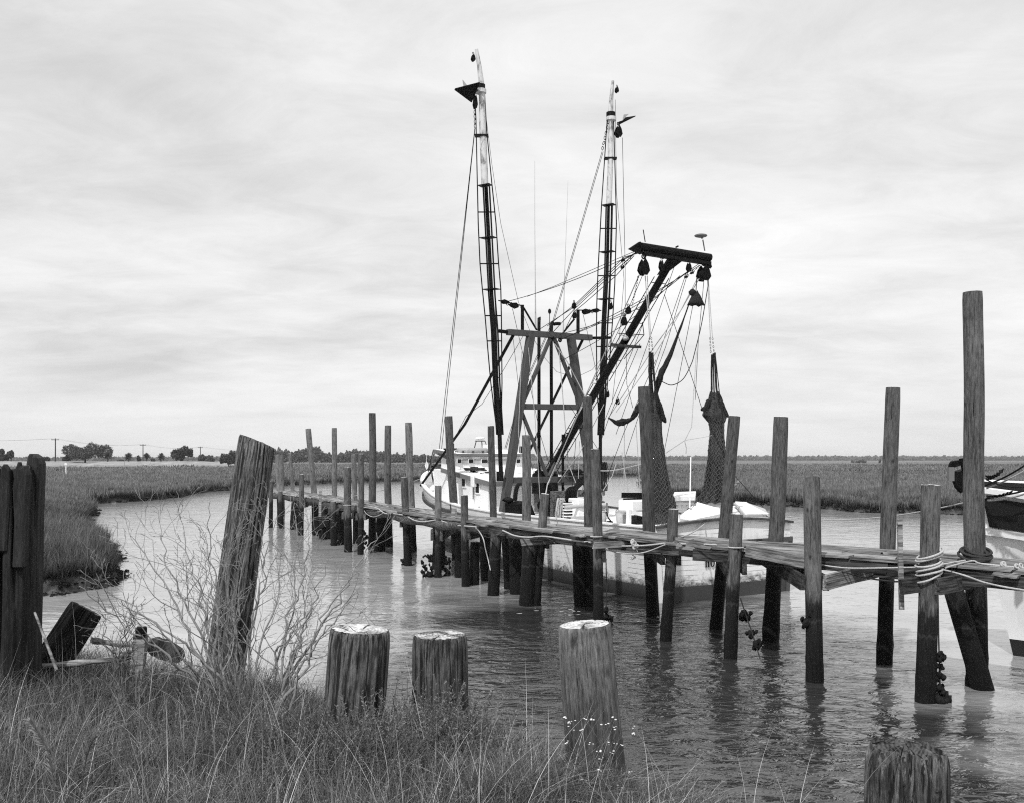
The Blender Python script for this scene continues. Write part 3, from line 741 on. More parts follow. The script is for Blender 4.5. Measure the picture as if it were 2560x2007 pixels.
piling(12, 903, 1134, 902, 1385, 'w', 14.5, 'slender near-side piling with a bleached cap, right one of the low cluster')
piling(13, 932.5, 1032, 931, 1255, 'd', 18, 'tallest piling left of the boat, with a dark head', z_deck=zd_far)
piling(14, 970, 1063, 971, 1256, 'd', 17, 'brown-headed knotty piling right of the tallest left one', z_deck=zd_far)
piling(15, 1021, 1056, 1028, 1263, 'd', 18, 'tall knotty piling with a pale head, last one before the bow', z_deck=zd_far, mat='post_pale')
piling(16, 1009.5, 1192, 1020, 1413, 'w', 18, 'shorter near-side piling leaning right in front of the pale-headed tall one')
piling(17, 1120.5, 1040, 1142, 1399, 'w', 20, 'tall piling leaning left in front of the white wheelhouse')
piling(18, 1096, 1213, 1093, 1442, 'w', 17, 'near-side piling with bare white scars below the bow of the boat', mat='post_pale')
piling(19, 1162, 1237, 1164, 1465, 'w', 19, 'short near-side piling standing before the boat windows')
piling('19b', 1188.5, 1354, 1186, 1461, 'w', 25, 'low fat cut-off piling standing in the water behind the short one')
piling(21, 1227, 1064.5, 1233, 1288, 'd', 17.5, 'tall piling just left of the steel A-frame leg', z_deck=1.84)
piling(22, 1315, 1087, 1317, 1298, 'd', 22, 'thick rough piling between the A-frame and the winch', z_deck=1.9, mat='post_pale')
piling(23, 1365, 1234, 1336, 1512, 'w', 22, 'near-side piling leaning right, with a rope tied over its head', mat='post_pale')
piling(24, 1469, 992, 1474, 1515, 'w', 23, 'tall far-side piling standing against the foot of the boom')
piling(25, 1485, 1122, 1497, 1582, 'w', 24.5, 'near-side piling overlapping the tall one beside the boom')
piling(26, 1611, 967, 1630, 1539, 'w', 31, 'tall thick piling that hides part of the left net')
piling(27, 1682, 1272, 1666, 1600, 'w', 27.5, 'short near-side piling with a rope collar, in front of the left net')
piling(28, 1836.5, 1040, 1792, 1570, 'w', 30, 'tall split piling leaning right in front of the right net')
piling(29, 1843, 1284, 1828, 1644, 'w', 32, 'short near-side piling with a rope collar, in front of the boat stern', mat='post_pale')
piling(30, 1953, 1042, 1928, 1602, 'w', 37, 'thick weathered piling standing over the far corner of the stern')
piling(31, 2030, 1196, 2037, 1702, 'w', 42, 'near-side piling with a rounded sloping head right of the boat stern', mat='post_pale', slant=(.35, 0), taper=1.0)
piling(32, 2232, 969, 2209.6, 1658, 'w', 36.5, 'tall smooth piling with a flat top, leaning right, alone over open water', taper=1.05)
piling(33, 2326, 1211.6, 2317, 1754, 'w', 47, 'near-side piling wrapped in a thick coil of rope', mat='post', jag=.01)
piling(34, 2433.5, 731, 2443, 1715, 'w', 48, 'tallest piling of all, at the right edge beside the second boat', nz=60, nseg=28)
piling('t0', 678, 1203, 677, 1318, 'w', 10, 'last near-side piling, peeping out behind the leaning foreground piling')

# splinters standing off the tallest piling
p34 = PO[34]; m = MB()
for (u, v, du, dv) in ((2458, 905, 4, 90), (2456, 930, 2, 70), (2411, 985, -4, 22)):
    a = P(u, v, p34['Y']-.05); b = P(u-du*.6, v+dv, p34['Y']-.05); m.tube([a, a.lerp(b, .5), b], [.004, .02, .012], 4)
m.build('splinter', MAT['post'], None)
sp = bpy.data.objects['splinter']
sp.parent = p34['root']; sp.matrix_parent_inverse = (Matrix.Translation(p34['root'].location) @ p34['root'].rotation_euler.to_matrix().to_4x4()).inverted()

# ------------------------------------------------------------------ the pier
NE = [(655, 1226.5), (681, 1228), (748, 1239), (790, 1244), (860, 1256), (910, 1264), (1003.6, 1282), (1087, 1293), (1173, 1302), (1297, 1316), (1344, 1322), (1477, 1336), (1662, 1351), (1827, 1366), (2012, 1381), (2251, 1401), (2560, 1426), (2760, 1442)]
FE = [(655, 1206.5), (679, 1211), (735.5, 1223), (783, 1230), (829, 1238), (878, 1249), (943, 1255), (1036.6, 1266), (1125, 1277), (1226, 1287), (1297, 1294), (1374, 1302), (1467, 1311), (1608, 1324), (1664, 1329), (1797, 1341), (1861, 1347), (1957, 1354), (2058, 1360), (2194, 1371), (2414, 1389), (2560, 1400), (2760, 1417)]
def zdk(u): return float(np.interp(u, [1050, 1480], [1.8, 2.0]))
us = np.linspace(655, 2760, 160)
near = [G(u, np.interp(u, [a for a, b in NE], [b for a, b in NE]), zdk(u)) for u in us]
far = [G(u, np.interp(u, [a for a, b in FE], [b for a, b in FE]), zdk(u)) for u in us]
def arc(pts, step):
    c = np.concatenate([[0], np.cumsum([(b-a).length for a, b in zip(pts[:-1], pts[1:])])]); s = np.arange(0, c[-1], step)
    A = np.array([[p.x, p.y, p.z] for p in pts]); return np.stack([np.interp(s, c, A[:, k]) for k in range(3)], 1)
def smoothA(A, k, it):
    for _ in range(it):
        Bp = A.copy(); Bp[1:-1] = (A[:-2]+A[1:-1]*2+A[2:])/4; A = Bp
    return A
near_s = smoothA(arc(near, .5), 3, 24)
tan = np.gradient(near_s, axis=0); tan[:, 2] = 0; tan /= np.linalg.norm(tan, axis=1)[:, None]
nor = np.stack([-tan[:, 1], tan[:, 0], 0*tan[:, 0]], 1)
nor *= np.sign((nor*np.array([0.5, 1, 0])).sum(1))[:, None]
S = np.arange(len(near_s))*.5; SMAX = S[-1]
WID = 1.45
def deck(s, w, dz=0.0):
    """s metres along, w metres in from the near edge"""
    p = Vector([float(np.interp(s, S, near_s[:, k])) for k in range(3)]); n_ = Vector([float(np.interp(s, S, nor[:, k])) for k in range(3)]).normalized()
    q = p+n_*w; q.z += dz+.02*math.sin(s*.9)+.012*math.sin(s*2.3+w*2)
    return q
pier = empty('pier', deck(SMAX*.7, .7, -.1), 'long narrow crooked plank pier running from the lower right into the distance', 'pier')
rs = random.Random(5)
LANES = [.0, .215, .43, .645, .86, 1.075, 1.29]
def plank_obj(name, a, b, w, h, mat, parent, skew=0.0, rag=.012, n=5):
    a = Vector(a); b = Vector(b); L = (b-a).length; m = MB(); vs = []
    for i in range(n+1):
        x = L*(i/n-.5); dw = w/2*(1+rs.uniform(-.05, .05)); dz = rs.uniform(-rag, rag)*.5; dy = rs.uniform(-rag, rag)*.5
        ex = rs.uniform(-.03, .03) if i in (0, n) else 0
        vs += [(x+ex, dy-dw, dz-h/2), (x+ex, dy+dw, dz-h/2), (x-ex, dy+dw-.006, dz+h/2), (x-ex, dy-dw+.006, dz+h/2)]
    fs = [(4*i+k, 4*i+(k+1) % 4, 4*i+4+(k+1) % 4, 4*i+4+k) for i in range(n) for k in range(4)]+[(3, 2, 1, 0), (4*n, 4*n+1, 4*n+2, 4*n+3)]
    m.add(vs, fs, False)
    o = m.build(name, mat); o.parent = parent; o.location = (a+b)/2-parent.location
    d_ = (b-a).normalized(); y = Vector((0, 0, 1)).cross(d_).normalized(); z = d_.cross(y)
    M_ = Matrix((d_, y, z)).transposed()
    if skew: M_ = M_ @ Matrix.Rotation(skew, 3, 'X')
    o.rotation_euler = M_.to_euler(); return o
for li, w0 in enumerate(LANES):
    s = -rs.uniform(0, 2)
    while s < SMAX:
        L = rs.uniform(2.4, 3.6); e = min(s+L, SMAX); s0 = max(s, 0)
        if e-s0 > .4:
            miss = (li in (0, 6) and rs.random() < .06)
            if not miss:
                a = deck(s0+.008, w0+.1+rs.uniform(-.014, .014), -.022+rs.uniform(-.016, .014)); b = deck(e-.008, w0+.1+rs.uniform(-.014, .014), -.022+rs.uniform(-.016, .014))
                plank_obj('plank', a, b, rs.uniform(.168, .192), .042, MAT['plank'], pier, rs.uniform(-.05, .05))
        s = e+.008
# stringers: rough timbers under the planks
for wi, w0 in enumerate((.10, .72, 1.34)):
    s = 0
    while s < SMAX-1:
        L = rs.uniform(3.0, 4.2); e = min(s+L, SMAX)
        a = deck(s-.25 if s > 0 else 0, w0+rs.uniform(-.03, .03), -.155-.04*(wi == 0)+rs.uniform(-.02, .02)); b = deck(e, w0+rs.uniform(-.03, .03), -.16+rs.uniform(-.02, .02))
        if wi == 0 and a.y > 30:      # round logs at the far end
            m = MB(); mid = (a+b)/2-Vector((0, 0, rs.uniform(.0, .09)))
            pts = smooth_path([a, a.lerp(mid, .6), mid, b.lerp(mid, .6), b], 3); m.tube(pts, [.10+.05*math.sin(math.pi*i/(len(pts)-1))+.008*rs.random() for i in range(len(pts))], 9)
            m.build('stringer_log', MAT['stringer'], pier)
        else: plank_obj('stringer', a, b, .12, .215, MAT['stringer'], pier, rs.uniform(-.06, .06), .02)
        s = e
# short packing blocks showing under the near edge
for s in (12, 14.5, 21.4, 22.6, 26.0, 30.5, 36.0, 41.0, 45.2, 47.5):
    if s < SMAX-1: plank_obj('packing_block', deck(s, -.02, -.075), deck(s+rs.uniform(.3, .7), -.02, -.075), .16, .05, MAT['driftwood'], pier)
# cross beams bolted between the pilings
def xbeam(a, b, z, h=.24, w=.09, ea=.12, eb=.2, zo=0):
    A = at_z(a, z) if not isinstance(a, Vector) else a; Bq = at_z(b, z) if not isinstance(b, Vector) else b
    d_ = (Bq-A).normalized(); sd_ = d_.cross(Vector((0, 0, 1))).normalized()
    r = (PO[a]['r'] if a in PO else .15)
    off = sd_*(r+w/2)*(1 if sd_.x > 0 else -1)
    plank_obj('cross_beam', A-d_*ea+off, Bq+d_*eb+off+Vector((0, 0, zo)), w, h, MAT['beam'], pier, 0, .01)
    off = -off
    if rs.random() < .6: plank_obj('cross_beam', A-d_*ea*.5+off, Bq+d_*eb+off+Vector((0, 0, zo)), w, h, MAT['beam'], pier, 0, .01)
for a, b, z in ((5, 4, 1.42), (8, 7, 1.42), (10, 11, 1.40), (12, 13, 1.42), (16, 15, 1.42), (19, 21, 1.45), (23, 22, 1.52), (25, 24, 1.6), (27, 26, 1.62), (29, 28, 1.64), (31, 30, 1.60), (33, 34, 1.74)): xbeam(a, b, z, eb=.15)
xbeam(18, 17, 1.30, h=.34, ea=.4)
A = at_z(33, 1.72); plank_obj('cross_beam', A+Vector((-.45, -.1, 0)), A+Vector((.1, .1, .02)), .08, .22, MAT['beam'], pier)
A = at_z(31, 1.62); Bq = at_z(32, 1.66); plank_obj('cross_beam', A+Vector((.12, -.18, 0)), Bq+Vector((.1, -.22, .1)), .08, .24, MAT['driftwood'], pier)
A = at_z(23, 1.56); plank_obj('cross_beam', A+Vector((-.5, -.2, 0)), A+Vector((.45, -.2, .05)), .1, .16, MAT['driftwood'], pier)
plank_obj('cross_beam', P(1484, 1363, 19.6), P(1592, 1356, 19.9), .07, .13, MAT['driftwood'], pier)
plank_obj('cross_beam', P(1690, 1356, 18.4), P(1827, 1376, 17.9), .06, .2, MAT['driftwood'], pier)
plank_obj('cross_beam', P(1866, 1376, 17.0), P(2016, 1404, 16.0), .06, .2, MAT['driftwood'], pier)
# upright boards nailed to the edge
def upright(u0, v0, u1, v1, Y, w, t_=.045):
    a = P(u0, v0, Y); b = P(u1, v1, Y); m = MB(); m.beam(a, b, w, t_, Vector((0, 1, 0)))
    return m.build('upright_board', MAT['driftwood'], pier)
upright(2249, 1297, 2254, 1523, PO[33]['Y']+.1, 13*14/2400*.9)
upright(801, 1225, 800, 1290, 41, .11); upright(1134, 1270, 1132, 1302, 28.6, .11); upright(1139, 1270, 1141, 1290, 28.9, .06); upright(893, 1256, 896, 1282, 35, .05)
# piles that carry the deck from below
def under(s, w, r, dx=0, seed=1, z1=None, zb=-1.2, lean=(0, 0)):
    a = deck(s, w, -.25); 
    if z1: a.z = z1
    b = Vector((a.x+lean[0], a.y+lean[1], zb)); L = (a-b).length
    m = MB(); ring, c = post_mesh(m, L, r*1.08, r, seed, nseg=14, nz=22, rough=.08, barn=-zb+.7); m.add(ring, [tuple(range(len(ring)))])
    o = m.build('support_pile', MAT['post']); o.parent = pier; o.location = b-pier.location; o.rotation_euler = (a-b).to_track_quat('Z', 'Y').to_euler(); return o
def s_of(u):
    k = min(range(0, 2000), key=lambda i: abs((lambda q: UC+q.x/q.y*FPX)(deck(SMAX*i/2000, .1))-u)); return SMAX*k/2000
for i, (u, w, r) in enumerate(((690, .3, .16), (712, .9, .16), (727, .3, .15), (741, 1.1, .17), (768, .5, .2), (775, 1.2, .2), (790, .4, .2), (806, .3, .22), (816, .8, .22), (845, .9, .17),
                               (905, .9, .2), (1040, .9, .2), (1103, .8, .2), (1135, 1.1, .17), (1200, .9, .17), (1237, .7, .19), (1240, .1, .15), (1295, .5, .2), (1318, .2, .19), (1344, 1.2, .16))):
    under(s_of(u), w, r, seed=i+2, lean=(rs.uniform(-.15, .15), rs.uniform(-.1, .1)))
a = P(2373, 1440, 14.9); b = P(2458, 1720, 15.05); dv_ = (b-a).normalized(); b2 = a+dv_*((a.z+1.2)/-dv_.z)
m = MB(); ring, c = post_mesh(m, (a-b2).length, .16, .15, 5, nseg=16, nz=24, rough=.05, barn=1.6); m.add(ring, [tuple(range(len(ring)))])
o = m.build('brace_pile', MAT['post']); o.parent = pier; o.location = b2-pier.location; o.rotation_euler = (a-b2).to_track_quat('Z', 'Y').to_euler()
# oyster clumps grown on the old pile feet
def clump(c, n, sx, sz, r):
    m = MB()
    for k in range(n): m.ball(Vector(c)+Vector((random.gauss(0, sx), random.gauss(0, sx), random.uniform(-sz, sz))), random.uniform(.5, 1.2)*r, 6, 4, (1, 1, 1.2), .4)
    return m
for (u, v, Y, n, sx, sz, r) in ((1071, 1421, 29.3, 34, .10, .42, .06), (1116, 1418, 29.5, 26, .06, .36, .06), (1011, 1405, 32.5, 14, .07, .12, .05), (808, 1330, 43, 24, .2, .25, .08), (840, 1345, 40, 18, .16, .3, .07), (860, 1345, 40.5, 18, .12, .4, .07), (911, 1345, 37, 18, .1, .4, .06)):
    clump(P(u, v, Y), n, sx, sz, r).build('oyster_clump', MAT['oyster'], pier)
clump(P(2013, 1548, 15.5), 9, .03, .09, .05).build('oyster_clump', MAT['oyster'], pier)

# ------------------------------------------------------------------ lines and hoses on the pier
def NP(u, v, off=.06):
    """point on the pier's near face"""
    k = near_s[np.argmin(np.abs(near_s[:, 0]/near_s[:, 1]*FPX+UC-u))]; return P(u, v, float(k[1])-off)
def line(name, pts, r, mat, label, cat='hose', group=None, off=.06, n=6):
    q = smooth_path([NP(u, v, off) for u, v in pts], 5); m = MB(); m.tube(q, r, n)
    return tag(m.build(name, MAT[mat], origin=q[0]), label, cat, group)
G1 = 'pale hoses and lines strung along the near side of the pier'
line('hose', [(906, 1268), (915, 1267), (932, 1266), (946, 1271), (962, 1282), (985, 1283), (1006, 1286)], .018, 'rope', 'pale hose draped along the far stringer log between low cluster and bow', group=G1, off=.3)
line('hose', [(1020, 1291), (1035, 1299), (1053, 1303), (1070, 1302), (1088, 1299)], .017, 'rope', 'pale hose sagging between two near-side pilings below the bow', group=G1, off=.3)
line('hose', [(1104, 1301), (1118, 1306), (1136, 1311), (1165, 1314), (1191, 1316)], .018, 'rope', 'pale hose running from the scarred piling to the dangling pipe', group=G1, off=.2)
line('dangling_pipe', [(1189, 1318), (1200, 1330), (1209, 1348), (1214, 1372), (1221, 1400), (1226, 1424)], .016, 'rope', 'pale broken pipe dangling from the pier down to the water', 'pipe', off=.25)
line('hose', [(1257, 1325), (1270, 1331), (1284, 1337), (1304, 1341), (1325, 1342), (1343, 1340), (1364, 1340), (1400, 1345), (1440, 1351), (1477, 1355)], .02, 'rope', 'bright hose curving past the leaning roped piling below the winch', group=G1)
line('hose', [(1506, 1355), (1525, 1361), (1548, 1364), (1580, 1364), (1620, 1362), (1662, 1357)], .018, 'rope', 'bright hose sagging between the boom pilings and the left net piling', group=G1)
line('hose', [(1694, 1359), (1740, 1359), (1792, 1361)], .016, 'rope', 'straight pale hose under the deck edge before the boat transom', group=G1)
line('hose', [(1880, 1388), (1910, 1394), (1960, 1399), (2014, 1405), (2056, 1412), (2119, 1419), (2200, 1419), (2295, 1417), (2330, 1417), (2361, 1424), (2410, 1437), (2458, 1454), (2510, 1466), (2580, 1477)], .014, 'rope', 'long pale pipe clipped under the deck edge at lower right', group=G1)
G2 = 'dark slack ropes under the pier edge'
line('slack_rope', [(908, 1270), (916, 1283), (932, 1291), (948, 1287), (958, 1281)], .011, 'rope', 'thin pale loop of rope hanging from the far log', 'rope', G2, off=.3)
line('slack_rope', [(1172, 1320), (1195, 1331), (1212, 1340), (1226, 1342), (1245, 1337), (1258, 1328)], .012, 'rope_dark', 'dark sagging rope by the dangling pipe', 'rope', G2, off=.15)
line('slack_rope', [(1364, 1342), (1378, 1349), (1392, 1354), (1420, 1360), (1449, 1357), (1470, 1354)], .011, 'rope_dark', 'dark sagging rope right of the leaning roped piling', 'rope', G2)
line('slack_rope', [(1508, 1366), (1524, 1374), (1542, 1380), (1580, 1384), (1605, 1381), (1627, 1375), (1662, 1361)], .013, 'rope', 'deep sagging grey rope with a knot below the left net', 'rope', G2, off=.12)
line('slack_rope', [(1694, 1355), (1730, 1370), (1765, 1378), (1800, 1379), (1828, 1374)], .013, 'rope_dark', 'dark sagging rope between the two collared pilings', 'rope', G2)
line('slack_rope', [(1905, 1392), (1928, 1397), (1950, 1405), (1972, 1411), (2016, 1418)], .013, 'rope_dark', 'dark rope drooping right of the stern pilings', 'rope', G2)
line('slack_rope', [(2056, 1412), (2104, 1427), (2140, 1437), (2169, 1444), (2210, 1450), (2246, 1453), (2275, 1446), (2292, 1436), (2305, 1425)], .013, 'rope_dark', 'dark rope drooping to the upright board beside the rope coil', 'rope', G2)
# rope collars
def collar(pid, v, r, turns, label, mat='rope', cat='rope', slope=.0, loose=.0, name='rope_collar'):
    p = PO[pid]; z = EYE-(v-VH)*p['Y']/FPX; pts = []
    for i in range(turns*16+1):
        a = 2*math.pi*i/16; k = i/(turns*16) if turns else 0
        rad = p['r']*1.02+r+loose*abs(math.sin(k*9+a*.4)); c = at_z(pid, z+slope*math.cos(a)+(.07*turns*(k-.5) if turns > 1 else 0)-loose*1.2*max(0, math.sin(a*.5+k*3)))
        pts.append(c+Vector((math.cos(a)*rad, math.sin(a)*rad, 0)))
    m = MB(); m.tube(pts, r, 6); return tag(m.build(name, MAT[mat], origin=pts[0]), label, cat, 'rope rings tied round pilings')
collar(25, 1340, .014, 1, 'single rope ring round the piling beside the boom foot'); collar(27, 1355, .017, 1, 'pale rope ring round the short piling before the left net')
collar(29, 1367, .014, 1, 'thin rope ring round the short piling before the stern'); collar(10, 1262, .012, 1, 'rope ring round the stocky piling of the low cluster')
collar(33, 1412, .017, 6, 'thick coil of pale rope wound round the near piling at right', slope=.05, loose=.03, name='rope_coil')
def rope3(name, pts, r, mat, label, cat='rope', group=None, n=6):
    m = MB(); m.tube(pts, r, n); return tag(m.build(name, MAT[mat], origin=pts[0]), label, cat, group)
a = at_z(33, 2.0)
rope3('deck_rope', smooth_path([a+Vector((.2, -.1, 0)), deck(s_of(2400), .5, .02), deck(s_of(2440), .25, .02), deck(s_of(2500), .3, .02), deck(s_of(2600), .25, .02)], 6), .014, 'rope', 'pale rope lying over the deck from the coil towards the right edge', group='ropes lying on the pier')
rope3('deck_rope', smooth_path([a+Vector((.15, .15, 0)), deck(s_of(2380), .9, .02), deck(s_of(2410), 1.1, .06), at_z(34, 2.08)+Vector((-.1, -.2, 0))], 6), .016, 'rope', 'rope running from the coil to the foot of the tallest piling', group='ropes lying on the pier')
kn = MB()
for (u, w) in ((2492, .3), (2535, .28)):
    c = deck(s_of(u), w, .035)
    for k in range(3): kn.ring(c+Vector((random.uniform(-.03, .03), 0, .01*k)), .035, .014, (Vector((1, .3*k, 0)).normalized(), Vector((0, .4, .6)).normalized()), 10, 5)
tag(kn.build('rope_knot', MAT['rope'], origin=deck(s_of(2510), .3)), 'two pale knots in the rope on the deck at lower right', 'rope knot')
dk = MB(); c = at_z(34, 2.08)
for k in range(5):
    dk.ring(c+Vector((-.05+random.uniform(-.05, .05), -.12, .02*k)), .22-.01*k, .022, (Vector((1, 0, 0)), Vector((0, .75, .25)).normalized()), 22, 6)
tag(dk.build('rope_bundle', MAT['rope_dark'], origin=c), 'dark heap of rope round the foot of the tallest piling', 'rope bundle')
kn = MB()
for (u, v) in ((1584, 1352), (1584, 1358), (1589, 1364), (1582, 1389)):
    for k in range(3): kn.ring(NP(u+random.uniform(-3, 3), v+k*2, .12), .035, .016, (Vector((1, random.uniform(-1, 1), .2)).normalized(), Vector((0, .3, 1)).normalized()), 10, 5)
kn.tube([NP(1588, 1362, .12), NP(1594, 1378, .12)], .012, 5)
tag(kn.build('rope_knot', MAT['rope'], origin=NP(1584, 1358)), 'tangled pale rope knot hanging from the deck edge below the left net', 'rope knot')
# rope with oyster clumps hanging into the water
def oyster_rope(pts, clumps, label):
    root = empty('oyster_rope', pts[0], label, 'rope', 'ropes hanging into the water'); m = MB(); m.tube(pts, .012, 5); m.build('strand', MAT['rope_dark'], root)
    for c, r in clumps: clump(c, 9, r*.5, r*.7, r*.6).build('oyster_clump', MAT['oyster'], root)
Y = PO[29]['Y']
oyster_rope([P(1851, 1494, Y), P(1866, 1540, Y-.05), P(1880, 1580, Y-.1), P(1900, 1645, Y-.4)], [(P(1859, 1538, Y), .09), (P(1881, 1584, Y-.1), .07), (P(1890, 1605, Y-.2), .08), (P(1893, 1612, Y-.2), .06)], 'slanting rope with shell clumps entering the water before the stern')
Y = PO[33]['Y']
oyster_rope([P(2344, 1440, Y), P(2347, 1600, Y), P(2350, 1700, Y), P(2353, 1780, Y)], [(P(2345, 1640, Y), .07), (P(2351, 1668, Y), .05), (P(2350, 1690, Y), .09), (P(2350, 1722, Y), .07), (P(2352, 1745, Y), .11), (P(2358, 1755, Y), .1)], 'vertical rope with shell clumps beside the rope-wrapped piling')
a = at_z(25, .1); oyster_rope([P(1515, 1395, 21), P(1516, 1460, 21), P(1516, 1540, 21), P(1517, 1560, 21)], [(P(1516, 1525, 21), .06), (P(1518, 1548, 21), .08)], 'thin rope hanging straight down in front of the hull planks')
a = at_z(23, 2.02); tpv = PO[23]['top']
# ------------------------------------------------------------------ the trawler
def curve(pts): xs = [a for a, b in pts]; ys = [b for a, b in pts]; return lambda x: float(np.interp(x, xs, ys))
def scurve(pts):
    c = curve(pts); return lambda x: (c(x-.5)+2*c(x)+c(x+.5))/4
def hull_loft(frame, Ls, levels, n=44, side=(-1, 1)):
    """levels: list of (length, half-beam(t), z(t)); returns rings per side"""
    out = {}
    for sg in side:
        g = []
        for (L, hb, zf) in levels:
            g.append([frame(L*((i/n)), sg*hb(i/n), zf(i/n)) for i in range(n+1)])
        out[sg] = g
    return out
def loft_mesh(m, g, j0, j1, flip=False):
    n = len(g[0])
    vs = [p for row in g[j0:j1+1] for p in row]
    fs = [(j*n+i, j*n+i+1, (j+1)*n+i+1, (j+1)*n+i) for j in range(j1-j0) for i in range(n-1)]
    m.add(vs, [f[::-1] for f in fs] if flip else fs, True)
boat = empty('trawler', B(9, 0, 0), 'white wooden shrimp trawler with raised outriggers and a slanting boom, moored behind the pier', 'fishing boat')
L0 = 18.7
hbr = scurve([(0, 2.3), (3, 2.45), (7, 2.55), (11, 2.5), (13.5, 2.35), (15, 2.08), (16.4, 1.5), (17.6, .86), (18.3, .42), (18.7, .06)])
zr = scurve([(0, 1.85), (8, 1.85), (11, 1.95), (13, 2.15), (15, 2.55), (16.5, 2.82), (18.7, 3.08)])
zg = scurve([(0, 1.42), (8, 1.48), (12.4, 1.76), (14, 1.87), (16.3, 2.2), (18.7, 2.4)])
hbw = scurve([(0, 2.15), (4, 2.32), (9, 2.2), (12, 1.7), (15, .85), (17, .32), (18.7, .05)])
LV = [(18.7, lambda t: hbr(t*18.7) if t < 1 else .04, lambda t: zr(t*18.7)),
      (18.45, lambda t: hbr(t*18.7)*.985 if t < 1 else .04, lambda t: zg(t*18.7)),
      (18.2, lambda t: hbr(t*18.7)*.62+hbw(t*18.7)*.36 if t < 1 else .04, lambda t: zg(t*18.7)*.62+.13),
      (17.8, lambda t: hbw(t*18.7)*.9+hbr(t*18.7)*.10 if t < 1 else .04, lambda t: .36),
      (17.5, lambda t: hbw(t*18.7) if t < 1 else .04, lambda t: -.02),
      (16.8, lambda t: hbw(t*18.7)*.6 if t < 1 else .03, lambda t: -.7)]
g = hull_loft(B, 0, LV)
m = MB(); loft_mesh(m, g[-1], 0, 3); loft_mesh(m, g[1], 0, 3, True)
NBT = 12
def trans_row(j, crown):
    a = g[-1][j][0]; b = g[1][j][0]
    return [a.lerp(b, k/NBT)+Vector((0, 0, crown*4*(k/NBT)*(1-k/NBT)))+BA*(-.12*4*(k/NBT)*(1-k/NBT)) for k in range(NBT+1)]
TR = [trans_row(0, .16), trans_row(1, .0), trans_row(2, 0), trans_row(3, 0), trans_row(4, 0), trans_row(5, 0)]
for j in range(3): m.add(TR[j]+TR[j+1], [(k, NBT+1+k, NBT+2+k, k+1) for k in range(NBT)], True)
m.build('hull', MAT['hull'], boat)
m = MB(); loft_mesh(m, g[-1], 3, 5); loft_mesh(m, g[1], 3, 5, True)
for j in (3, 4): m.add(TR[j]+TR[j+1], [(k, NBT+1+k, NBT+2+k, k+1) for k in range(NBT)], True)
m.build('hull_bottom', MAT['boot'], boat)
# inner bulwark, rail cap, rub rail, deck
m = MB()
for sg in (-1, 1):
    inn = [[B(18.5*i/44, sg*max(.02, hbr(18.5*i/44)-.1), zr(18.5*i/44)) for i in range(45)], [B(18.4*i/44, sg*max(.02, hbr(18.4*i/44)-.14), zg(18.4*i/44)+.1) for i in range(45)]]
    loft_mesh(m, inn, 0, 1, sg < 0)
m.build('inner_bulwark', MAT['white'], boat)
for sg in (-1, 1):
    m = MB(); pts = [(18.55*i/44) for i in range(45)]
    for i in range(44):
        a, b = pts[i], pts[i+1]
        m.beam(B(a, sg*(hbr(a)-.045), zr(a)+.02), B(b, sg*(max(.05, hbr(b))-.045), zr(b)+.02), .16, .045)
    m.build('rail_cap', MAT['rub'] if sg > 0 else MAT['white'], boat)
    m = MB()
    for i in range(44):
        a, b = pts[i], pts[i+1]
        m.beam(B(a*.985, sg*(hbr(a)+.03), zg(a)), B(b*.985, sg*(max(.02, hbr(b))+.03), zg(b)), .09, .12)
    m.build('rub_rail', MAT['rub'], boat)
m = MB()
for k in range(NBT): m.beam(TR[0][k]+Vector((0, 0, .03)), TR[0][k+1]+Vector((0, 0, .03)), .2, .06)
m.build('stern_rail', MAT['rub'], boat)
m = MB()
for k in range(NBT): m.beam(TR[1][k]-BA*.05, TR[1][k+1]-BA*.05, .1, .12)
m.build('stern_rub_rail', MAT['rub'], boat)
m = MB(); n = 44; A_ = [B(18.3*i/n, -max(.02, hbr(18.3*i/n)-.1), zg(18.3*i/n)+.14) for i in range(n+1)]; B_ = [B(18.3*i/n, max(.02, hbr(18.3*i/n)-.1), zg(18.3*i/n)+.14) for i in range(n+1)]
m.add(A_+B_, [(i, i+1, n+2+i, n+1+i) for i in range(n)]); m.build('deck', MAT['white'], boat)
# corner posts of the stern
m = MB(); m.beam(g[-1][1][0], g[-1][4][0], .12, .14, BA); m.build('corner_post', MAT['white'], boat)
m = MB(); m.beam(g[1][1][0], g[1][4][0], .1, .12, BA); m.build('corner_post', MAT['rub'], boat)

# lettering low on the transom: only the pieces between the piles show in the photo
def on_transom(b, z): return B(-.075-.02*abs(b)*0, b, z)+BA*(-.07*(1-(b/2.3)**2))
def letter(m, b, z, h, strokes):
    w = h*.62
    for st in strokes:
        for (x0, y0), (x1, y1) in zip(st[:-1], st[1:]):
            m.beam(on_transom(b+x0*w, z+y0*h), on_transom(b+x1*w, z+y1*h), .02, h*(.16 if abs(x1-x0) < .15 else .09), BA)
LET = {'n': [[(.15, 0), (.15, 1)], [(.15, .85), (.5, 1), (.8, .8)], [(.8, .8), (.8, 0)], [(-.02, 0), (.32, 0)], [(.62, 0), (.98, 0)]],
       'o': [[(.5+.42*math.sin(a*.5236), .5+.5*math.cos(a*.5236)) for a in range(13)]],
       'F': [[(.1, 0), (.1, 1)], [(.1, 1), (.85, 1)], [(.1, .5), (.7, .5)]], 'E': [[(.1, 0), (.1, 1)], [(.1, 1), (.85, 1)], [(.1, .5), (.7, .5)], [(.1, 0), (.85, 0)]],
       'D': [[(.1, 0), (.1, 1), (.55, .95), (.9, .5), (.55, .05), (.1, 0)]], 'I': [[(.4, 0), (.4, 1)]]}
m = MB(); b0 = T(1755, 1415, 0); bb = (b0-BO).dot(BB)
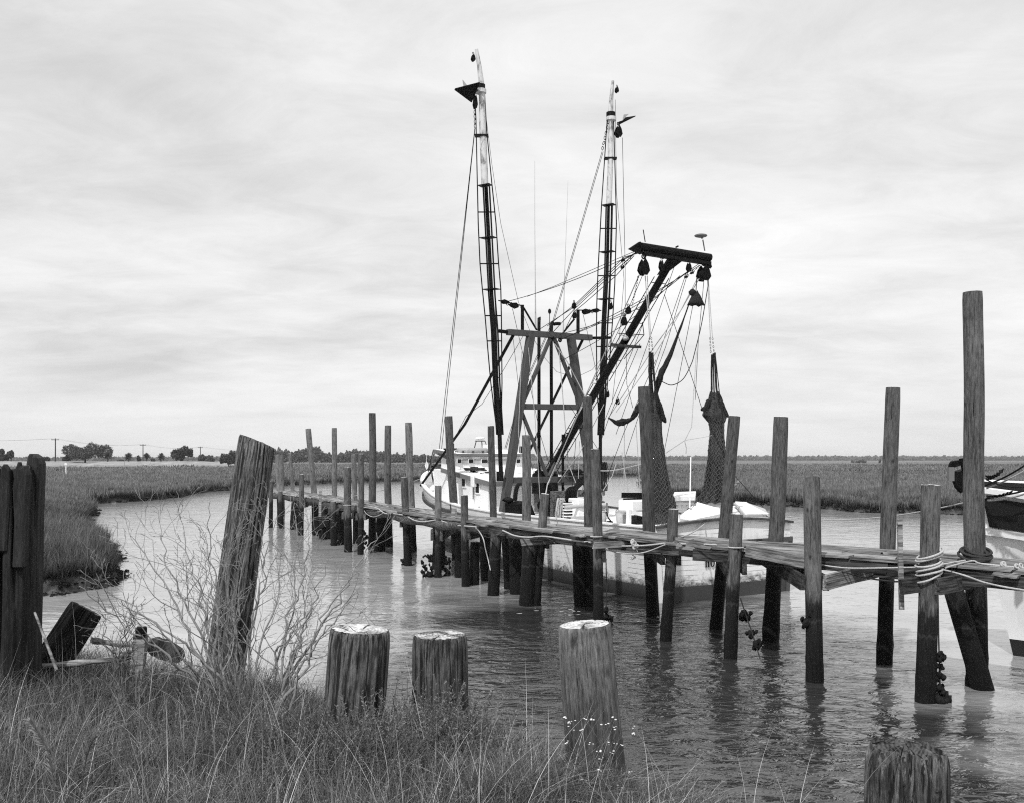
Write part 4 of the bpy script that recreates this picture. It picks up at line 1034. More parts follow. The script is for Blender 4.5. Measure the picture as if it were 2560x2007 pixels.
letter(m, bb, b0.z, .20, LET['n']); letter(m, bb+.17, b0.z, .20, LET['o'])
b1 = T(1780, 1432, 0); bb = (b1-BO).dot(BB)
letter(m, bb, b1.z, .09, LET['F']); letter(m, bb+.075, b1.z, .09, LET['E'])
b1 = T(1818, 1428, 0); bb = (b1-BO).dot(BB); letter(m, bb, b1.z, .09, LET['D']); letter(m, bb+.08, b1.z, .09, LET['I'])
m.build('stern_lettering', MAT['black'], boat)

# deckhouse
def quadbox(m, corners, z0, z1):
    """corners: four (s,b); z0,z1: per-corner heights"""
    vs = [B(s, b, z) for (s, b), z in zip(corners, z0)]+[B(s, b, z) for (s, b), z in zip(corners, z1)]
    m.add(vs, [(3, 2, 1, 0), (4, 5, 6, 7)]+[(i, (i+1) % 4, 4+(i+1) % 4, 4+i) for i in range(4)])
m = MB(); quadbox(m, [(9.9, -1.85), (13.4, -1.8), (13.4, 1.8), (9.9, 1.6)], [1.5]*4, [2.78, 3.18, 3.18, 2.78])
quadbox(m, [(13.41, -1.62), (15.6, -1.3), (15.6, 1.3), (13.41, 1.62)], [1.6]*4, [3.1, 3.2, 3.2, 3.1]); m.build('deckhouse', MAT['white'], boat)
m = MB(); quadbox(m, [(9.62, -1.93), (13.5, -1.93), (13.5, 1.93), (9.62, 1.75)], [2.79, 3.22, 3.22, 2.79], [2.83, 3.26, 3.26, 2.83])
quadbox(m, [(10.2, -1.2), (13.1, -1.2), (13.1, 1.2), (10.2, 1.2)], [2.85, 3.2, 3.2, 2.85], [2.93, 3.3, 3.3, 2.93]); m.build('deckhouse_roof', MAT['white'], boat)
m = MB(); m.beam(B(9.6, -1.95, 2.74), B(13.5, -1.95, 3.18), .05, .16); m.beam(B(9.6, -1.95, 2.74), B(9.6, 1.77, 2.74), .05, .16); m.build('roof_fascia', MAT['trim'], boat)
def window(u0, v0, u1, v1, b, depth=.03):
    a = Cp((u0+u1)/2, (v0+v1)/2, b); hz = (v1-v0)*a.y/FPX/2; hs = .5*abs((Cp(u1, v0, b)-Cp(u0, v0, b)).dot(BA))
    m = MB(); 
    for sg in (-1, 1): m.box(a+BA*sg*(hs+.02), .02, .025, hz+.04, (BA, BB, Vector((0, 0, 1)))); m.box(a+Vector((0, 0, sg*(hz+.02))), hs, .022, .02, (BA, BB, Vector((0, 0, 1))))
    f = m.build('window_frame', MAT['white'], boat); m2 = MB(); m2.box(a, hs, .012, hz, (BA, BB, Vector((0, 0, 1)))); p_ = m2.build('pane', MAT['glass'], boat)
    p_.parent = f; return f
window(1156, 1195, 1164, 1215, -1.845); window(1190.5, 1205, 1199, 1231, -1.86)
m = MB(); m.tube([Cp(1183, 1217, -1.92), Cp(1183, 1247, -1.92)], .022, 6); m.build('drain_pipe', MAT['trim'], boat)
m = MB(); m.tube([Cp(1197.5, 1265, -2.0), Cp(1197.5, 1286, -2.0)], .02, 6); m.build('deck_stanchion', MAT['trim'], boat)
m = MB(); m.box(Cp(1184, 1202, -1.95), .12, .07, .2, (BA, BB, Vector((0, 0, 1)))); m.build('vent_box', MAT['white'], boat, bevel=.02)
m = MB(); m.box(B(9.87, .3, 2.15), .02, .32, .5, (BA, BB, Vector((0, 0, 1)))); m.build('house_door', MAT['trim'], boat)
# wheelhouse
m = MB(); quadbox(m, [(13.05, -1.35), (14.9, -1.3), (14.9, 1.3), (13.05, 1.5)], [3.15]*4, [3.68, 3.84, 3.84, 3.68]); m.build('wheelhouse', MAT['white'], boat)
m = MB(); quadbox(m, [(12.94, -1.6), (15.1, -1.55), (15.1, 1.55), (12.94, 1.78)], [3.69, 3.86, 3.86, 3.69], [3.79, 3.97, 3.97, 3.79]); m.build('wheelhouse_roof', MAT['trim'], boat)
m = MB(); quadbox(m, [(12.98, -1.54), (15.04, -1.5), (15.04, 1.5), (12.98, 1.72)], [3.79, 3.97, 3.97, 3.79], [3.80, 3.98, 3.98, 3.80]); m.build('roof_deck', MAT['white'], boat)
m = MB(); m.box(B(13.03, -.3, 3.5), .012, .98, .075, (BA, BB, Vector((0, 0, 1)))); m.build('window_band', MAT['boxgrey'], boat)
for u0, u1 in ((1143, 1153), (1171, 1183), (1203, 1219), (1290, 1300)):
    c = T((u0+u1)/2, 1151.5, 13.0); hw = (u1-u0)*c.y/FPX/2
    m = MB(); m.box(c-BA*.0, .02, hw+.02, .085, (BA, BB, Vector((0, 0, 1)))); f = m.build('window_frame', MAT['white'], boat)
    m = MB(); m.box(c-BA*.012, .02, hw, .07, (BA, BB, Vector((0, 0, 1)))); p_ = m.build('pane', MAT['glass'], boat); p_.parent = f
m = MB(); m.box(B(14.0, -1.345, 3.52), .3, .02, .11, (BA, BB, Vector((0, 0, 1)))); f = m.build('window_frame', MAT['glass'], boat)
# lamp, cowl and folded cloths on the deckhouse roof
m = MB(); c = Cp(1184, 1177, -1.2); m.tube([c-BB*.02+Vector((0, 0, -.02)), c+Vector((0, 0, .02))], .1, 10); m.box(c+Vector((0, 0, .03))-BA*.05, .1, .13, .13, (BA, BB, Vector((0, 0, 1)))); m.box(c-Vector((0, 0, .13)), .06, .06, .06)
m.build('deck_lamp', MAT['iron'], boat, bevel=.02)
# horns and box on the wheelhouse roof
m = MB(); m.box(B(14.5, -1.1, 4.05), .1, .12, .14, (BA, BB, Vector((0, 0, 1)))); m.box(B(14.5, -1.1, 3.98), .2, .2, .03, (BA, BB, Vector((0, 0, 1)))); m.build('running_light_box', MAT['iron'], boat)
m = MB(); m.box(B(13.3, 1.45, 3.95), .1, .1, .14, (BA, BB, Vector((0, 0, 1)))); m.build('running_light_box', MAT['iron'], boat)
m = MB(); m.box(B(13.6, .15, 3.98), .28, .18, .16, (BA, BB, Vector((0, 0, 1)))); m.build('roof_locker', MAT['white'], boat, bevel=.03)
c = B(14.3, .1, 4.3); m = MB()
for a in range(5):
    x = math.cos(a*1.2566); y = math.sin(a*1.2566); m.tube([c+Vector((x*.3, y*.3, -.34)), c+Vector((x*.19, y*.19, 0))], .015, 5)
m.ring(c, .19, .02, (Vector((1, 0, 0)), Vector((0, 1, 0))), 14, 5); m.build('lamp_cage', MAT['grey_paint'], boat)
m = MB(); m.ball(c+Vector((0, 0, .1)), .2, 12, 6, (1, 1, .35)); m.build('radar_dome', MAT['white'], boat)
lf = MB(); c = T(1181, 1126, 13.5); lf.ring(c, .42, .115, (BB, BA), 36, 10, sx=1.28, sy=.8)
LFr = empty('life_float', c-Vector((0, 0, .12)), 'grey oval life float lying on the wheelhouse roof', 'life float')
lf.build('float_ring', MAT['float'], LFr)
for a in range(10):
    m = MB(); A__ = 2*math.pi*a/10; q = c+BB*math.cos(A__)*.42*1.28*1.26+BA*math.sin(A__)*.5; m.ring(q-Vector((0, 0, .04)), .035, .012, (Vector((1, 0, 0)), Vector((0, 0, 1))), 8, 4); m.build('grab_loop', MAT['iron'], LFr)
m = MB()
for k in range(9): m.tube(smooth_path([B(12.1+random.uniform(-.25, .25), -1.35+random.uniform(-.4, .6), 3.14+.04*j) for j in range(1, 4)], 4), .02, 5)
for k in range(14): m.ring(Cp(1214+random.uniform(-7, 7), 1184, -1.1)+Vector((0, 0, random.uniform(0, .06))), random.uniform(.06, .14), .012, (Vector((1, random.uniform(-.3, .3), 0)).normalized(), Vector((0, 1, random.uniform(-.2, .2))).normalized()), 10, 4)
tag(m.build('rope_pile', MAT['rope_dark'], origin=Cp(1214, 1186, -1.1)), 'small heap of dark rope on the deckhouse roof', 'rope pile')
# bow: anchor on its roller, bits of foredeck
r_ = empty('bow_anchor', B(18.6, 0, 3.1), 'dark anchor hung over the bow of the trawler, beside a small pale flag', 'anchor')
m = MB(); a = Cp(1079, 1165, 0); b = Cp(1064, 1178, 0); m.tube([a+Vector((.9, 0, .12)), a, b], .04, 7); m.build('shank', MAT['iron'], r_)
m = MB(); m.prism([b, b+Vector((.24, .1, -.02)), b+Vector((.1, .2, -.42)), b+Vector((-.12, .1, -.2))], (.0, .06, 0)); m.prism([b, b+Vector((.2, -.25, .1)), b+Vector((.3, -.3, -.3))], (.04, .0, 0)); m.build('fluke', MAT['iron'], r_)
m = MB(); c = Cp(1066, 1157, 0); m.prism([c+Vector((0, 0, .12)), c+Vector((.09, .02, -.06)), c+Vector((.02, 0, -.36)), c+Vector((-.07, 0, -.1))], (0, .02, 0)); m.tube([c+Vector((.0, 0, -.36)), c+Vector((0, 0, .3))], .01, 5)
tag(m.build('bow_flag', MAT['white'], origin=c), 'small pale flag hanging limp at the stem of the trawler', 'flag')
m = MB(); a = Cp(1086, 1131, -.6); m.tube([a, Cp(1074, 1170, -.4)], .035, 6); m.beam(Cp(1084, 1126, -1.3), Cp(1118, 1143, -1.3), .06, .12); m.build('visor_strut', MAT['trim'], boat)
m = MB()
for k in range(3): m.beam(Cp(1083+k*7, 1159+k*4, -.3), Cp(1098+k*6, 1165+k*4, -.3), .05, .05); m.tube([Cp(1090+k*5, 1162, -.3), Cp(1090+k*5, 1178, -.3)], .018, 5)
m.build('bow_roller', MAT['grey_paint'], boat)
tag(MB().box(B(17.3, 0, 2.65), .5, .2, .12, (BA, BB, Vector((0, 0, 1)))).build('anchor_windlass', MAT['boxgrey'], origin=B(17.3, 0, 2.6)), 'pale windlass block on the foredeck inside the bow', 'windlass')

# gantry (A-frame)
S0 = 8.43
def gp(u, v): return T(u, v, S0)
GRY = MAT['grey_paint']
def gbeam(name, a, b, w, h, mat=GRY, up=Vector((0, 0, 1))): m = MB(); m.beam(a, b, w, h, up); return m.build(name, mat, boat, bevel=.012)
gbeam('gantry_leg', gp(1327, 838), gp(1255, 1300), .24, .24, up=BA); gbeam('gantry_leg', gp(1427, 842), gp(1492, 1300), .24, .24, up=BA)
gbeam('gantry_top_bar', gp(1268, 831), gp(1478, 845), .2, .19)
gbeam('gantry_arm', gp(1246, 828), gp(1290, 834), .1, .11, MAT['iron']); gbeam('gantry_arm', gp(1450, 846), gp(1527, 845), .1, .09, MAT['iron'])
gbeam('gantry_cross_bar', gp(1304, 1016), gp(1456, 1018), .14, .19); gbeam('gantry_deck_beam', gp(1263, 1200), gp(1490, 1196), .16, .2)
gbeam('gantry_brace', gp(1377, 843), gp(1306, 1010), .1, .12); gbeam('gantry_brace', gp(1384, 843), gp(1450, 1012), .1, .12)
gbeam('gantry_brace', gp(1303, 1026), gp(1368, 1190), .09, .11); gbeam('gantry_brace', gp(1452, 1026), gp(1372, 1190), .09, .11)
gbeam('gantry_post', gp(1306, 763), gp(1306, 832), .11, .11, MAT['iron']); gbeam('gantry_post', gp(1445, 775), gp(1445, 838), .11, .11, MAT['iron'])
gbeam('post_stay', gp(1309, 770), gp(1342, 826), .05, .06, MAT['iron']); gbeam('post_stay', gp(1436, 798), gp(1407, 834), .05, .06, MAT['iron'])
m = MB(); m.tube([gp(1283, 839), Cp(1162, 1060, -2.0), B(15.4, -1.95, 2.55)], [.055, .05, .045], 8); m.build('forward_stay_pipe', MAT['spar'], boat)
m = MB(); m.tube([gp(1457, 849), B(15, 1.95, 2.5)], .05, 8); m.build('forward_stay_pipe', MAT['spar'], boat)
# two exhaust stacks and their silencers
for (u, s, v0, tipd) in ((1347.5, 9.25, 812, (-4, -9)), (1378.5, 9.1, 824, (14, -14))):
    top = T(u, v0, s); bot = T(u, 1178, s); m = MB()
    tip = T(u+tipd[0], v0+tipd[1], s) if tipd[0] > 0 else T(u+2, v0-14, s)
    m.tube(smooth_path([bot, T(u, 1000, s), top, top.lerp(tip, .5)+Vector((0, 0, .08)), tip+(Vector((.12, 0, 0)) if tipd[0] > 0 else Vector((0, 0, 0)))], 4), .058, 10); st = m.build('exhaust_stack', MAT['spar'], boat)
    m = MB(); m.tube([bot+Vector((0, 0, -.75)), bot+Vector((0, 0, -.1)), bot+Vector((0, 0, -.0)), bot+Vector((0, 0, .08))], [.24, .24, .12, .07], 14); m.ring(bot, .13, .035, (Vector((1, 0, 0)), Vector((0, 1, 0))), 12, 5); m.build('silencer', MAT['black'], boat)
m = MB(); m.tube([T(1407, 1085, 8.8), T(1407, 1240, 8.8)], .045, 8); m.tube(smooth_path([T(1412, 1100, 8.8), T(1412, 1086, 8.8), T(1418, 1082, 8.8), T(1425, 1088, 8.8)], 3), .03, 6); m.build('vent_pipe', MAT['iron'], boat)
# whip aerials
for pts, r in (([(1337, 403), (1337, 560), (1338, 700), (1339, 820)], (.006, .009, .014, .03)), ([(1420, 452), (1416, 568), (1411, 700), (1408, 830)], (.004, .006, .012, .02))):
    m = MB(); m.tube([gp(*p) for p in pts], list(r), 5); o = m.build('whip_aerial', MAT['boxgrey'], boat)
m = MB(); m.tube([gp(1374, 840), gp(1374, 784)], .012, 5); m.ball(gp(1374, 779), .07, 8, 6, (.8, .8, 1.3)); m.build('mast_light', MAT['iron'], boat)
m = MB(); m.ring(gp(1389, 856), .06, .03, (BB, Vector((0, 0, 1))), 12, 6); m.ring(gp(1400, 851), .05, .03, (BB, Vector((0, 0, 1))), 12, 6); m.ball(gp(1379, 843), .11, 8, 6); m.build('pulley_block', MAT['iron'], boat)

# outriggers standing upright
def outrigger(sg, spine, rods, plates, bars, pale_to):
    root_pts = [gp(u, v) for u, v, r in spine]; rad = [r for u, v, r in spine]
    k = max(i for i, (u, v, r) in enumerate(spine) if v <= pale_to)
    m = MB(); m.tube(root_pts[:k+1], rad[:k+1], 12); sp_ = m.build('outrigger_spar', MAT['pale_steel'], boat); sp_['label'] = 'pale upper spar of the outrigger'
    m = MB(); m.tube(root_pts[k:], rad[k:], 12); lo = m.build('outrigger_spar', MAT['spar'], boat)
    for ri, rp in enumerate(rods):
        m = MB(); m.tube([gp(u, v) for u, v in rp], .020, 6); m.build('truss_rod', MAT['spar'], boat)
    # inner channel bars either side of the spar and one aft rod
    for off in (-1, 1):
        m = MB(); m.tube([p+BB*off*.115+BA*(-.02) for p in root_pts[k:]], .028, 6); m.build('channel_bar', MAT['spar'], boat)
    def xs(v, pts):
        vs_ = [p[1] for p in pts]; us_ = [p[0] for p in pts]; return float(np.interp(v, vs_, us_))
    m = MB()
    aft = [gp(xs(v, [(a, b) for a, b, c in spine]), v)-BA*w for v, w in zip(plates+[spine[-1][1]], [.24]*len(plates)+[.02])]
    m.tube(aft, .016, 5); m.build('truss_rod', MAT['spar'], boat)
    for v in plates:
        c = gp(xs(v, [(a, b) for a, b, c_ in spine]), v); a = gp(xs(v, rods[0]), v); b = gp(xs(v, rods[1]), v)
        mm = MB(); mm.prism([a, c+BA*.26, b, c-BA*.26], (0, 0, .025)); mm.build('spacer_plate', MAT['spar'], boat)
    for v in bars:
        a = gp(xs(v, rods[0]), v); b = gp(xs(v, rods[1]), v); mm = MB(); mm.tube([a, b], .022, 5); mm.build('spacer_bar', MAT['spar'], boat)
outrigger(-1, [(1191, 124, .055), (1198, 165, .075), (1204, 215, .10), (1206, 300, .11), (1209, 380, .115), (1212, 463, .12), (1215, 467, .062), (1223, 620, .062), (1229, 740, .065), (1236, 829, .07), (1241, 958, .075), (1245, 1020, .09), (1249, 1086, .085)],
          [[(1193.5, 463), (1195.6, 560), (1200, 660), (1206, 725), (1213, 794), (1220, 880), (1227, 958), (1240, 1060), (1248, 1090)], [(1230, 463), (1240, 560), (1246, 654), (1252, 724), (1253.5, 794), (1255, 958), (1253, 1060), (1250, 1090)]],
          [465, 596, 725], [531, 660, 790, 853], 466)
outrigger(1, [(1532, 203, .05), (1528, 250, .075), (1526, 292, .10), (1526.6, 396, .10), (1522, 512, .10), (1521.5, 516, .05), (1518, 680, .055), (1511, 821, .06), (1506.5, 961, .07), (1503, 1040, .09), (1501, 1087, .08)],
          [[(1504, 512), (1495, 677), (1492, 760), (1491, 849), (1492.5, 973), (1498, 1050), (1501, 1092)], [(1540, 512), (1541, 560), (1537, 709), (1532, 793), (1526, 877), (1516, 990), (1503, 1092)]],
          [514, 631, 749], [572, 690, 808, 867], 515)
m = MB(); m.tube([gp(1249, 1084), gp(1251, 1150), gp(1253, 1192)], .07, 10); m.box(gp(1250, 1190), .12, .1, .16); m.build('outrigger_foot', MAT['spar'], boat)
m = MB(); m.tube([gp(1501, 1085), gp(1501, 1254)], .06, 10); m.build('outrigger_foot', MAT['spar'], boat)
# upper thin rods
for a, b in (((1193.5, 463), (1190, 300)), ((1190, 300), (1186, 220)), ((1230, 463), (1217, 330)), ((1217, 330), (1211, 225)), ((1504, 512), (1518, 300)), ((1540, 512), (1534, 300))):
    m = MB(); m.tube([gp(*a), gp(*b)], .019, 5); m.build('head_rod', MAT['spar'], boat)
for (u, v) in ((1204, 340), (1526, 397)):
    c = gp(u, v); m = MB(); m.box(c, .22, .1, .03); m.build('spacer_bar', MAT['spar'], boat)
for (u, v) in ((1201, 218), (1527, 287)):
    m = MB(); c = gp(u, v); m.tube([c-Vector((0, 0, .09)), c+Vector((0, 0, .07))], .16, 12); m.build('head_collar', MAT['spar'], boat)
    m = MB(); c = gp(u+1, v+11); m.tube([c-Vector((0, 0, .06)), c+Vector((0, 0, .06))], .18, 10); m.build('head_band', MAT['pale_steel'], boat)
# stabiliser plates (birds) at the outrigger heads
def bird(tip, root_, low, fin, label):
    r_ = empty('stabiliser', gp(*root_), label, 'stabiliser', 'delta stabilisers at the outrigger heads')
    m = MB(); a, b, c = gp(*tip), gp(*root_), gp(*low); m.prism([a, b-BA*.35, c, b+BA*.1+Vector((0, 0, -.05))], (0, 0, .03)); m.prism([a, b, c], BA*.05); m.build('wing', MAT['iron'], r_)
    m = MB(); f0, f1, f2 = [gp(*q) for q in fin]; m.prism([f0, f1, f2], BA*.03); m.build('fin', MAT['boxgrey'], r_)
bird((1137, 224), (1187, 217), (1180, 256), [(1157, 200), (1170, 217), (1160, 218)], 'dark triangular stabiliser plate hung at the head of the left outrigger')
bird((1589, 292), (1549, 304), (1547, 313), [(1557, 300), (1560, 287), (1572, 286)], 'smaller triangular stabiliser plate at the head of the right outrigger')
# blocks
def pblock(c, w, h, ax=None, d=.1):
    ax = ax or Vector((0, 0, 1)); ax = ax.normalized(); sd_ = ax.cross(BA).normalized(); m = MB()
    poly = [c+ax*h*.5, c+sd_*w*.32+ax*h*.2, c+sd_*w*.5-ax*h*.22, c+sd_*w*.2-ax*h*.5, c-sd_*w*.2-ax*h*.5, c-sd_*w*.5-ax*h*.22, c-sd_*w*.32+ax*h*.2]
    for o in (-d*.5, d*.35): m.prism([p+BA*o for p in poly], BA*d*.15)
    m.tube([c-ax*h*.14-BA*d*.3, c-ax*h*.14+BA*d*.3], w*.42, 14); m.ring(c+ax*h*.62, w*.2, w*.07, (sd_, ax), 12, 5)
    return m
def add_block(c, w, h, ax=None, d=.1): return pblock(c, w, h, ax, d).build('pulley_block', MAT['iron'], boat)
add_block(gp(1183, 145), .14, .24); add_block(gp(1542, 225), .13, .22); add_block(gp(1546, 329), .26, .42, d=.16); add_block(gp(1188, 255), .13, .45, d=.14)
def chain(a, b, r=.02, name='chain', drop=0.0):
    pts = sag(a, b, drop, max(4, int((b-a).length/(r*4.2)))); m = MB()
    for i, (p, q) in enumerate(zip(pts[:-1], pts[1:])):
        d_ = (q-p).normalized(); s1 = d_.orthogonal().normalized(); s2 = d_.cross(s1)
        m.ring((p+q)/2, r, r*.32, (d_, s1 if i % 2 else s2), 8, 4, sx=1.5)
    return m.build(name, MAT['iron'], boat)
chain(gp(1187, 275), gp(1188, 322), .045); chain(gp(1211, 225), gp(1211, 320), .035); chain(gp(1522, 300), gp(1505, 378), .045)
# turnbuckle tackles between gantry posts and outriggers
for (a, b, tl) in (((1246, 752), (1306, 765), 1), ((1503, 777), (1445, 776), -1)):
    A1, B1 = gp(*a), gp(*b); m = MB(); m.tube([A1, B1], .02, 6)
    c1 = A1.lerp(B1, .3 if tl > 0 else .28); c2 = A1.lerp(B1, .62); dd = (B1-A1).normalized()
    m.build('tackle_wire', MAT['iron'], boat); pblock(c1, .15, .34, dd).build('pulley_block', MAT['iron'], boat); pblock(c2-Vector((0, 0, .05)), .2, .36, -dd).build('pulley_block', MAT['iron'], boat)
add_block(gp(1527, 765), .12, .26); add_block(gp(1519, 985), .1, .26); add_block(T(1544, 1004, 7), .12, .2)

# boom
bb0 = Cp(1363, 1198, 0); bb1 = Cp(1681, 648, 0)
m = MB(); m.tube([bb0, bb0.lerp(bb1, .5), bb1], [.13, .125, .105], 14); m.build('boom', MAT['spar'], boat)
XL, XR = T(1601, 617, 2.24), T(1775, 645, 2.24); dx_ = (XR-XL).normalized()
m = MB(); m.tube([XL, XR], .115, 14); m.build('boom_crossbar', MAT['spar'], boat)
m = MB(); m.beam(XL-Vector((0, 0, .17))+dx_*.1, XR-Vector((0, 0, .17)), .13, .10); m.prism([XL+Vector((0, 0, .14)), XL-dx_*.36-Vector((0, 0, .1)), XL-Vector((0, 0, .2))+dx_*.05, XL+dx_*.15], BA*.1); m.build('crossbar_flange', MAT['spar'], boat)
m = MB(); jc = XL.lerp(XR, .5); m.prism([jc-dx_*.22-Vector((0, 0, .2)), jc+dx_*.26-Vector((0, 0, .2)), bb1.lerp(bb0, .05)+dx_*.1, bb1.lerp(bb0, .06)-dx_*.12], BA*.14); m.build('boom_gusset', MAT['spar'], boat)
m = MB(); m.tube([T(1613, 606, 2.24), T(1608, 575, 2.24)], .014, 5); m.build('aerial', MAT['iron'], boat)
m = MB(); m.tube([T(1762, 628, 2.24), T(1757, 600, 2.24)], .018, 6); m.ball(T(1752, 590, 2.24), .19, 14, 6, (1, .9, .28)); m.ball(T(1755, 594, 2.24), .045, 8, 6); m.build('deck_light', MAT['trim'], boat)
m = MB(); m.beam(T(1690, 619, 2.24), T(1695, 616, 2.24), .05, .04); m.build('bar_cleat', MAT['iron'], boat)
add_block(T(1609, 668, 2.24), .30, .46, d=.2); add_block(T(1653, 663, 2.24), .13, .30); add_block(T(1722, 668, 2.24), .15, .26); add_block(T(1759, 683, 2.24), .36, .46, d=.26); add_block(T(1772, 664, 2.24), .16, .2)
for (u, v0, v1) in ((1612, 628, 648), (1657, 634, 650), (1726, 640, 656), (1766, 646, 660), (1630, 630, 640), (1692, 640, 656)):
    m = MB(); m.ring(T(u, (v0+v1)/2, 2.24), (v1-v0)/2*27/2400*.7, .018, (BB, Vector((0, 0, 1))), 12, 5, sx=.6); m.build('shackle', MAT['iron'], boat)
# boom ladder
bd = (bb1-bb0).normalized(); sdl = BB
for o_ in (.26, -.26):
    segs = [(.04, .48), (.50, .93)]
    for a, b in segs:
        m = MB(); m.tube([bb0.lerp(bb1, a)+sdl*o_+Vector((0, 0, -.02)), bb0.lerp(bb1, (a+b)/2)+sdl*o_*1.05, bb0.lerp(bb1, b)+sdl*o_], .014, 5); m.build('ladder_rail', MAT['spar'], boat)
for k in range(17):
    t_ = .06+k*.053
    m = MB(); m.tube([bb0.lerp(bb1, t_)-sdl*.27, bb0.lerp(bb1, t_)+sdl*.27], .012, 5); m.build('ladder_rung', MAT['spar'], boat)
for (a, b) in (((1545, 834), (1610, 838)), ((1610, 838), (1606, 806)), ((1610, 838), (1560, 898))):
    m = MB(); m.tube([Cp(*a, .1), Cp(*b, .1)], .013, 5); m.build('ladder_hoop', MAT['spar'], boat)
m = MB(); c = Cp(1564, 866, 0); m.box(c+BB*.0+Vector((0, 0, .0)), .12, .5, .03, (BA, BB, Vector((0, 0, 1)))); pb = Cp(1535, 862, -.05); pc = Cp(1594, 868, .05)
m.beam(pb, pc, .3, .07); m.build('crow_platform', MAT['beam'], boat)
m = MB(); m.ball(Cp(1564, 846, -.1), .10, 10, 6, (1, 1, .8)); m.tube([Cp(1564, 836, -.1), Cp(1564, 842, -.1)], .03, 6); m.build('boom_lamp', MAT['lampglass'], boat)

# standing and running rigging
def rig(pts, r=.011, mat='wire', name='rigging_wire', nn=5):
    m = MB(); m.tube(pts, r, nn); return m.build(name, MAT[mat], boat)
R_ = 'rope'
rig([gp(1187, 322), B(15.3, -1.2, 4.0)], .012); rig([gp(1189, 322)+BA*.05, B(15.3, -1.1, 4.0)], .012)
rig([B(15.1, -1.55, 3.95), B(18.2, -.4, 3.0)], .02)
rig(sag(XL-Vector((0, 0, .12)), gp(1266, 755), .12)); 
for o_, tgt in ((0, (1352, 822)), (.06, (1378, 836)), (-.05, (1368, 816))):
    mid = T(1436, 768+o_*90, 7.2); rig([XL+Vector((0, 0, -.12+o_)), T(1560, 650+o_*130, 4.2), mid, gp(*tgt)], .012)
rig([T(1585, 640, 2.4), T(1540, 690, 4), T(1460, 760, 6.5), T(1435, 780, 7), gp(1408, 834)], .012)
add_block(T(1435, 764, 7.2), .14, .22); add_block(T(1436, 788, 7.2), .12, .24); add_block(T(1571, 776, 4.5), .17, .24); add_block(T(1560, 802, 4.6), .19, .30)
for (a, b, c) in (((1755, 655), (1572, 775), (1400, 850)), ((1720, 680), (1575, 782), (1395, 838)), ((1750, 664), (1568, 770), (1386, 858)), ((1700, 690), (1560, 812), (1400, 905))):
    rig(smooth_path([T(a[0], a[1], 2.3), T(b[0], b[1], 5), gp(*c)], 5), .011)
for p in ((1557, 651), (1556, 668), (1715, 692), (1730, 682)): add_block(T(p[0], p[1], 3.0), .07, .1)
rig([T(1596, 625, 2.3), T(1384, 717, 6.5), gp(1318, 742)], .009)
chain(T(1588, 628, 2.3), T(1556, 668, 3), .03); chain(T(1752, 664, 2.3), T(1716, 692, 3), .03)
rig([gp(1556, 345), gp(1563, 677), gp(1563, 765), T(1567, 961, 7.5), T(1582, 1019, 6)], .009); rig([gp(1538, 250), gp(1541, 480), gp(1560, 700), gp(1548, 850), T(1530, 1010, 7)], .008)
for o_ in (0, 3): rig([gp(1505+o_, 380), gp(1418+o_, 680), gp(1383+o_, 800), gp(1314+o_, 953), gp(1262+o_, 1120)], .010)
rig([gp(1216, 300), gp(1230, 414), gp(1252, 560), gp(1296, 756), gp(1330, 841), gp(1363, 897), gp(1392, 930), gp(1440, 944), gp(1480, 925), gp(1510, 890)], .007)
rig([gp(1281, 772), gp(1321, 946), gp(1352, 1090), gp(1382, 1190)], .009); rig([gp(1308, 840), gp(1259, 925), gp(1205, 1010), gp(1165, 1040), B(14.5, -1.2, 3.9)], .009)
rig([gp(1282, 840), gp(1300, 1000), gp(1320, 1120), gp(1348, 1245)], .008); rig([T(1457, 776+8, 8.3), T(1480, 880, 8.3), T(1505, 1000, 8.3)], .008)
rig([T(1613, 690, 2.24), T(1624, 843, 2.1)], .014, R_, 'rigging_rope'); rig([T(1618, 690, 2.24), T(1627, 843, 2.1)], .011, R_, 'rigging_rope')
rig([T(1598, 688, 2.24), T(1537, 827, 4), T(1464, 990, 6), T(1371, 1206, 8.2)], .017, R_, 'rigging_rope')
chain(T(1596, 690, 2.24), T(1580, 768, 3), .022); chain(T(1624, 843, 2.1), T(1623, 878, 2), .022); chain(T(1628, 843, 2.1), T(1632, 878, 2), .022)
rig([T(1769, 698, 2.24), T(1776, 843, 2.0)], .013, R_, 'rigging_rope'); rig([T(1771, 700, 2.24), T(1781, 843, 2.0)], .011, R_, 'rigging_rope')
chain(T(1775, 843, 2.0), T(1777, 884, 2), .022); chain(T(1781, 843, 2.0), T(1785, 882, 2), .022)
rig(smooth_path([T(1771, 709, 2.24), T(1754, 810, 2.1), T(1736, 885, 2), T(1728, 911, 2), T(1708, 948, 2), T(1681, 963, 2), T(1660, 957, 2), T(1641, 945, 2)], 5), .013, 'wire')
rig([T(1748, 697, 2.24), T(1703, 775, 2.6), T(1633, 872, 3.2), T(1560, 985, 4), T(1520, 1045, 4.6)], .014, R_, 'rigging_rope')
rig([T(1743, 697, 2.24), T(1690, 800, 2.6), T(1610, 930, 3.2), T(1540, 1030, 4)], .012, R_, 'rigging_rope')
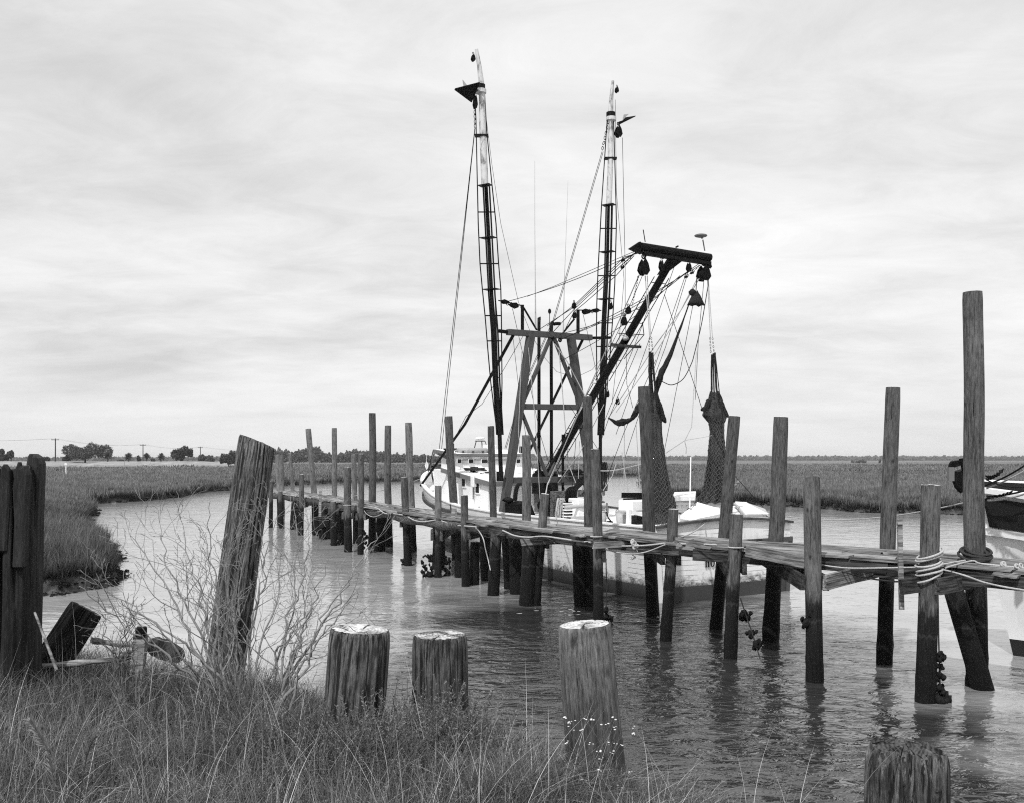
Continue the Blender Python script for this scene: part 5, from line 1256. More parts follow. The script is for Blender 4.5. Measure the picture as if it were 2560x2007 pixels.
for (a, b, c) in (((1716, 682), (1655, 863), (1560, 1150)), ((1720, 682), (1664, 868), (1600, 1040)), ((1690, 655), (1633, 821), (1540, 1085)), ((1656, 672), (1600, 830), (1500, 1080)), ((1606, 690), (1560, 800), (1480, 960)),
                  ((1733, 760), (1700, 930), (1656, 1150)), ((1760, 700), (1746, 850), (1738, 1000)), ((1600, 860), (1520, 1050), (1455, 1240)), ((1640, 900), (1560, 1080), (1500, 1240))):
    rig([T(*a, 2.3), T(*b, 3.2), T(*c, 4.6)], .0085)
rig([T(1661, 737, 2.6), T(1754, 1018, 1.2), T(1812, 1142, .6), T(1838, 1190, .4), T(1907, 1266, 0.02)], .009)
rig([T(1741, 880, 2), T(1729, 1066, 1.6), T(1712, 1100, 1.6), T(1664, 1132, 2)], .011, R_, 'rigging_rope'); rig([T(1712, 1100, 1.6), T(1780, 1088, 1)], .007, R_, 'rigging_rope'); rig([T(1712, 1102, 1.6), T(1716, 1120, 1.6), T(1715, 1133, 1.6)], .012, R_, 'rigging_rope')
rig([T(1561, 1060, 4.5), T(1560, 1214, 4.5)], .013, R_, 'rigging_rope'); rig([T(1590, 1060, 4), T(1600, 1224, 4)], .011, R_, 'rigging_rope'); rig([T(1555, 1130, 4.5), T(1572, 1246, 4.3)], .011, R_, 'rigging_rope')
rig(smooth_path([T(1433, 1161, 8.3), T(1459, 1173, 8), T(1500, 1176, 7), T(1540, 1174, 6), T(1605, 1159, 4)], 5), .018, R_, 'rigging_rope')
rig([T(1456, 1014, 8.3), T(1410, 1118, 8.2), T(1369, 1210, 8.1)], .03, R_, 'rigging_rope')
rig([T(1397, 870, 8.3), T(1409, 1017, 8.2), T(1421, 1158, 8.1), T(1444, 1218, 7.8)], .016, R_, 'rigging_rope'); rig([T(1386, 860, 8.3), T(1418, 905, 8.2), T(1463, 992, 8.1)], .018, R_, 'rigging_rope')
rig([T(1321, 870, 8.3), T(1338, 1050, 8.2), T(1350, 1246, 8)], .011, R_, 'rigging_rope'); rig([T(1304, 880, 8.3), T(1296, 1080, 8.2), T(1310, 1200, 8), T(1330, 1295, 7.5)], .011, R_, 'rigging_rope')
rig([T(1510, 1010, 6.5), T(1450, 1130, 7), T(1395, 1206, 8)], .012, R_, 'rigging_rope'); rig([T(1540, 1160, 5), T(1530, 1190, 5), T(1508, 1225, 5)], .012, R_, 'rigging_rope')
for k in range(6): rig([T(1440+k*9, 1095+k*7, 7.5), T(1428+k*16, 1250, 6.8)], .009, R_ if k % 2 else 'wire', 'rigging_rope')
for q in ((1390, 1160, 1418, 1240), (1470, 1120, 1455, 1235), (1425, 1015, 1500, 1130)): rig([T(q[0], q[1], 7.6), T(q[2], q[3], 7.2)], .009)
# mooring ropes
def mooring(name, pts, r, label, mat='rope'): m = MB(); m.tube(pts, r, 6); return tag(m.build(name, MAT[mat], origin=pts[0]), label, 'rope', 'mooring ropes')
p23 = PO[23]['top']
mooring('mooring_rope', [T(1369, 1206, 8.1), p23+Vector((0, 0, .03)), p23+Vector((-.03, -.02, -.02))], .016, 'pale rope dropping from the gantry onto the head of the leaning near-side piling')
mooring('mooring_rope', sag(at_z(27, 2.03)+Vector((.13, 0, 0)), B(.1, -2.2, 1.95)+BB*1.6, .06), .015, 'pale rope from the collared piling up to the stern rail of the trawler')
mooring('mooring_rope', sag(B(.1, 2.3, 2.02), P(2462, 1243, 17.3), .22), .013, 'long pale rope from the trawler stern across open water to the second boat')
mooring('mooring_rope', sag(at_z(8, 1.95), B(18.4, -.2, 2.9), .15), .010, 'thin slack line from the low far pilings to the top of the bow'); mooring('mooring_rope', sag(at_z(12, 1.7), B(17.8, -.6, 2.7), .5), .010, 'lower sagging line from the slender bleached piling to the bow')

# winch and gear before the gantry
wr = empty('net_winch', B(7.2, -.2, 1.6), 'dark timber-framed net winch standing on deck behind the thick rough piling', 'winch')
m = MB()
for (b_, s_) in ((-1.0, 7.0), (.75, 7.0)):
    m.beam(B(s_, b_, 1.55), B(s_, b_, 2.5), .16, .2, BA); 
m.beam(B(7.0, -1.1, 2.45), B(7.0, .95, 2.5), .16, .22); m.beam(B(7.0, -1.1, 2.1), B(7.0, .95, 2.12), .14, .18); m.beam(B(7.0, -1.1, 1.78), B(7.0, .95, 1.8), .14, .2); m.beam(B(6.95, .0, 1.6), B(6.95, .5, 2.4), .1, .12); m.build('frame', MAT['beam'], wr, bevel=.02)
m = MB(); m.tube([B(7.35, -1.0, 2.1), B(7.35, .8, 2.1)], .2, 14)
for b_ in (-.95, -.1, .75): m.tube([B(7.35, b_-.03, 2.1), B(7.35, b_+.03, 2.1)], .4, 18)
m.build('drum', MAT['iron'], wr)
m = MB(); m.tube([B(7.4, -1.3, 2.1), B(7.4, -1.05, 2.1)], .13, 12); m.build('winch_head', MAT['iron'], wr)
hp = MB(); c = T(1280, 1272, 7.6)
quad = [T(1262, 1300, 7.6), T(1262, 1256, 7.6), T(1291, 1250, 7.6), T(1310, 1300, 7.6)]; hp.prism(quad, -BA*.9); o = tag(hp.build('culling_bin', MAT['iron'], origin=c, bevel=.02), 'dark steel bin with slanted sides beside the foot of the A-frame', 'bin')
hb_ = MB(); c = T(1270, 1249, 7.4); hb_.ball(c, .14, 9, 6, (1.2, 1, .7), .1); hb_.tube([c-BB*.2, c+BB*.3], .03, 6); tag(hb_.build('dark_buoy', MAT['black'], origin=c), 'dark lumpy buoy lying on the rim of the steel bin', 'buoy')
# hanging coils
def coil(c, w, h, n, r, mat, label, name='rope_coil', ax=BB, g=None):
    m = MB()
    for k in range(n):
        q = Vector(c)+ax*random.uniform(-.3, .3)*w+BA*random.uniform(-.06, .06)*2; ww = w*random.uniform(.25, .5); hh = h*random.uniform(.42, .52)
        pts = [q+ax*(ww*math.sin(a)*(.55+.45*(1-math.cos(a))/2))+Vector((0, 0, hh*math.cos(a)))+BA*.03*math.sin(a*3+k) for a in [2*math.pi*i/18 for i in range(19)]]
        m.tube(pts, r, 5, False)
    return tag(m.build(name, MAT[mat], origin=c), label, 'rope coil', g)
coil(T(1402, 1274, 6.7), .30, .75, 16, .016, 'rope', 'pale braided rope coil hanging over the end of the winch frame')
coil(T(1511, 1190, 7.5), .22, .95, 9, .014, 'rope_dark', 'dark coil of hose hanging on the right outrigger foot')
m = MB()
for k in range(16):
    c = T(random.uniform(1415, 1462), random.uniform(1174, 1186), 8.3); m.ring(c, random.uniform(.1, .26), .018, (BB, (BA+Vector((0, 0, random.uniform(-.4, .5)))).normalized()), 16, 5, sy=.5)
tag(m.build('rope_pile', MAT['rope_dark'], origin=T(1440, 1184, 8.3)), 'tangled heap of rope lying along the gantry deck beam', 'rope pile')
# bent hose racks
for (u0, u1, v0, v1, lb) in ((1415, 1462, 1222, 1250, 'rack of bent black hoses right of the pale rope coil'), (1288, 1302, 1208, 1250, 'bundle of bent black hoses left of the thick rough piling')):
    m = MB()
    for k in range(6):
        u = u0+(u1-u0)*k/6*.6; m.tube(smooth_path([T(u, v1, 6.9), T(u+1, v0+6, 6.9), T(u+8, v0-4, 6.9), T(u+22, v0-8-2*k, 6.9), T(u+30, v0-26-3*k, 6.9)] if u0 > 1400 else [T(u-4, v1, 7.2), T(u-2, v0+20, 7.2), T(u+3, v0+4, 7.2), T(u+9, v0, 7.2)], 4), .028, 6)
    tag(m.build('hose_bundle', MAT['black'], origin=T(u0, v1, 6.9)), lb, 'hoses')
cr_ = empty('slatted_crate', T(1419, 1290, 6.6), 'white slatted crate standing right of the pale rope coil', 'crate'); c = T(1418, 1281, 6.6)
for k in range(7): MB().box(c+Vector((0, 0, .30-.1*k)), .2, .17, .022, (BA, BB, Vector((0, 0, 1)))).build('slat', MAT['white'], cr_)
m = MB(); m.box(c+BA*.02, .17, .14, .34, (BA, BB, Vector((0, 0, 1)))); m.build('crate_core', MAT['iron'], cr_)
m = MB(); c = T(1443, 1288, 6.4); m.box(c+Vector((0, 0, .05)), .3, .16, .5, (BA, BB, Vector((0, 0, 1)))); tag(m.build('fish_box', MAT['white'], origin=c, bevel=.03), 'tall white box with rope over it left of the boom pilings', 'box')
m = MB(); m.tube([T(1412, 1267, 6.2), T(1480, 1262, 6.0)], .06, 10); m.tube([T(1488, 1262, 6), T(1518, 1260, 5.6)], .055, 8); tag(m.build('net_roller', MAT['boxgrey'], origin=T(1450, 1264, 6)), 'pale horizontal roller running behind the boom pilings', 'roller')
m = MB(); m.box(T(1447, 1298, 5.8), .12, .22, .1, (BA, BB, Vector((0, 0, 1)))); tag(m.build('low_box', MAT['boxgrey'], origin=T(1447, 1300, 5.8)), 'low grey box at the foot of the tall white box', 'box')
# buckets
def bucket(u, v, w, h, s, label, mat='boxgrey'):
    c = T(u, v, s); k = c.y/FPX; W_, H_ = w*k, h*k; r_ = empty('bucket', c, label, 'bucket', 'buckets on the after deck'); m = MB()
    n = 18; ring = []
    for (z, r) in ((0, W_*.40), (0.01, W_*.41), (H_, W_*.5), (H_, W_*.47), (.03, W_*.38)): ring.append([(c.x+r*math.cos(2*math.pi*i/n), c.y+r*math.sin(2*math.pi*i/n), c.z+z) for i in range(n)])
    vs = [p for q in ring for p in q]; m.add(vs, [(j*n+i, j*n+(i+1) % n, (j+1)*n+(i+1) % n, (j+1)*n+i) for j in range(4) for i in range(n)]+[tuple(4*n+i for i in range(n))], True); m.build('pail', MAT[mat], r_)
    m = MB(); m.ring(c+Vector((0, 0, H_)), W_*.5, .012, (Vector((1, 0, 0)), Vector((0, 1, 0))), 18, 5); m.build('rim', MAT[mat], r_)
    m = MB(); m.tube([c+Vector((W_*.5*math.cos(a), -.02, H_+W_*.34*math.sin(a))) for a in [math.pi*i/10 for i in range(11)]], .008, 5); m.build('handle', MAT['wire'], r_)
bucket(1553, 1308, 28, 29, 4.2, 'grey bucket standing in the open between the boom pilings and the net'); bucket(1503, 1304, 30, 26, 4.6, 'grey bucket partly hidden by the piling beside the boom', 'boxgrey')
m = MB(); m.tube(smooth_path([T(1517, 1278, 4.4), T(1520, 1292, 4.4), T(1527, 1301, 4.4)], 3), .02, 6); m.ball(T(1524, 1304, 4.4), .07, 8, 5, (1.6, 1, .6)); tag(m.build('grapnel', MAT['iron'], origin=T(1520, 1300, 4.4)), 'small dark hooked grapnel lying right of the half-hidden bucket', 'grapnel')
m = MB(); a, b = T(1490, 1233, 5), T(1516, 1233, 5)
m.beam(T(1517, 1256, 5), T(1517, 1278, 5), .05, .05); m.beam(T(1505, 1262, 5), T(1505, 1276, 5), .05, .05); tag(m.build('rail_stand', MAT['trim'], origin=T(1517, 1278, 5)), 'short upright rail posts behind the half-hidden bucket', 'rail')
# culling table / stern box
ct = empty('culling_table', T(1580, 1300, 3.6), 'white culling table with a board back and open legs, left of the left net', 'table')
m = MB(); m.beam(T(1556, 1237, 3.6), T(1614, 1237, 3.6), .1, .15); m.beam(T(1560, 1250, 3.6), T(1620, 1248, 3.6), .08, .12); m.build('back_board', MAT['iron'], ct)
m = MB(); m.box(T(1592, 1262, 3.5), .35, .42, .16, (BA, BB, Vector((0, 0, 1)))); m.build('table_box', MAT['white'], ct, bevel=.03)
for u in (1572, 1614): MB().beam(T(u, 1273, 3.0), T(u, 1310, 3.0), .10, .10, BA).build('leg', MAT['white'], ct)
m = MB(); m.beam(T(1576, 1278, 3.0), T(1624, 1290, 3.0), .06, .1); m.build('brace', MAT['white'], ct)
m = MB()
for k in range(5): m.tube(smooth_path([T(1588+k*8, 1284, 3.1), T(1584+k*8, 1296, 3.1), T(1586+k*8+3, 1309, 3.1)], 3), .012, 5)
m.box(T(1600, 1298, 3.3), .25, .3, .12, (BA, BB, Vector((0, 0, 1)))); m.build('dark_store', MAT['black'], ct)
# white hatch covers and otter boards on the stern
def board(name, pts, t_, mat, label, cat, g=None, edge=None):
    q = [T(*p) for p in pts]; nrm = (q[1]-q[0]).cross(q[2]-q[0]).normalized(); r_ = empty(name, q[0], label, cat, g)
    m = MB(); m.prism(q, nrm*t_); m.build('panel', MAT[mat], r_, bevel=.01)
    if edge: 
        m = MB()
        for a, b in zip(q, q[1:]+q[:1]): m.beam(a+nrm*t_, b+nrm*t_, .05, .06)
        m.build('edge_strip', MAT[edge], r_)
    return r_
board('hatch_cover', [(1681, 1252, 3.5), (1738, 1250, 3.3), (1740, 1238, 4.4), (1686, 1240, 4.6)], .14, 'white', 'white hatch cover between the two nets', 'hatch')
board('otter_board', [(1742, 1253, 1.5), (1800, 1270, .9), (1796, 1292, .75), (1740, 1278, 1.3)], .08, 'white', 'white otter board leaning left of the tall split piling', 'otter board', 'otter boards on the stern', 'boxgrey')
board('otter_board', [(1838, 1252, 1.2), (1866, 1254, 1.3), (1922, 1282, .15), (1866, 1283, .2)], .07, 'white', 'white otter board with pale edges tilted on the starboard quarter', 'otter board', 'otter boards on the stern', 'boxgrey')
board('otter_board', [(1858, 1252, 1.4), (1912, 1270, .4), (1922, 1290, .05), (1916, 1286, .1), (1862, 1258, 1.3)], .1, 'boxgrey', 'grey-edged otter board lying outermost on the starboard quarter', 'otter board', 'otter boards on the stern')
board('hatch_cover', [(1700, 1296, .8), (1742, 1304, .4), (1800, 1292, .5), (1798, 1276, 1.2), (1730, 1272, 1.6)], .1, 'white', 'broad white hatch cover just inside the stern rail', 'hatch')
board('hatch_cover', [(1812, 1262, 1.6), (1866, 1266, 1.2), (1862, 1288, .5), (1808, 1286, .6)], .1, 'white', 'white hatch cover behind the tall split piling', 'hatch')
m = MB(); m.tube([T(1727, 1142, 1.4), T(1724, 1290, 1.2)], .018, 6); tag(m.build('white_pole', MAT['white'], origin=T(1724, 1290, 1.2)), 'thin white pole standing upright between the two nets', 'pole')
m = MB()
for k in range(9): m.ring(T(1724+random.uniform(-4, 6), random.uniform(1272, 1296), 1.2), random.uniform(.04, .1), .012, (BB, Vector((0, .3, 1)).normalized()), 10, 4)
tag(m.build('rope_tangle', MAT['rope_dark'], origin=T(1725, 1290, 1.2)), 'small tangle of rope at the foot of the thin white pole', 'rope')
m = MB(); m.tube([T(1828, 1222, .5), T(1848, 1202, .5)], .035, 7); m.tube([T(1812, 1228, .5), T(1828, 1222, .5)], .05, 7); tag(m.build('boat_hook', MAT['driftwood'], origin=T(1828, 1222, .5)), 'pale handle sticking out right of the tall split piling', 'handle')
m = MB(); c = T(1712, 1266, 1.8)
for k in range(4): m.beam(c+BB*(k*.16-.25)-Vector((0, 0, .25)), c+BB*(k*.16-.25)+Vector((0, 0, .08)), .03, .03, BA)
m.beam(c-BB*.3+Vector((0, 0, .08)), c+BB*.3+Vector((0, 0, .08)), .05, .05); tag(m.build('stern_rack', MAT['boxgrey'], origin=c), 'low pale rack with uprights right of the left net', 'rack')

# hanging nets
def net(name, sec, s, label, pleats, fine=True, seed=1, wire_from=None, lat=.012):
    """sec: list of (u_left, u_right, v): silhouettes from top to bottom in the boat's cross plane s"""
    C0 = T((sec[0][0]+sec[0][1])/2, sec[0][2], s); r_ = empty(name, C0, label, 'net', 'trawl nets hanging from the boom crossbar')
    nn = 72; rows = []; vv = [x[2] for x in sec]
    for v in np.arange(sec[0][2], sec[-1][2]+.1, 3.0):
        ul = np.interp(v, vv, [x[0] for x in sec]); ur = np.interp(v, vv, [x[1] for x in sec]); a = T(ul, v, s); b = T(ur, v, s); c = (a+b)/2; w = (b-a).length/2
        row = []
        for k in range(nn):
            A = 2*math.pi*k/nn; pl = 1+.13*math.sin(A*pleats+seed+v*.012)+.08*math.sin(A*(pleats*2+1)+v*.03)+.07*noise.noise(Vector((math.cos(A)*2, math.sin(A)*2, v*.06+seed)))
            row.append(c+BB*math.cos(A)*w*pl*.93+BA*math.sin(A)*w*.72*pl+Vector((0, 0, .03*math.sin(A*pleats*2+seed))))
        rows.append(row)
    m = MB(); R_n = len(rows); vs = [p for q in rows for p in q]
    m.add(vs, [(j*nn+k, j*nn+(k+1) % nn, (j+1)*nn+(k+1) % nn, (j+1)*nn+k) for j in range(R_n-1) for k in range(nn)], True)
    m.build('netting', MAT['net'], r_)
    # diamond meshes outside
    m = MB(); st = 2; 
    j0 = 0 if wire_from is None else int((wire_from-sec[0][2])/3)
    for j in range(j0, R_n-2, 2):
        for k in range(0, nn, 4):
            o = (j//2 % 2)*2; ca = C0
            p = rows[j][(k+o) % nn]; 
            for dk_ in (2, -2):
                q = rows[j+2][(k+o+dk_) % nn]; cen = sum(rows[j], Vector())/nn; e = (p-cen)*.035
                m.tube([p+e, q+e], lat*.62, 3, False)
    m.build('twine', MAT['twine'], r_); return r_
MAT['net_solid'] = simple('gathered_netting', .022, .95, .8, 30, .9)
t = NT('netting'); n1_ = t.noise(26, 3, .6, 0, sc=(1, 1, .5)); n2_ = t.noise(2.5, 5, .6, .6, sc=(3, 3, .35))
c_ = t.ramp(t.math('ADD', t.math('MULTIPLY', n1_, .4), t.math('MULTIPLY', n2_, .6)), [(.38, .008), (.6, .06)]); t.bump(t.voro(38), .9, .03)
MAT['net'] = t.fin(c_, .95, spec=.1)
tr = t.n('ShaderNodeBsdfTransparent'); mx = t.n('ShaderNodeMixShader')
# holes of the mesh: real gaps between twines, too fine to model one by one
vg = t.voro(30, sc=(1, 1, .7)); t.put(mx.inputs[0], t.ramp(vg, [(.22, 0.0), (.42, .22)])); t.l(t.b.outputs[0], mx.inputs[1]); t.l(tr.outputs[0], mx.inputs[2]); t.l(mx.outputs[0], t.out.inputs[0])
MAT['twine'] = simple('net_twine', .10, .9, .5, 40)
LB = ['dark trawl net hanging from the left end of the crossbar, behind the tall thick piling', 'dark trawl net hanging from the right end of the crossbar to the deck']
nl = net('trawl_net', [(1628, 1644, 985), (1624, 1650, 1010), (1622, 1655, 1035), (1629, 1653, 1056), (1630, 1654, 1090), (1630, 1659, 1130), (1628, 1665, 1180), (1625, 1674, 1230), (1626, 1684, 1262), (1632, 1676, 1290), (1640, 1672, 1310)], 2.0, LB[0], 5, seed=2, wire_from=1110)
nr = net('trawl_net', [(1777, 1794, 980), (1772, 1801, 1000), (1765, 1808, 1018), (1760, 1812, 1036), (1774, 1806, 1056), (1778, 1806, 1075), (1776, 1808, 1110), (1774, 1811, 1150), (1770, 1813, 1190), (1763, 1814, 1225), (1750, 1818, 1248), (1742, 1816, 1257)], 1.8, LB[1], 5, seed=5, wire_from=1050)
def strand(root, pts, s, w=3.0):
    q = smooth_path([T(u, v, s) for u, v in pts], 8); k = q[0].y/FPX; m = MB()
    m.tube(q, [w*k*.5*(1+.25*noise.noise(Vector((i*.9, w, pts[0][0])))) for i in range(len(q))], 7); m.build('net_strand', MAT['net_solid'], root)
strand(nl, [(1625, 880), (1624, 930), (1628, 985), (1632, 1030)], 2.05, 6.5); strand(nl, [(1631, 882), (1634, 930), (1640, 980), (1648, 1020)], 1.95, 6); strand(nl, [(1628, 884), (1629, 940), (1634, 1000)], 2.1, 4)
strand(nr, [(1780, 887), (1779, 930), (1779, 985), (1774, 1020)], 1.85, 5); strand(nr, [(1787, 882), (1789, 930), (1792, 980), (1800, 1020)], 1.75, 5.5); strand(nr, [(1783, 884), (1784, 940), (1786, 1000)], 1.8, 3.5); strand(nr, [(1788, 884), (1794, 940), (1799, 985), (1808, 1030)], 1.7, 2.5)
def strip_net(name, pts, label, s=2.4, g=None, pl=.012, cat='net'):
    """gathered cloth along a path: (u, v, half width px)"""
    m = MB(); q = [T(u, v, s) for u, v, w in pts]; k = q[0].y/FPX
    P_ = smooth_path(q, 5); Wd = np.interp(np.linspace(0, 1, len(P_)), np.linspace(0, 1, len(pts)), [w*k for u, v, w in pts]); n = 20; vs = []
    for i, p in enumerate(P_):
        d_ = (P_[min(i+1, len(P_)-1)]-P_[max(i-1, 0)]).normalized(); x = d_.cross(BA).normalized()
        for j in range(n):
            A = 2*math.pi*j/n; f = 1+.28*math.sin(A*5+i*.1)+.45*noise.noise(Vector((i*.35, j*.5, pts[0][0])))
            vs.append(p+x*math.cos(A)*Wd[i]*f+BA*math.sin(A)*Wd[i]*.5*f)
    m.add(vs, [(i*n+j, i*n+(j+1) % n, (i+1)*n+(j+1) % n, (i+1)*n+j) for i in range(len(P_)-1) for j in range(n)], True)
    return tag(m.build(name, MAT['net_solid'], origin=q[0]), label, cat, g)
strip_net('trawl_net', [(1726, 750, 1.2), (1710, 797, 1.8), (1694, 840, 3.2), (1676, 888, 5), (1659, 922, 6.5), (1648, 948, 7.5), (1641, 975, 6), (1637, 1000, 2.5)], 'narrow dark net slanting down from the hanging bag to the left net', 2.2, 'trawl nets hanging from the boom crossbar')
strip_net('net_skirt', [(1640, 985, 3), (1648, 1015, 8), (1656, 1040, 8), (1665, 1056, 2)], 'torn skirt of netting flaring right of the left net', 1.9)
strip_net('net_skirt', [(1752, 1024, 2), (1764, 1020, 7), (1772, 1000, 5)], 'pointed left flap of the right net', 1.7)
strip_net('net_skirt', [(1797, 985, 3), (1806, 1012, 6), (1816, 1034, 5), (1821, 1042, 2)], 'pointed right flap of the right net', 1.7)
strip_net('net_bunch', [(1520, 1043, .8), (1531, 1050, 3), (1543, 1057, 6), (1556, 1055, 8), (1568, 1052, 5), (1578, 1046, 4), (1588, 1034, 7), (1597, 1016, 7), (1606, 992, 2.5)], 'bundled net slung like a hammock left of the tall thick piling', 3.0, cat='net')
m = MB(); c = T(1740, 728, 2.1); n = 16; vs = []
for z, r in ((.0, .05), (-.12, .14), (-.30, .23), (-.40, .28)):
    vs += [c+BB*r*math.cos(2*math.pi*j/n)*(1+.1*math.sin(j*3))+BA*r*.6*math.sin(2*math.pi*j/n)+Vector((0, 0, z+.03*math.sin(j*2.5))) for j in range(n)]
m.add(vs, [(i*n+j, i*n+(j+1) % n, (i+1)*n+(j+1) % n, (i+1)*n+j) for i in range(3) for j in range(n)]+[tuple(3*n+j for j in range(n))], True); m.tube([T(1742, 695, 2.2), c], .014, 5); m.ball(T(1730, 732, 2.1), .1, 7, 5, (1, .6, 1), .2)
tag(m.build('net_bag', MAT['net_solid'], origin=c), 'small dark bag-shaped bundle hanging below the right end of the crossbar', 'net')

# ------------------------------------------------------------------ second boat, cut by the right edge
b2o = Vector((9.24, 17.6, 0)); A2 = Vector((.80, -.60, 0)); Bn = Vector((-.60, -.80, 0))     # aft, and towards the camera
def B2(s, b, z): return b2o+A2*s+Bn*b+Vector((0, 0, z))
boat2 = empty('second_boat', B2(3, 0, 0), 'white high-bowed boat with a dark bulwark panel, cut off by the right edge', 'fishing boat')
hb2 = scurve([(0, .05), (.5, .42), (1.2, .9), (2.5, 1.5), (4, 1.9), (7, 2.2), (12, 2.2)]); hw2 = scurve([(0, .03), (1, .22), (2.5, .8), (4, 1.3), (7, 1.9), (12, 2.0)])
zr2 = scurve([(0, 3.02), (1, 2.86), (2.5, 2.66), (4, 2.5), (8, 2.3), (12, 2.3)]); zg2 = scurve([(0, 2.28), (1, 2.18), (2.5, 2.05), (4, 1.9), (8, 1.7), (12, 1.7)])
rk = lambda z: -.62*max(0, z)/3.0-.04
L2 = 12.0
LV2 = [(0, hb2, zr2), (0, lambda s: hb2(s)*.97, zg2), (0, lambda s: hb2(s)*.55+hw2(s)*.42, lambda s: zg2(s)*.6), (0, lambda s: hw2(s)*.95+hb2(s)*.05, lambda s: .3), (0, hw2, lambda s: 0.0), (0, lambda s: hw2(s)*.6, lambda s: -.7)]
def g2(sg):
    rows = []
    for (_, hb, zf) in LV2:
        rows.append([B2(rk(zf(0))*max(0, 1-s/3)+s, sg*hb(s), zf(s)) for s in [L2*(i/40)**1.5 for i in range(41)]])
    return rows
ga, gb = g2(1), g2(-1)
m = MB(); loft_mesh(m, ga, 0, 3, True); loft_mesh(m, gb, 0, 3); m.build('hull', MAT['hull2'], boat2)
m = MB(); loft_mesh(m, ga, 3, 5, True); loft_mesh(m, gb, 3, 5); m.build('hull_bottom', MAT['panel2'], boat2)
for gg in (ga, gb):
    m = MB()
    for a, b in zip(gg[1][:-1], gg[1][1:]): m.beam(a, b, .13, .13)
    m.build('rub_rail', MAT['white'], boat2)
    m = MB()
    for a, b in zip(gg[0][:-1], gg[0][1:]): m.beam(a+Vector((0, 0, .04)), b+Vector((0, 0, .04)), .26, .09)
    m.build('rail_cap', MAT['white'], boat2)
m = MB(); rows = []
for f in (.12, .88):
    rows.append([ga[0][i].lerp(ga[1][i], f)+Bn*.05-A2*.03 for i in range(2, 38)])
m.add(rows[0]+rows[1], [(i, i+1, 36+i+1, 36+i) for i in range(35)]); m.build('bulwark_panel', MAT['panel2'], boat2)
m = MB(); n = 40; m.add([p-Vector((0, 0, .0)) for p in ga[1]]+[p for p in gb[1]], [(i, i+1, n+2+i, n+1+i) for i in range(n)]); m.build('deck', MAT['white'], boat2)
m = MB(); m.beam(B2(-.85, 0, 3.12), B2(2.4, .0, 3.0), .22, .16); m.build('bowsprit', MAT['panel2'], boat2)
m = MB(); m.beam(B2(-.85, 0, 3.21), B2(2.4, .0, 3.09), .24, .03); m.build('bowsprit_cap', MAT['white'], boat2)
m = MB(); m.box(P(2556, 1302, 16.4), .06, .04, .1); m.build('scupper', MAT['black'], boat2)
m = MB(); m.tube([B2(.0, .05, 2.6), B2(-.1, .05, 2.28)], .05, 8); m.build('stem_fitting', MAT['iron'], boat2)
an = empty('bow_anchor', P(2420, 1185, 18.0), 'large dark plough anchor stowed on the bowsprit of the second boat', 'anchor')
def pa(u, v, d=0): return P(u, v, 18.0+d)
m = MB(); m.tube([pa(2425, 1205), pa(2408, 1170), pa(2402, 1145)], .035, 6); m.tube([pa(2425, 1175), pa(2412, 1140), pa(2402, 1160)], .02, 6); m.build('shank', MAT['iron'], an)
m = MB(); m.prism([pa(2378, 1158), pa(2382, 1152), pa(2410, 1148), pa(2412, 1158), pa(2386, 1168), pa(2384, 1196), pa(2376, 1200), pa(2374, 1176)], (0, .1, 0)); m.prism([pa(2398, 1178), pa(2416, 1172), pa(2418, 1220), pa(2410, 1230), pa(2396, 1205)], (0, .25, 0)); m.tube([pa(2384, 1198), pa(2390, 1216), pa(2404, 1230)], .03, 6); m.build('fluke', MAT['iron'], an)
m = MB(); m.box(pa(2377, 1184, -.05), .05, .04, .13); m.build('stock', MAT['trim'], an)
for (a, b, r, mt) in (((2464, 1212), (2600, 1135), .016, 'wire'), ((2466, 1220), (2620, 1138), .014, 'rope'), ((2466, 1198), (2560, 1216), .012, 'wire'), ((2470, 1250), (2600, 1218), .018, 'rope'), ((2470, 1240), (2620, 1205), .016, 'wire')):
    m = MB(); m.tube(sag(P(a[0], a[1], 17.3), P(b[0], b[1], 16.0), .05), r, 6); m.build('rigging_rope', MAT[mt], boat2)
for (a, b) in (((2466, 1198), (2508, 1172)), ((2468, 1240), (2530, 1228)), ((2466, 1190), (2500, 1182))):
    A1, B1 = P(a[0], a[1], 17.25), P(b[0], b[1], 16.6); pts = sag(A1, B1, .03, 12); m = MB()
    for i, (p, q) in enumerate(zip(pts[:-1], pts[1:])): d_ = (q-p).normalized(); s1 = d_.orthogonal().normalized(); m.ring((p+q)/2, .026, .009, (d_, s1 if i % 2 else d_.cross(s1)), 8, 4, sx=1.5)
    m.build('anchor_chain', MAT['iron'], boat2)
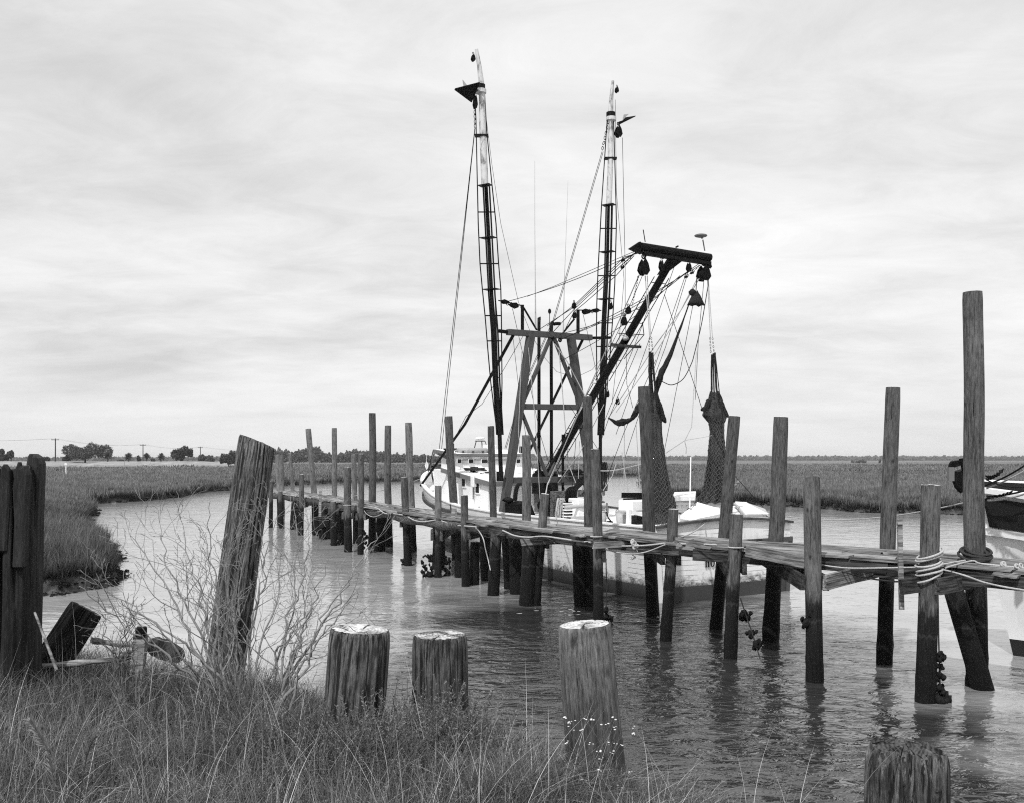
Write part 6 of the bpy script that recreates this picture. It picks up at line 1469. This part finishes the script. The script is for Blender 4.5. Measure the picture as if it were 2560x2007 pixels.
# ------------------------------------------------------------------ old posts on the near bank
MAT['top_rot'] = top_mat('rotted_end_grain', .015, .12)
MAT['top_mid'] = top_mat('mossy_end_grain', .16, .62)
def fpost(name, ut, vt, ub, vb, Y, wt, wb, label, mat, topm, seed, Yb=None, nseg=150, nz=110, depth=.014, ncr=16, jag=0., slant=(0, 0), rough=.04, domed=.004, hole=None, extend=.7, wob=.02, cat='piling', grp='old posts on the near bank', ragt=.006, erode=.05):
    tp = P(ut, vt, Y); bs = P(ub, vb, Yb or Y); ax = (bs-tp).normalized(); foot = bs+ax*extend; L = (tp-foot).length
    root = empty(name, foot, label, cat, grp)
    qq = (tp-foot).to_track_quat('Z', 'Y'); lx, ly = qq @ Vector((1, 0, 0)), qq @ Vector((0, 1, 0)); slant = (slant[0]*lx.x+slant[1]*lx.y, slant[0]*ly.x+slant[1]*ly.y)
    m = MB(); ring, c = post_mesh(m, L, wb*Y/FPX/2, wt*Y/FPX/2, seed, nseg, nz, rough, crack_field(seed, ncr), depth, wob, None, 'jag' if jag else 'flat', jag=jag, slant=slant, erode=erode)
    sh = m.build('shaft', MAT[mat]); m2 = MB(); cap_mesh(m2, ring, c, seed, domed, ragt, hole); cp = m2.build('end_grain', MAT[topm])
    for o in (sh, cp): o.parent = root
    root.rotation_euler = (tp-foot).to_track_quat('Z', 'Y').to_euler(); return root, tp, foot
fpost('old_piling', 643, 1102, 562, 1690, 8.2, 92, 98, 'tall thick weathered piling leaning right at left centre of the near bank', 'post_old', 'top_dark', 3, depth=.02, ncr=22, slant=(-.24, -.1))
fpost('old_piling', 903, 1572, 886, 1795, 5.6, 153, 150, 'stout stump with a sun-bleached white hollowed top, left of the pair', 'post_old', 'top', 11, depth=.016, ncr=26, hole=(-.02, .03, .03, .05))
fpost('old_piling', 1099, 1586, 1100, 1800, 5.95, 139, 143, 'narrower stump with a deep split and pale mossy cap, right of the pair', 'post_old', 'top_mid', 17, depth=.02, ncr=28, hole=(.02, .03, .02, .06))
fpost('old_piling', 1462, 1560, 1499, 2007, 5.55, 134, 160, 'tall clean round piling with a bright flat top at bottom centre', 'post_front', 'top', 23, depth=.008, ncr=12, nz=150, domed=.008, rough=.03)
fpost('old_piling', 2262, 1868, 2262, 2060, 4.1, 196, 214, 'heavily furrowed rotting stump cut off by the bottom right edge', 'post_old', 'top_rot', 31, depth=.075, ncr=42, jag=.012, domed=.01, ragt=.014, erode=.16, nseg=150, rough=.05)
r0, tp0, ft0 = fpost('old_piling', 18, 1172, 8, 1640, 6.8, 150, 158, 'huge dark broken post cut off by the left edge', 'post_dark', 'top_rot', 41, depth=.06, ncr=40, jag=.03, domed=-.02, ragt=.02, erode=.1)
mats_inv = (Matrix.Translation(r0.location) @ r0.rotation_euler.to_matrix().to_4x4()).inverted()
for poly, Y0, th_ in (([(62, 1700), (70, 1500), (69, 1330), (73, 1240), (70, 1188), (63, 1160), (68, 1136), (76, 1131), (82, 1138), (90, 1140), (97, 1158), (95, 1215), (92, 1300), (90, 1450), (86, 1560), (87, 1700)], 6.8, .12),
                      ([(28, 1420), (34, 1300), (30, 1220), (36, 1172), (44, 1150), (50, 1168), (62, 1160), (70, 1185), (66, 1260), (60, 1420)], 6.62, .06),
                      ([(-20, 1380), (-6, 1240), (0, 1168), (10, 1156), (20, 1172), (22, 1250), (14, 1380)], 6.6, .05)):
    m = MB(); q = [P(u+random.uniform(-1, 1), v, Y0) for u, v in poly]; m.prism(q, (0, th_, 0)); o = m.build('upright_splinter', MAT['post_dark'], bevel=.012); o.parent = r0; o.matrix_parent_inverse = mats_inv
fpost('old_piling', 216, 1520, 105, 1690, 7.3, 84, 92, 'short dark stump leaning far to the right beside the broken post', 'post_dark', 'top_dark', 47, depth=.03, ncr=24, slant=(.1, -.3), extend=.5)
m = MB(); m.tube(smooth_path([P(380, 1612, 8.1), P(410, 1622, 8.0), P(448, 1640, 7.9)], 4), [.06, .075, .085, .08, .09, .085, .08, .075, .06], 9); tag(m.build('driftwood_log', MAT['post_dark'], origin=P(410, 1615, 8)), 'low dark log lying behind the dry shrub', 'log')
st = empty('old_stake', P(345, 1720, 7.0), 'split pale wooden stake with a dark bolt head among the grass', 'stake')
m = MB(); m.beam(P(352, 1585, 7.0), P(340, 1730, 6.95), .09, .06, Vector((0, 1, 0))); m.build('stake', MAT['driftwood'], st)
m = MB(); m.box(P(353, 1578, 6.98), .035, .03, .035); m.build('bolt_head', MAT['iron'], st, bevel=.008)
for (a, b, w, h, lb) in (((230, 1600, 7.3), (372, 1612, 7.2), .05, .05, 'pale splintered rail lying left of the split stake'), ((60, 1668, 7.0), (330, 1640, 7.1), .05, .05, 'long low driftwood rail running to the broken post'), ((372, 1600, 7.3), (300, 1640, 7.0), .04, .04, 'thin slanting lath resting on the split stake')):
    m = MB(); pts = smooth_path([P(*a), P((a[0]+b[0])/2, (a[1]+b[1])/2+3, (a[2]+b[2])/2), P(*b)], 4); m.tube(pts, [w*.5*(1+.25*math.sin(i*2.1)) for i in range(len(pts))], 6); tag(m.build('driftwood_rail', MAT['driftwood'], origin=P(*a)), lb, 'driftwood')
m = MB(); m.tube([P(87, 1530, 6.5), P(112, 1595, 6.4), P(142, 1675, 6.3)], [.008, .010, .011], 7); tag(m.build('pale_stick', MAT['driftwood'], origin=P(142, 1675, 6.3)), 'straight pale stick propped against the broken post', 'stick')

# ------------------------------------------------------------------ bare shrubs
def twig(m, p, d_, L, r, depth, rnd):
    n = max(3, int(L/.06)); pts = [p]; rad = [r]; dd = d_.copy(); kids = []
    for i in range(n):
        dd = (dd+Vector((rnd.gauss(0, .19), rnd.gauss(0, .14), rnd.gauss(.02, .16)))).normalized(); p = p+dd*L/n; pts.append(p); rad.append(max(.0015, r*(1-.72*(i+1)/n)))
        if i > n*.18: kids.append((p, dd.copy(), (i+1)/n, rad[-1]))
    m.tube(pts, rad, 4 if r < .006 else 6, False)
    if depth > 0:
        k = min(len(kids), rnd.randint(3, 5) if depth > 1 else rnd.randint(2, 4))
        for (q, dq, f, rq) in rnd.sample(kids, k):
            side = dq.cross(Vector((0, 1, 0))).normalized()*(1 if rnd.random() < .5 else -1); nd = (dq*.8+side*rnd.uniform(.3, .75)+Vector((0, rnd.gauss(0, .3), rnd.uniform(-.05, .3)))).normalized()
            twig(m, q, nd, L*rnd.uniform(.28, .55)*(1.15-f*.4), rq*.75, depth-1, rnd)
def shrub(name, root_px, targets, label, mat, seed, r0=.012, depth=3):
    rnd = random.Random(seed); base = P(*root_px); r_ = empty(name, base, label, 'shrub', 'bare dead shrubs on the near bank')
    for i, (u, v, Y) in enumerate(targets):
        m = MB(); e = P(u, v, Y); st_ = base+Vector((rnd.uniform(-.1, .1), rnd.uniform(-.1, .1), -.1)); L = (e-st_).length; d_ = (e-st_).normalized()
        ctrl = smooth_path([st_, st_.lerp(e, .33)+Vector((rnd.uniform(-.06, .06), 0, rnd.uniform(.0, .1))), st_.lerp(e, .66)+Vector((rnd.uniform(-.06, .06), 0, rnd.uniform(.0, .08))), e], 7)
        ctrl = [c_+Vector((rnd.gauss(0, .011), rnd.gauss(0, .01), rnd.gauss(0, .009)))*min(1, i_/4) for i_, c_ in enumerate(ctrl)]; n = len(ctrl); rad = [max(.0016, 1.0*r0*rnd.uniform(.95, 1.05)*(1-.85*k/n)) for k in range(n)]; m.tube(ctrl, rad, 7, False)
        for k in range(int(n*.22), n-1):
            if rnd.random() < .46:
                dq = (ctrl[k+1]-ctrl[k-1]).normalized(); side = dq.cross(Vector((0, 1, 0))).normalized()*(1 if rnd.random() < .5 else -1)
                nd = (dq*.8+side*rnd.uniform(.25, .8)+Vector((0, rnd.gauss(0, .25), rnd.uniform(-.05, .3)))).normalized(); twig(m, ctrl[k], nd, L*rnd.uniform(.14, .34), rad[k]*.62, depth-1, rnd)
        m.build('branch', MAT[mat], r_)
    return r_
shrub('bare_shrub', (600, 1755, 6.6), [(195, 1465, 6.2), (262, 1470, 6.6), (330, 1340, 6.8), (400, 1330, 6.9), (445, 1335, 7.0), (300, 1500, 6.3), (500, 1400, 6.9)], 'large bare dead shrub fanning out to the left of the leaning piling', 'twig', 3, .0125)
shrub('bare_shrub', (612, 1745, 7.0), [(520, 1250, 7.1), (560, 1330, 7.2), (645, 1300, 7.3), (690, 1290, 7.2), (600, 1390, 7.0)], 'bare dead shrub rising in front of the leaning piling', 'twig', 8, .011)
shrub('bare_shrub', (668, 1735, 7.0), [(735, 1250, 7.4), (775, 1340, 7.3), (700, 1380, 7.2), (830, 1390, 7.2), (760, 1440, 7.0)], 'bare dead shrub between the leaning piling and the stump pair', 'twig', 15, .011)
shrub('bare_shrub', (700, 1765, 6.0), [(905, 1425, 6.2), (880, 1500, 6.1), (800, 1480, 6.1), (760, 1560, 6.0), (945, 1330, 6.4)], 'bare pale branches reaching over the water above the left stump', 'twig', 21, .012)
shrub('bare_shrub', (300, 1690, 6.9), [(250, 1530, 6.9), (330, 1480, 7.0), (385, 1490, 7.0), (350, 1560, 6.8), (230, 1590, 6.6)], 'low dark-twigged dead shrub behind the split stake', 'twig_dark', 29, .007, 3)

# ------------------------------------------------------------------ bank vegetation
def f_grass(m, i):
    for k in range(30):
        r = random.uniform(0, .07); a = random.uniform(0, 6.28)
        blade(m, (r*math.cos(a), r*math.sin(a), -.03), random.uniform(0, 6.28), random.uniform(.05, .55), random.uniform(.22, .55), random.uniform(.0025, .0048), random.uniform(.6, 2.3), 6)
def f_grass_fine(m, i):
    for k in range(26):
        r = random.uniform(0, .05); a = random.uniform(0, 6.28)
        blade(m, (r*math.cos(a), r*math.sin(a), -.03), random.uniform(0, 6.28), random.uniform(.2, .9), random.uniform(.3, .7), random.uniform(.0018, .003), random.uniform(.8, 2.6), 8)
def leafy(m, p0, d0, L, nl, ls, rnd=random):
    pts = [p0]; dd = d0.copy(); p = p0
    for i in range(6):
        dd = (dd+Vector((random.gauss(0, .13), random.gauss(0, .13), random.gauss(.03, .08)))).normalized(); p = p+dd*L/6; pts.append(p)
    m.tube(pts, [.0022*(1-.1*i) for i in range(7)], 3, False)
    for k in range(nl):
        f = random.uniform(.25, 1)*5.99; i = int(f); q = pts[i].lerp(pts[i+1], f-i); a = random.uniform(0, 6.28)
        o = (dd*.5+Vector((math.cos(a), math.sin(a), random.uniform(-.1, .6)))).normalized(); s_ = o.cross(Vector((random.gauss(0, 1), random.gauss(0, 1), random.gauss(0, 1)))).normalized(); l = ls*random.uniform(.5, 1.3)
        m.quad(q, q+o*l*.5-s_*l*.17, q+o*l, q+o*l*.5+s_*l*.17)
def f_weed(m, i):
    for k in range(7): a = random.uniform(0, 6.28); leafy(m, Vector((0, 0, -.02)), Vector((math.cos(a)*.5, math.sin(a)*.5, 1)).normalized(), random.uniform(.2, .44), 44, .014)
def f_weed_small(m, i):
    for k in range(9): a = random.uniform(0, 6.28); leafy(m, Vector((0, 0, -.02)), Vector((math.cos(a), math.sin(a), .8)).normalized(), random.uniform(.1, .26), 22, .018)
def f_stalk(m, i):
    for k in range(2): blade(m, (random.uniform(-.02, .02), 0, -.03), random.uniform(0, 6.28), random.uniform(.02, .3), random.uniform(.6, 1.0), .004, random.uniform(.2, 1.7), 9)
vg = variants('wiry_grass', f_grass, 8, MAT['dry_grass']); vgf = variants('fine_grass', f_grass_fine, 6, MAT['dry_grass'])
vw = variants('leafy_weed', f_weed, 6, MAT['weed']); vws = variants('small_weed', f_weed_small, 6, MAT['weed_dark']); vst = variants('tall_stalk', f_stalk, 6, MAT['bright_grass'])
def f_bright(m, i):
    for k in range(7):
        r = random.uniform(0, .06); a = random.uniform(0, 6.28)
        blade(m, (r*math.cos(a), r*math.sin(a), -.03), random.uniform(0, 6.28), random.uniform(.1, .8), random.uniform(.3, .66), random.uniform(.0016, .003), random.uniform(1.0, 3.4), 8)
def f_curl(m, i):
    for k in range(9):
        r = random.uniform(0, .08); a = random.uniform(0, 6.28)
        blade(m, (r*math.cos(a), r*math.sin(a), random.uniform(-.03, .12)), random.uniform(0, 6.28), random.uniform(.3, 1.2), random.uniform(.25, .5), random.uniform(.0018, .0032), random.uniform(-2.2, 4.2), 8, random.uniform(-.5, .5))
vcu = variants('curled_blades', f_curl, 8, MAT['curl_grass'])
vbr = variants('bright_blades', f_bright, 8, MAT['bright_grass'])
POSTS = [(tuple(P(u, v, Y).xy), r) for u, v, Y, r in ((890, 1790, 5.6, .2), (1100, 1790, 5.95, .18), (1499, 2000, 5.55, .2), (2262, 2050, 4.1, .2), (10, 1640, 6.8, .25), (562, 1690, 8.2, .2))]
def bank_pts(N, y0=2.9, y1=9.4, dmin=-.1, dmax=9, keep=None):
    Y = np.exp(np.random.uniform(math.log(y0), math.log(y1), N)); u = np.random.uniform(-160, 2700, N); x = (u-UC)*Y/FPX
    d_ = bank_d(x, Y); k = (d_ > dmin) & (d_ < dmax)
    for (px, py), r in POSTS: k &= np.hypot(x-px, Y-py) > r
    if keep is not None: k &= keep(x, Y, d_, u)
    x, Y = x[k], Y[k]; return np.stack([x, Y, bank_h(x, Y)], 1)
def grow(name, p, var, s0, s1, label, tilt=.12, hz=None):
    n = len(p); s = np.random.uniform(s0, s1, n); h = s if hz is None else s*hz(p)
    return scatter(name, p, np.stack([s, s, h], 1), np.stack([np.random.normal(0, tilt, n), np.random.normal(0, tilt, n), np.random.uniform(0, 6.28, n)], 1), var, label=label)
low = lambda p: np.clip(np.interp(p[:, 0], [-3, -1, -.2, .4, 1.5, 2.5], [1.2, 1.1, .8, .5, .5, .45]), .4, 1)
patch = lambda x, y, f, o: .5+.5*np.sin(x*f+o)*np.cos(y*f*1.3+o*2)
grow('bank_grass', bank_pts(15000, keep=lambda x, y, d_, u: np.random.uniform(0, 1, len(x)) < .35+.65*patch(x, y, 1.9, 1)), vg, .6, 1.15, 'wiry pale and dark grass covering the near bank', hz=low)
grow('bank_grass', bank_pts(9000, keep=lambda x, y, d_, u: np.random.uniform(0, 1, len(x)) < .3+.7*patch(x, y, 2.3, 4)), vgf, .6, 1.1, 'fine arching dry grass over the near bank', hz=low)
grow('leafy_weeds', bank_pts(9000, keep=lambda x, y, d_, u: (np.random.uniform(0, 1, len(x)) < .12+.75*patch(x, y, 1.6, 2.5)*(x > -2.2)) & ((x < .1) | (np.random.uniform(0, 1, len(x)) < .25))), vw, .55, 1.05, 'small-leaved weeds mixed with the bank grass', hz=low)
grow('leafy_weeds', bank_pts(9000, y1=7.4), vws, .6, 1.3, 'low dark weeds filling the foot of the bank grass', hz=low)
grow('bank_grass', bank_pts(16000, keep=lambda x, y, d_, u: np.random.uniform(0, 1, len(x)) < .45+.55*patch(x, y, 2.7, 5)), vbr, .6, 1.2, 'sun-bleached arching blades standing out of the bank grass', hz=low)
grow('bank_grass', bank_pts(9000, keep=lambda x, y, d_, u: np.random.uniform(0, 1, len(x)) < .3+.7*patch(x, y, 3.3, 2)), vcu, .6, 1.15, 'tangled curling dry grass over the near bank', hz=low)
grow('grass_stalks', bank_pts(420, keep=lambda x, y, d_, u: x < 1.4), vst, .6, 1.0, 'long single stalks arching above the bank grass')
# weeds standing against the stump pair
def around(u, v, Y, n, rx, ry):
    c = P(u, v, Y); x = c.x+np.random.normal(0, rx, n); y = c.y+np.random.normal(0, ry, n); return np.stack([x, y, np.maximum(bank_h(x, y), 1.55)], 1)
grow('leafy_weeds', np.concatenate([around(800, 1745, 5.25, 110, .16, .1), around(950, 1760, 5.2, 70, .16, .1), around(1060, 1760, 5.5, 90, .14, .06), around(1150, 1785, 5.4, 60, .12, .08)]), vw, .8, 1.35, 'taller weeds growing against the two stumps')
# flowering stalks before the tall round piling
fs_ = empty('flower_stalks', P(1480, 2000, 4.9), 'thin dry stalks with tiny pale seed heads before the tall round piling', 'wild flowers')
rnd = random.Random(12); ms, mf = MB(), MB()
for (u, v) in ((1412, 1790), (1420, 1812), (1432, 1806), (1463, 1795), (1418, 1855), (1447, 1828), (1480, 1800), (1512, 1808), (1533, 1793), (1543, 1816), (1584, 1815), (1588, 1834), (1525, 1858), (1495, 1876), (1478, 1860), (1530, 1880), (1550, 1861), (1503, 1895), (1458, 1945), (1468, 1951), (1478, 1955), (1492, 1963), (1573, 1927), (1549, 1966), (1500, 1925)):
    e = P(u, v, 5.0+rnd.uniform(-.1, .1)); s0 = P(1470+rnd.uniform(-60, 90), 2040, 4.95); ms.tube(smooth_path([s0, s0.lerp(e, .5)+Vector((rnd.uniform(-.04, .04), 0, .02)), e], 4), .0017, 4, False)
    for k in range(3): q = e+Vector((rnd.gauss(0, .010), rnd.gauss(0, .01), rnd.gauss(0, .006))); mf.ball(q, rnd.uniform(.003, .006), 6, 4, (1.3, 1.3, .7))
ms.build('stalk', MAT['weed'], fs_)['kind'] = 'stuff'; mf.build('seed_head', MAT['foam'], fs_)['kind'] = 'stuff'
# feathery weed heads close to the camera
def feather(pts, label, seed):
    rnd = random.Random(seed); q = smooth_path([P(*p) for p in pts], 8); r_ = empty('feathery_weed', q[0], label, 'weed', 'feathery weeds close to the camera')
    m = MB(); m.tube(q, .0022, 5, False); m.build('stem', MAT['weed'], r_); m = MB(); n = len(q)
    for k in range(300):
        f = rnd.uniform(.25, 1)*(n-1.01); i = int(f); p = q[i].lerp(q[i+1], f-i); a = rnd.uniform(0, 6.28); t_ = (q[min(i+1, n-1)]-q[i]).normalized(); s1 = t_.orthogonal().normalized(); s2 = t_.cross(s1)
        d_ = (t_*.9+(s1*math.cos(a)+s2*math.sin(a))*.8).normalized(); L = rnd.uniform(.02, .055)*(1.1-.5*f/n); w = d_.orthogonal().normalized()*.0011
        m.quad(p-w, p+d_*L*.5-w+Vector((0, 0, .002)), p+d_*L, p+w)
    m.build('leaves', MAT['twig'], r_)['kind'] = 'stuff'
feather([(190, 2080, 3.3), (215, 1900, 3.3), (245, 1830, 3.3), (300, 1745, 3.35)], 'feathery weed head leaning right near the lower left corner', 5)
feather([(150, 2080, 3.4), (125, 1900, 3.4), (100, 1840, 3.4), (75, 1800, 3.4)], 'feathery weed head leaning left near the lower left corner', 6)
# foam flecks drifting on the creek
m = MB(); rnd = random.Random(4)
for k in range(46):
    u = rnd.choice([rnd.gauss(1400, 60), rnd.gauss(1580, 30), rnd.gauss(1700, 30)]); v = 1146+rnd.gauss(382, 8)+(u-1400)*.06; p = G(u, v, .006); n = 7; rr_ = rnd.uniform(.01, .05)
    m.add([(p.x+rr_*rnd.uniform(.6, 2.2)*math.cos(2*math.pi*i/n), p.y+rr_*rnd.uniform(.5, .9)*math.sin(2*math.pi*i/n), .012) for i in range(n)], [tuple(range(n))])
o = m.build('foam_flecks', MAT['foam']); o['kind'] = 'stuff'; o['label'] = 'small white foam flecks drifting on the dark water below the hull'
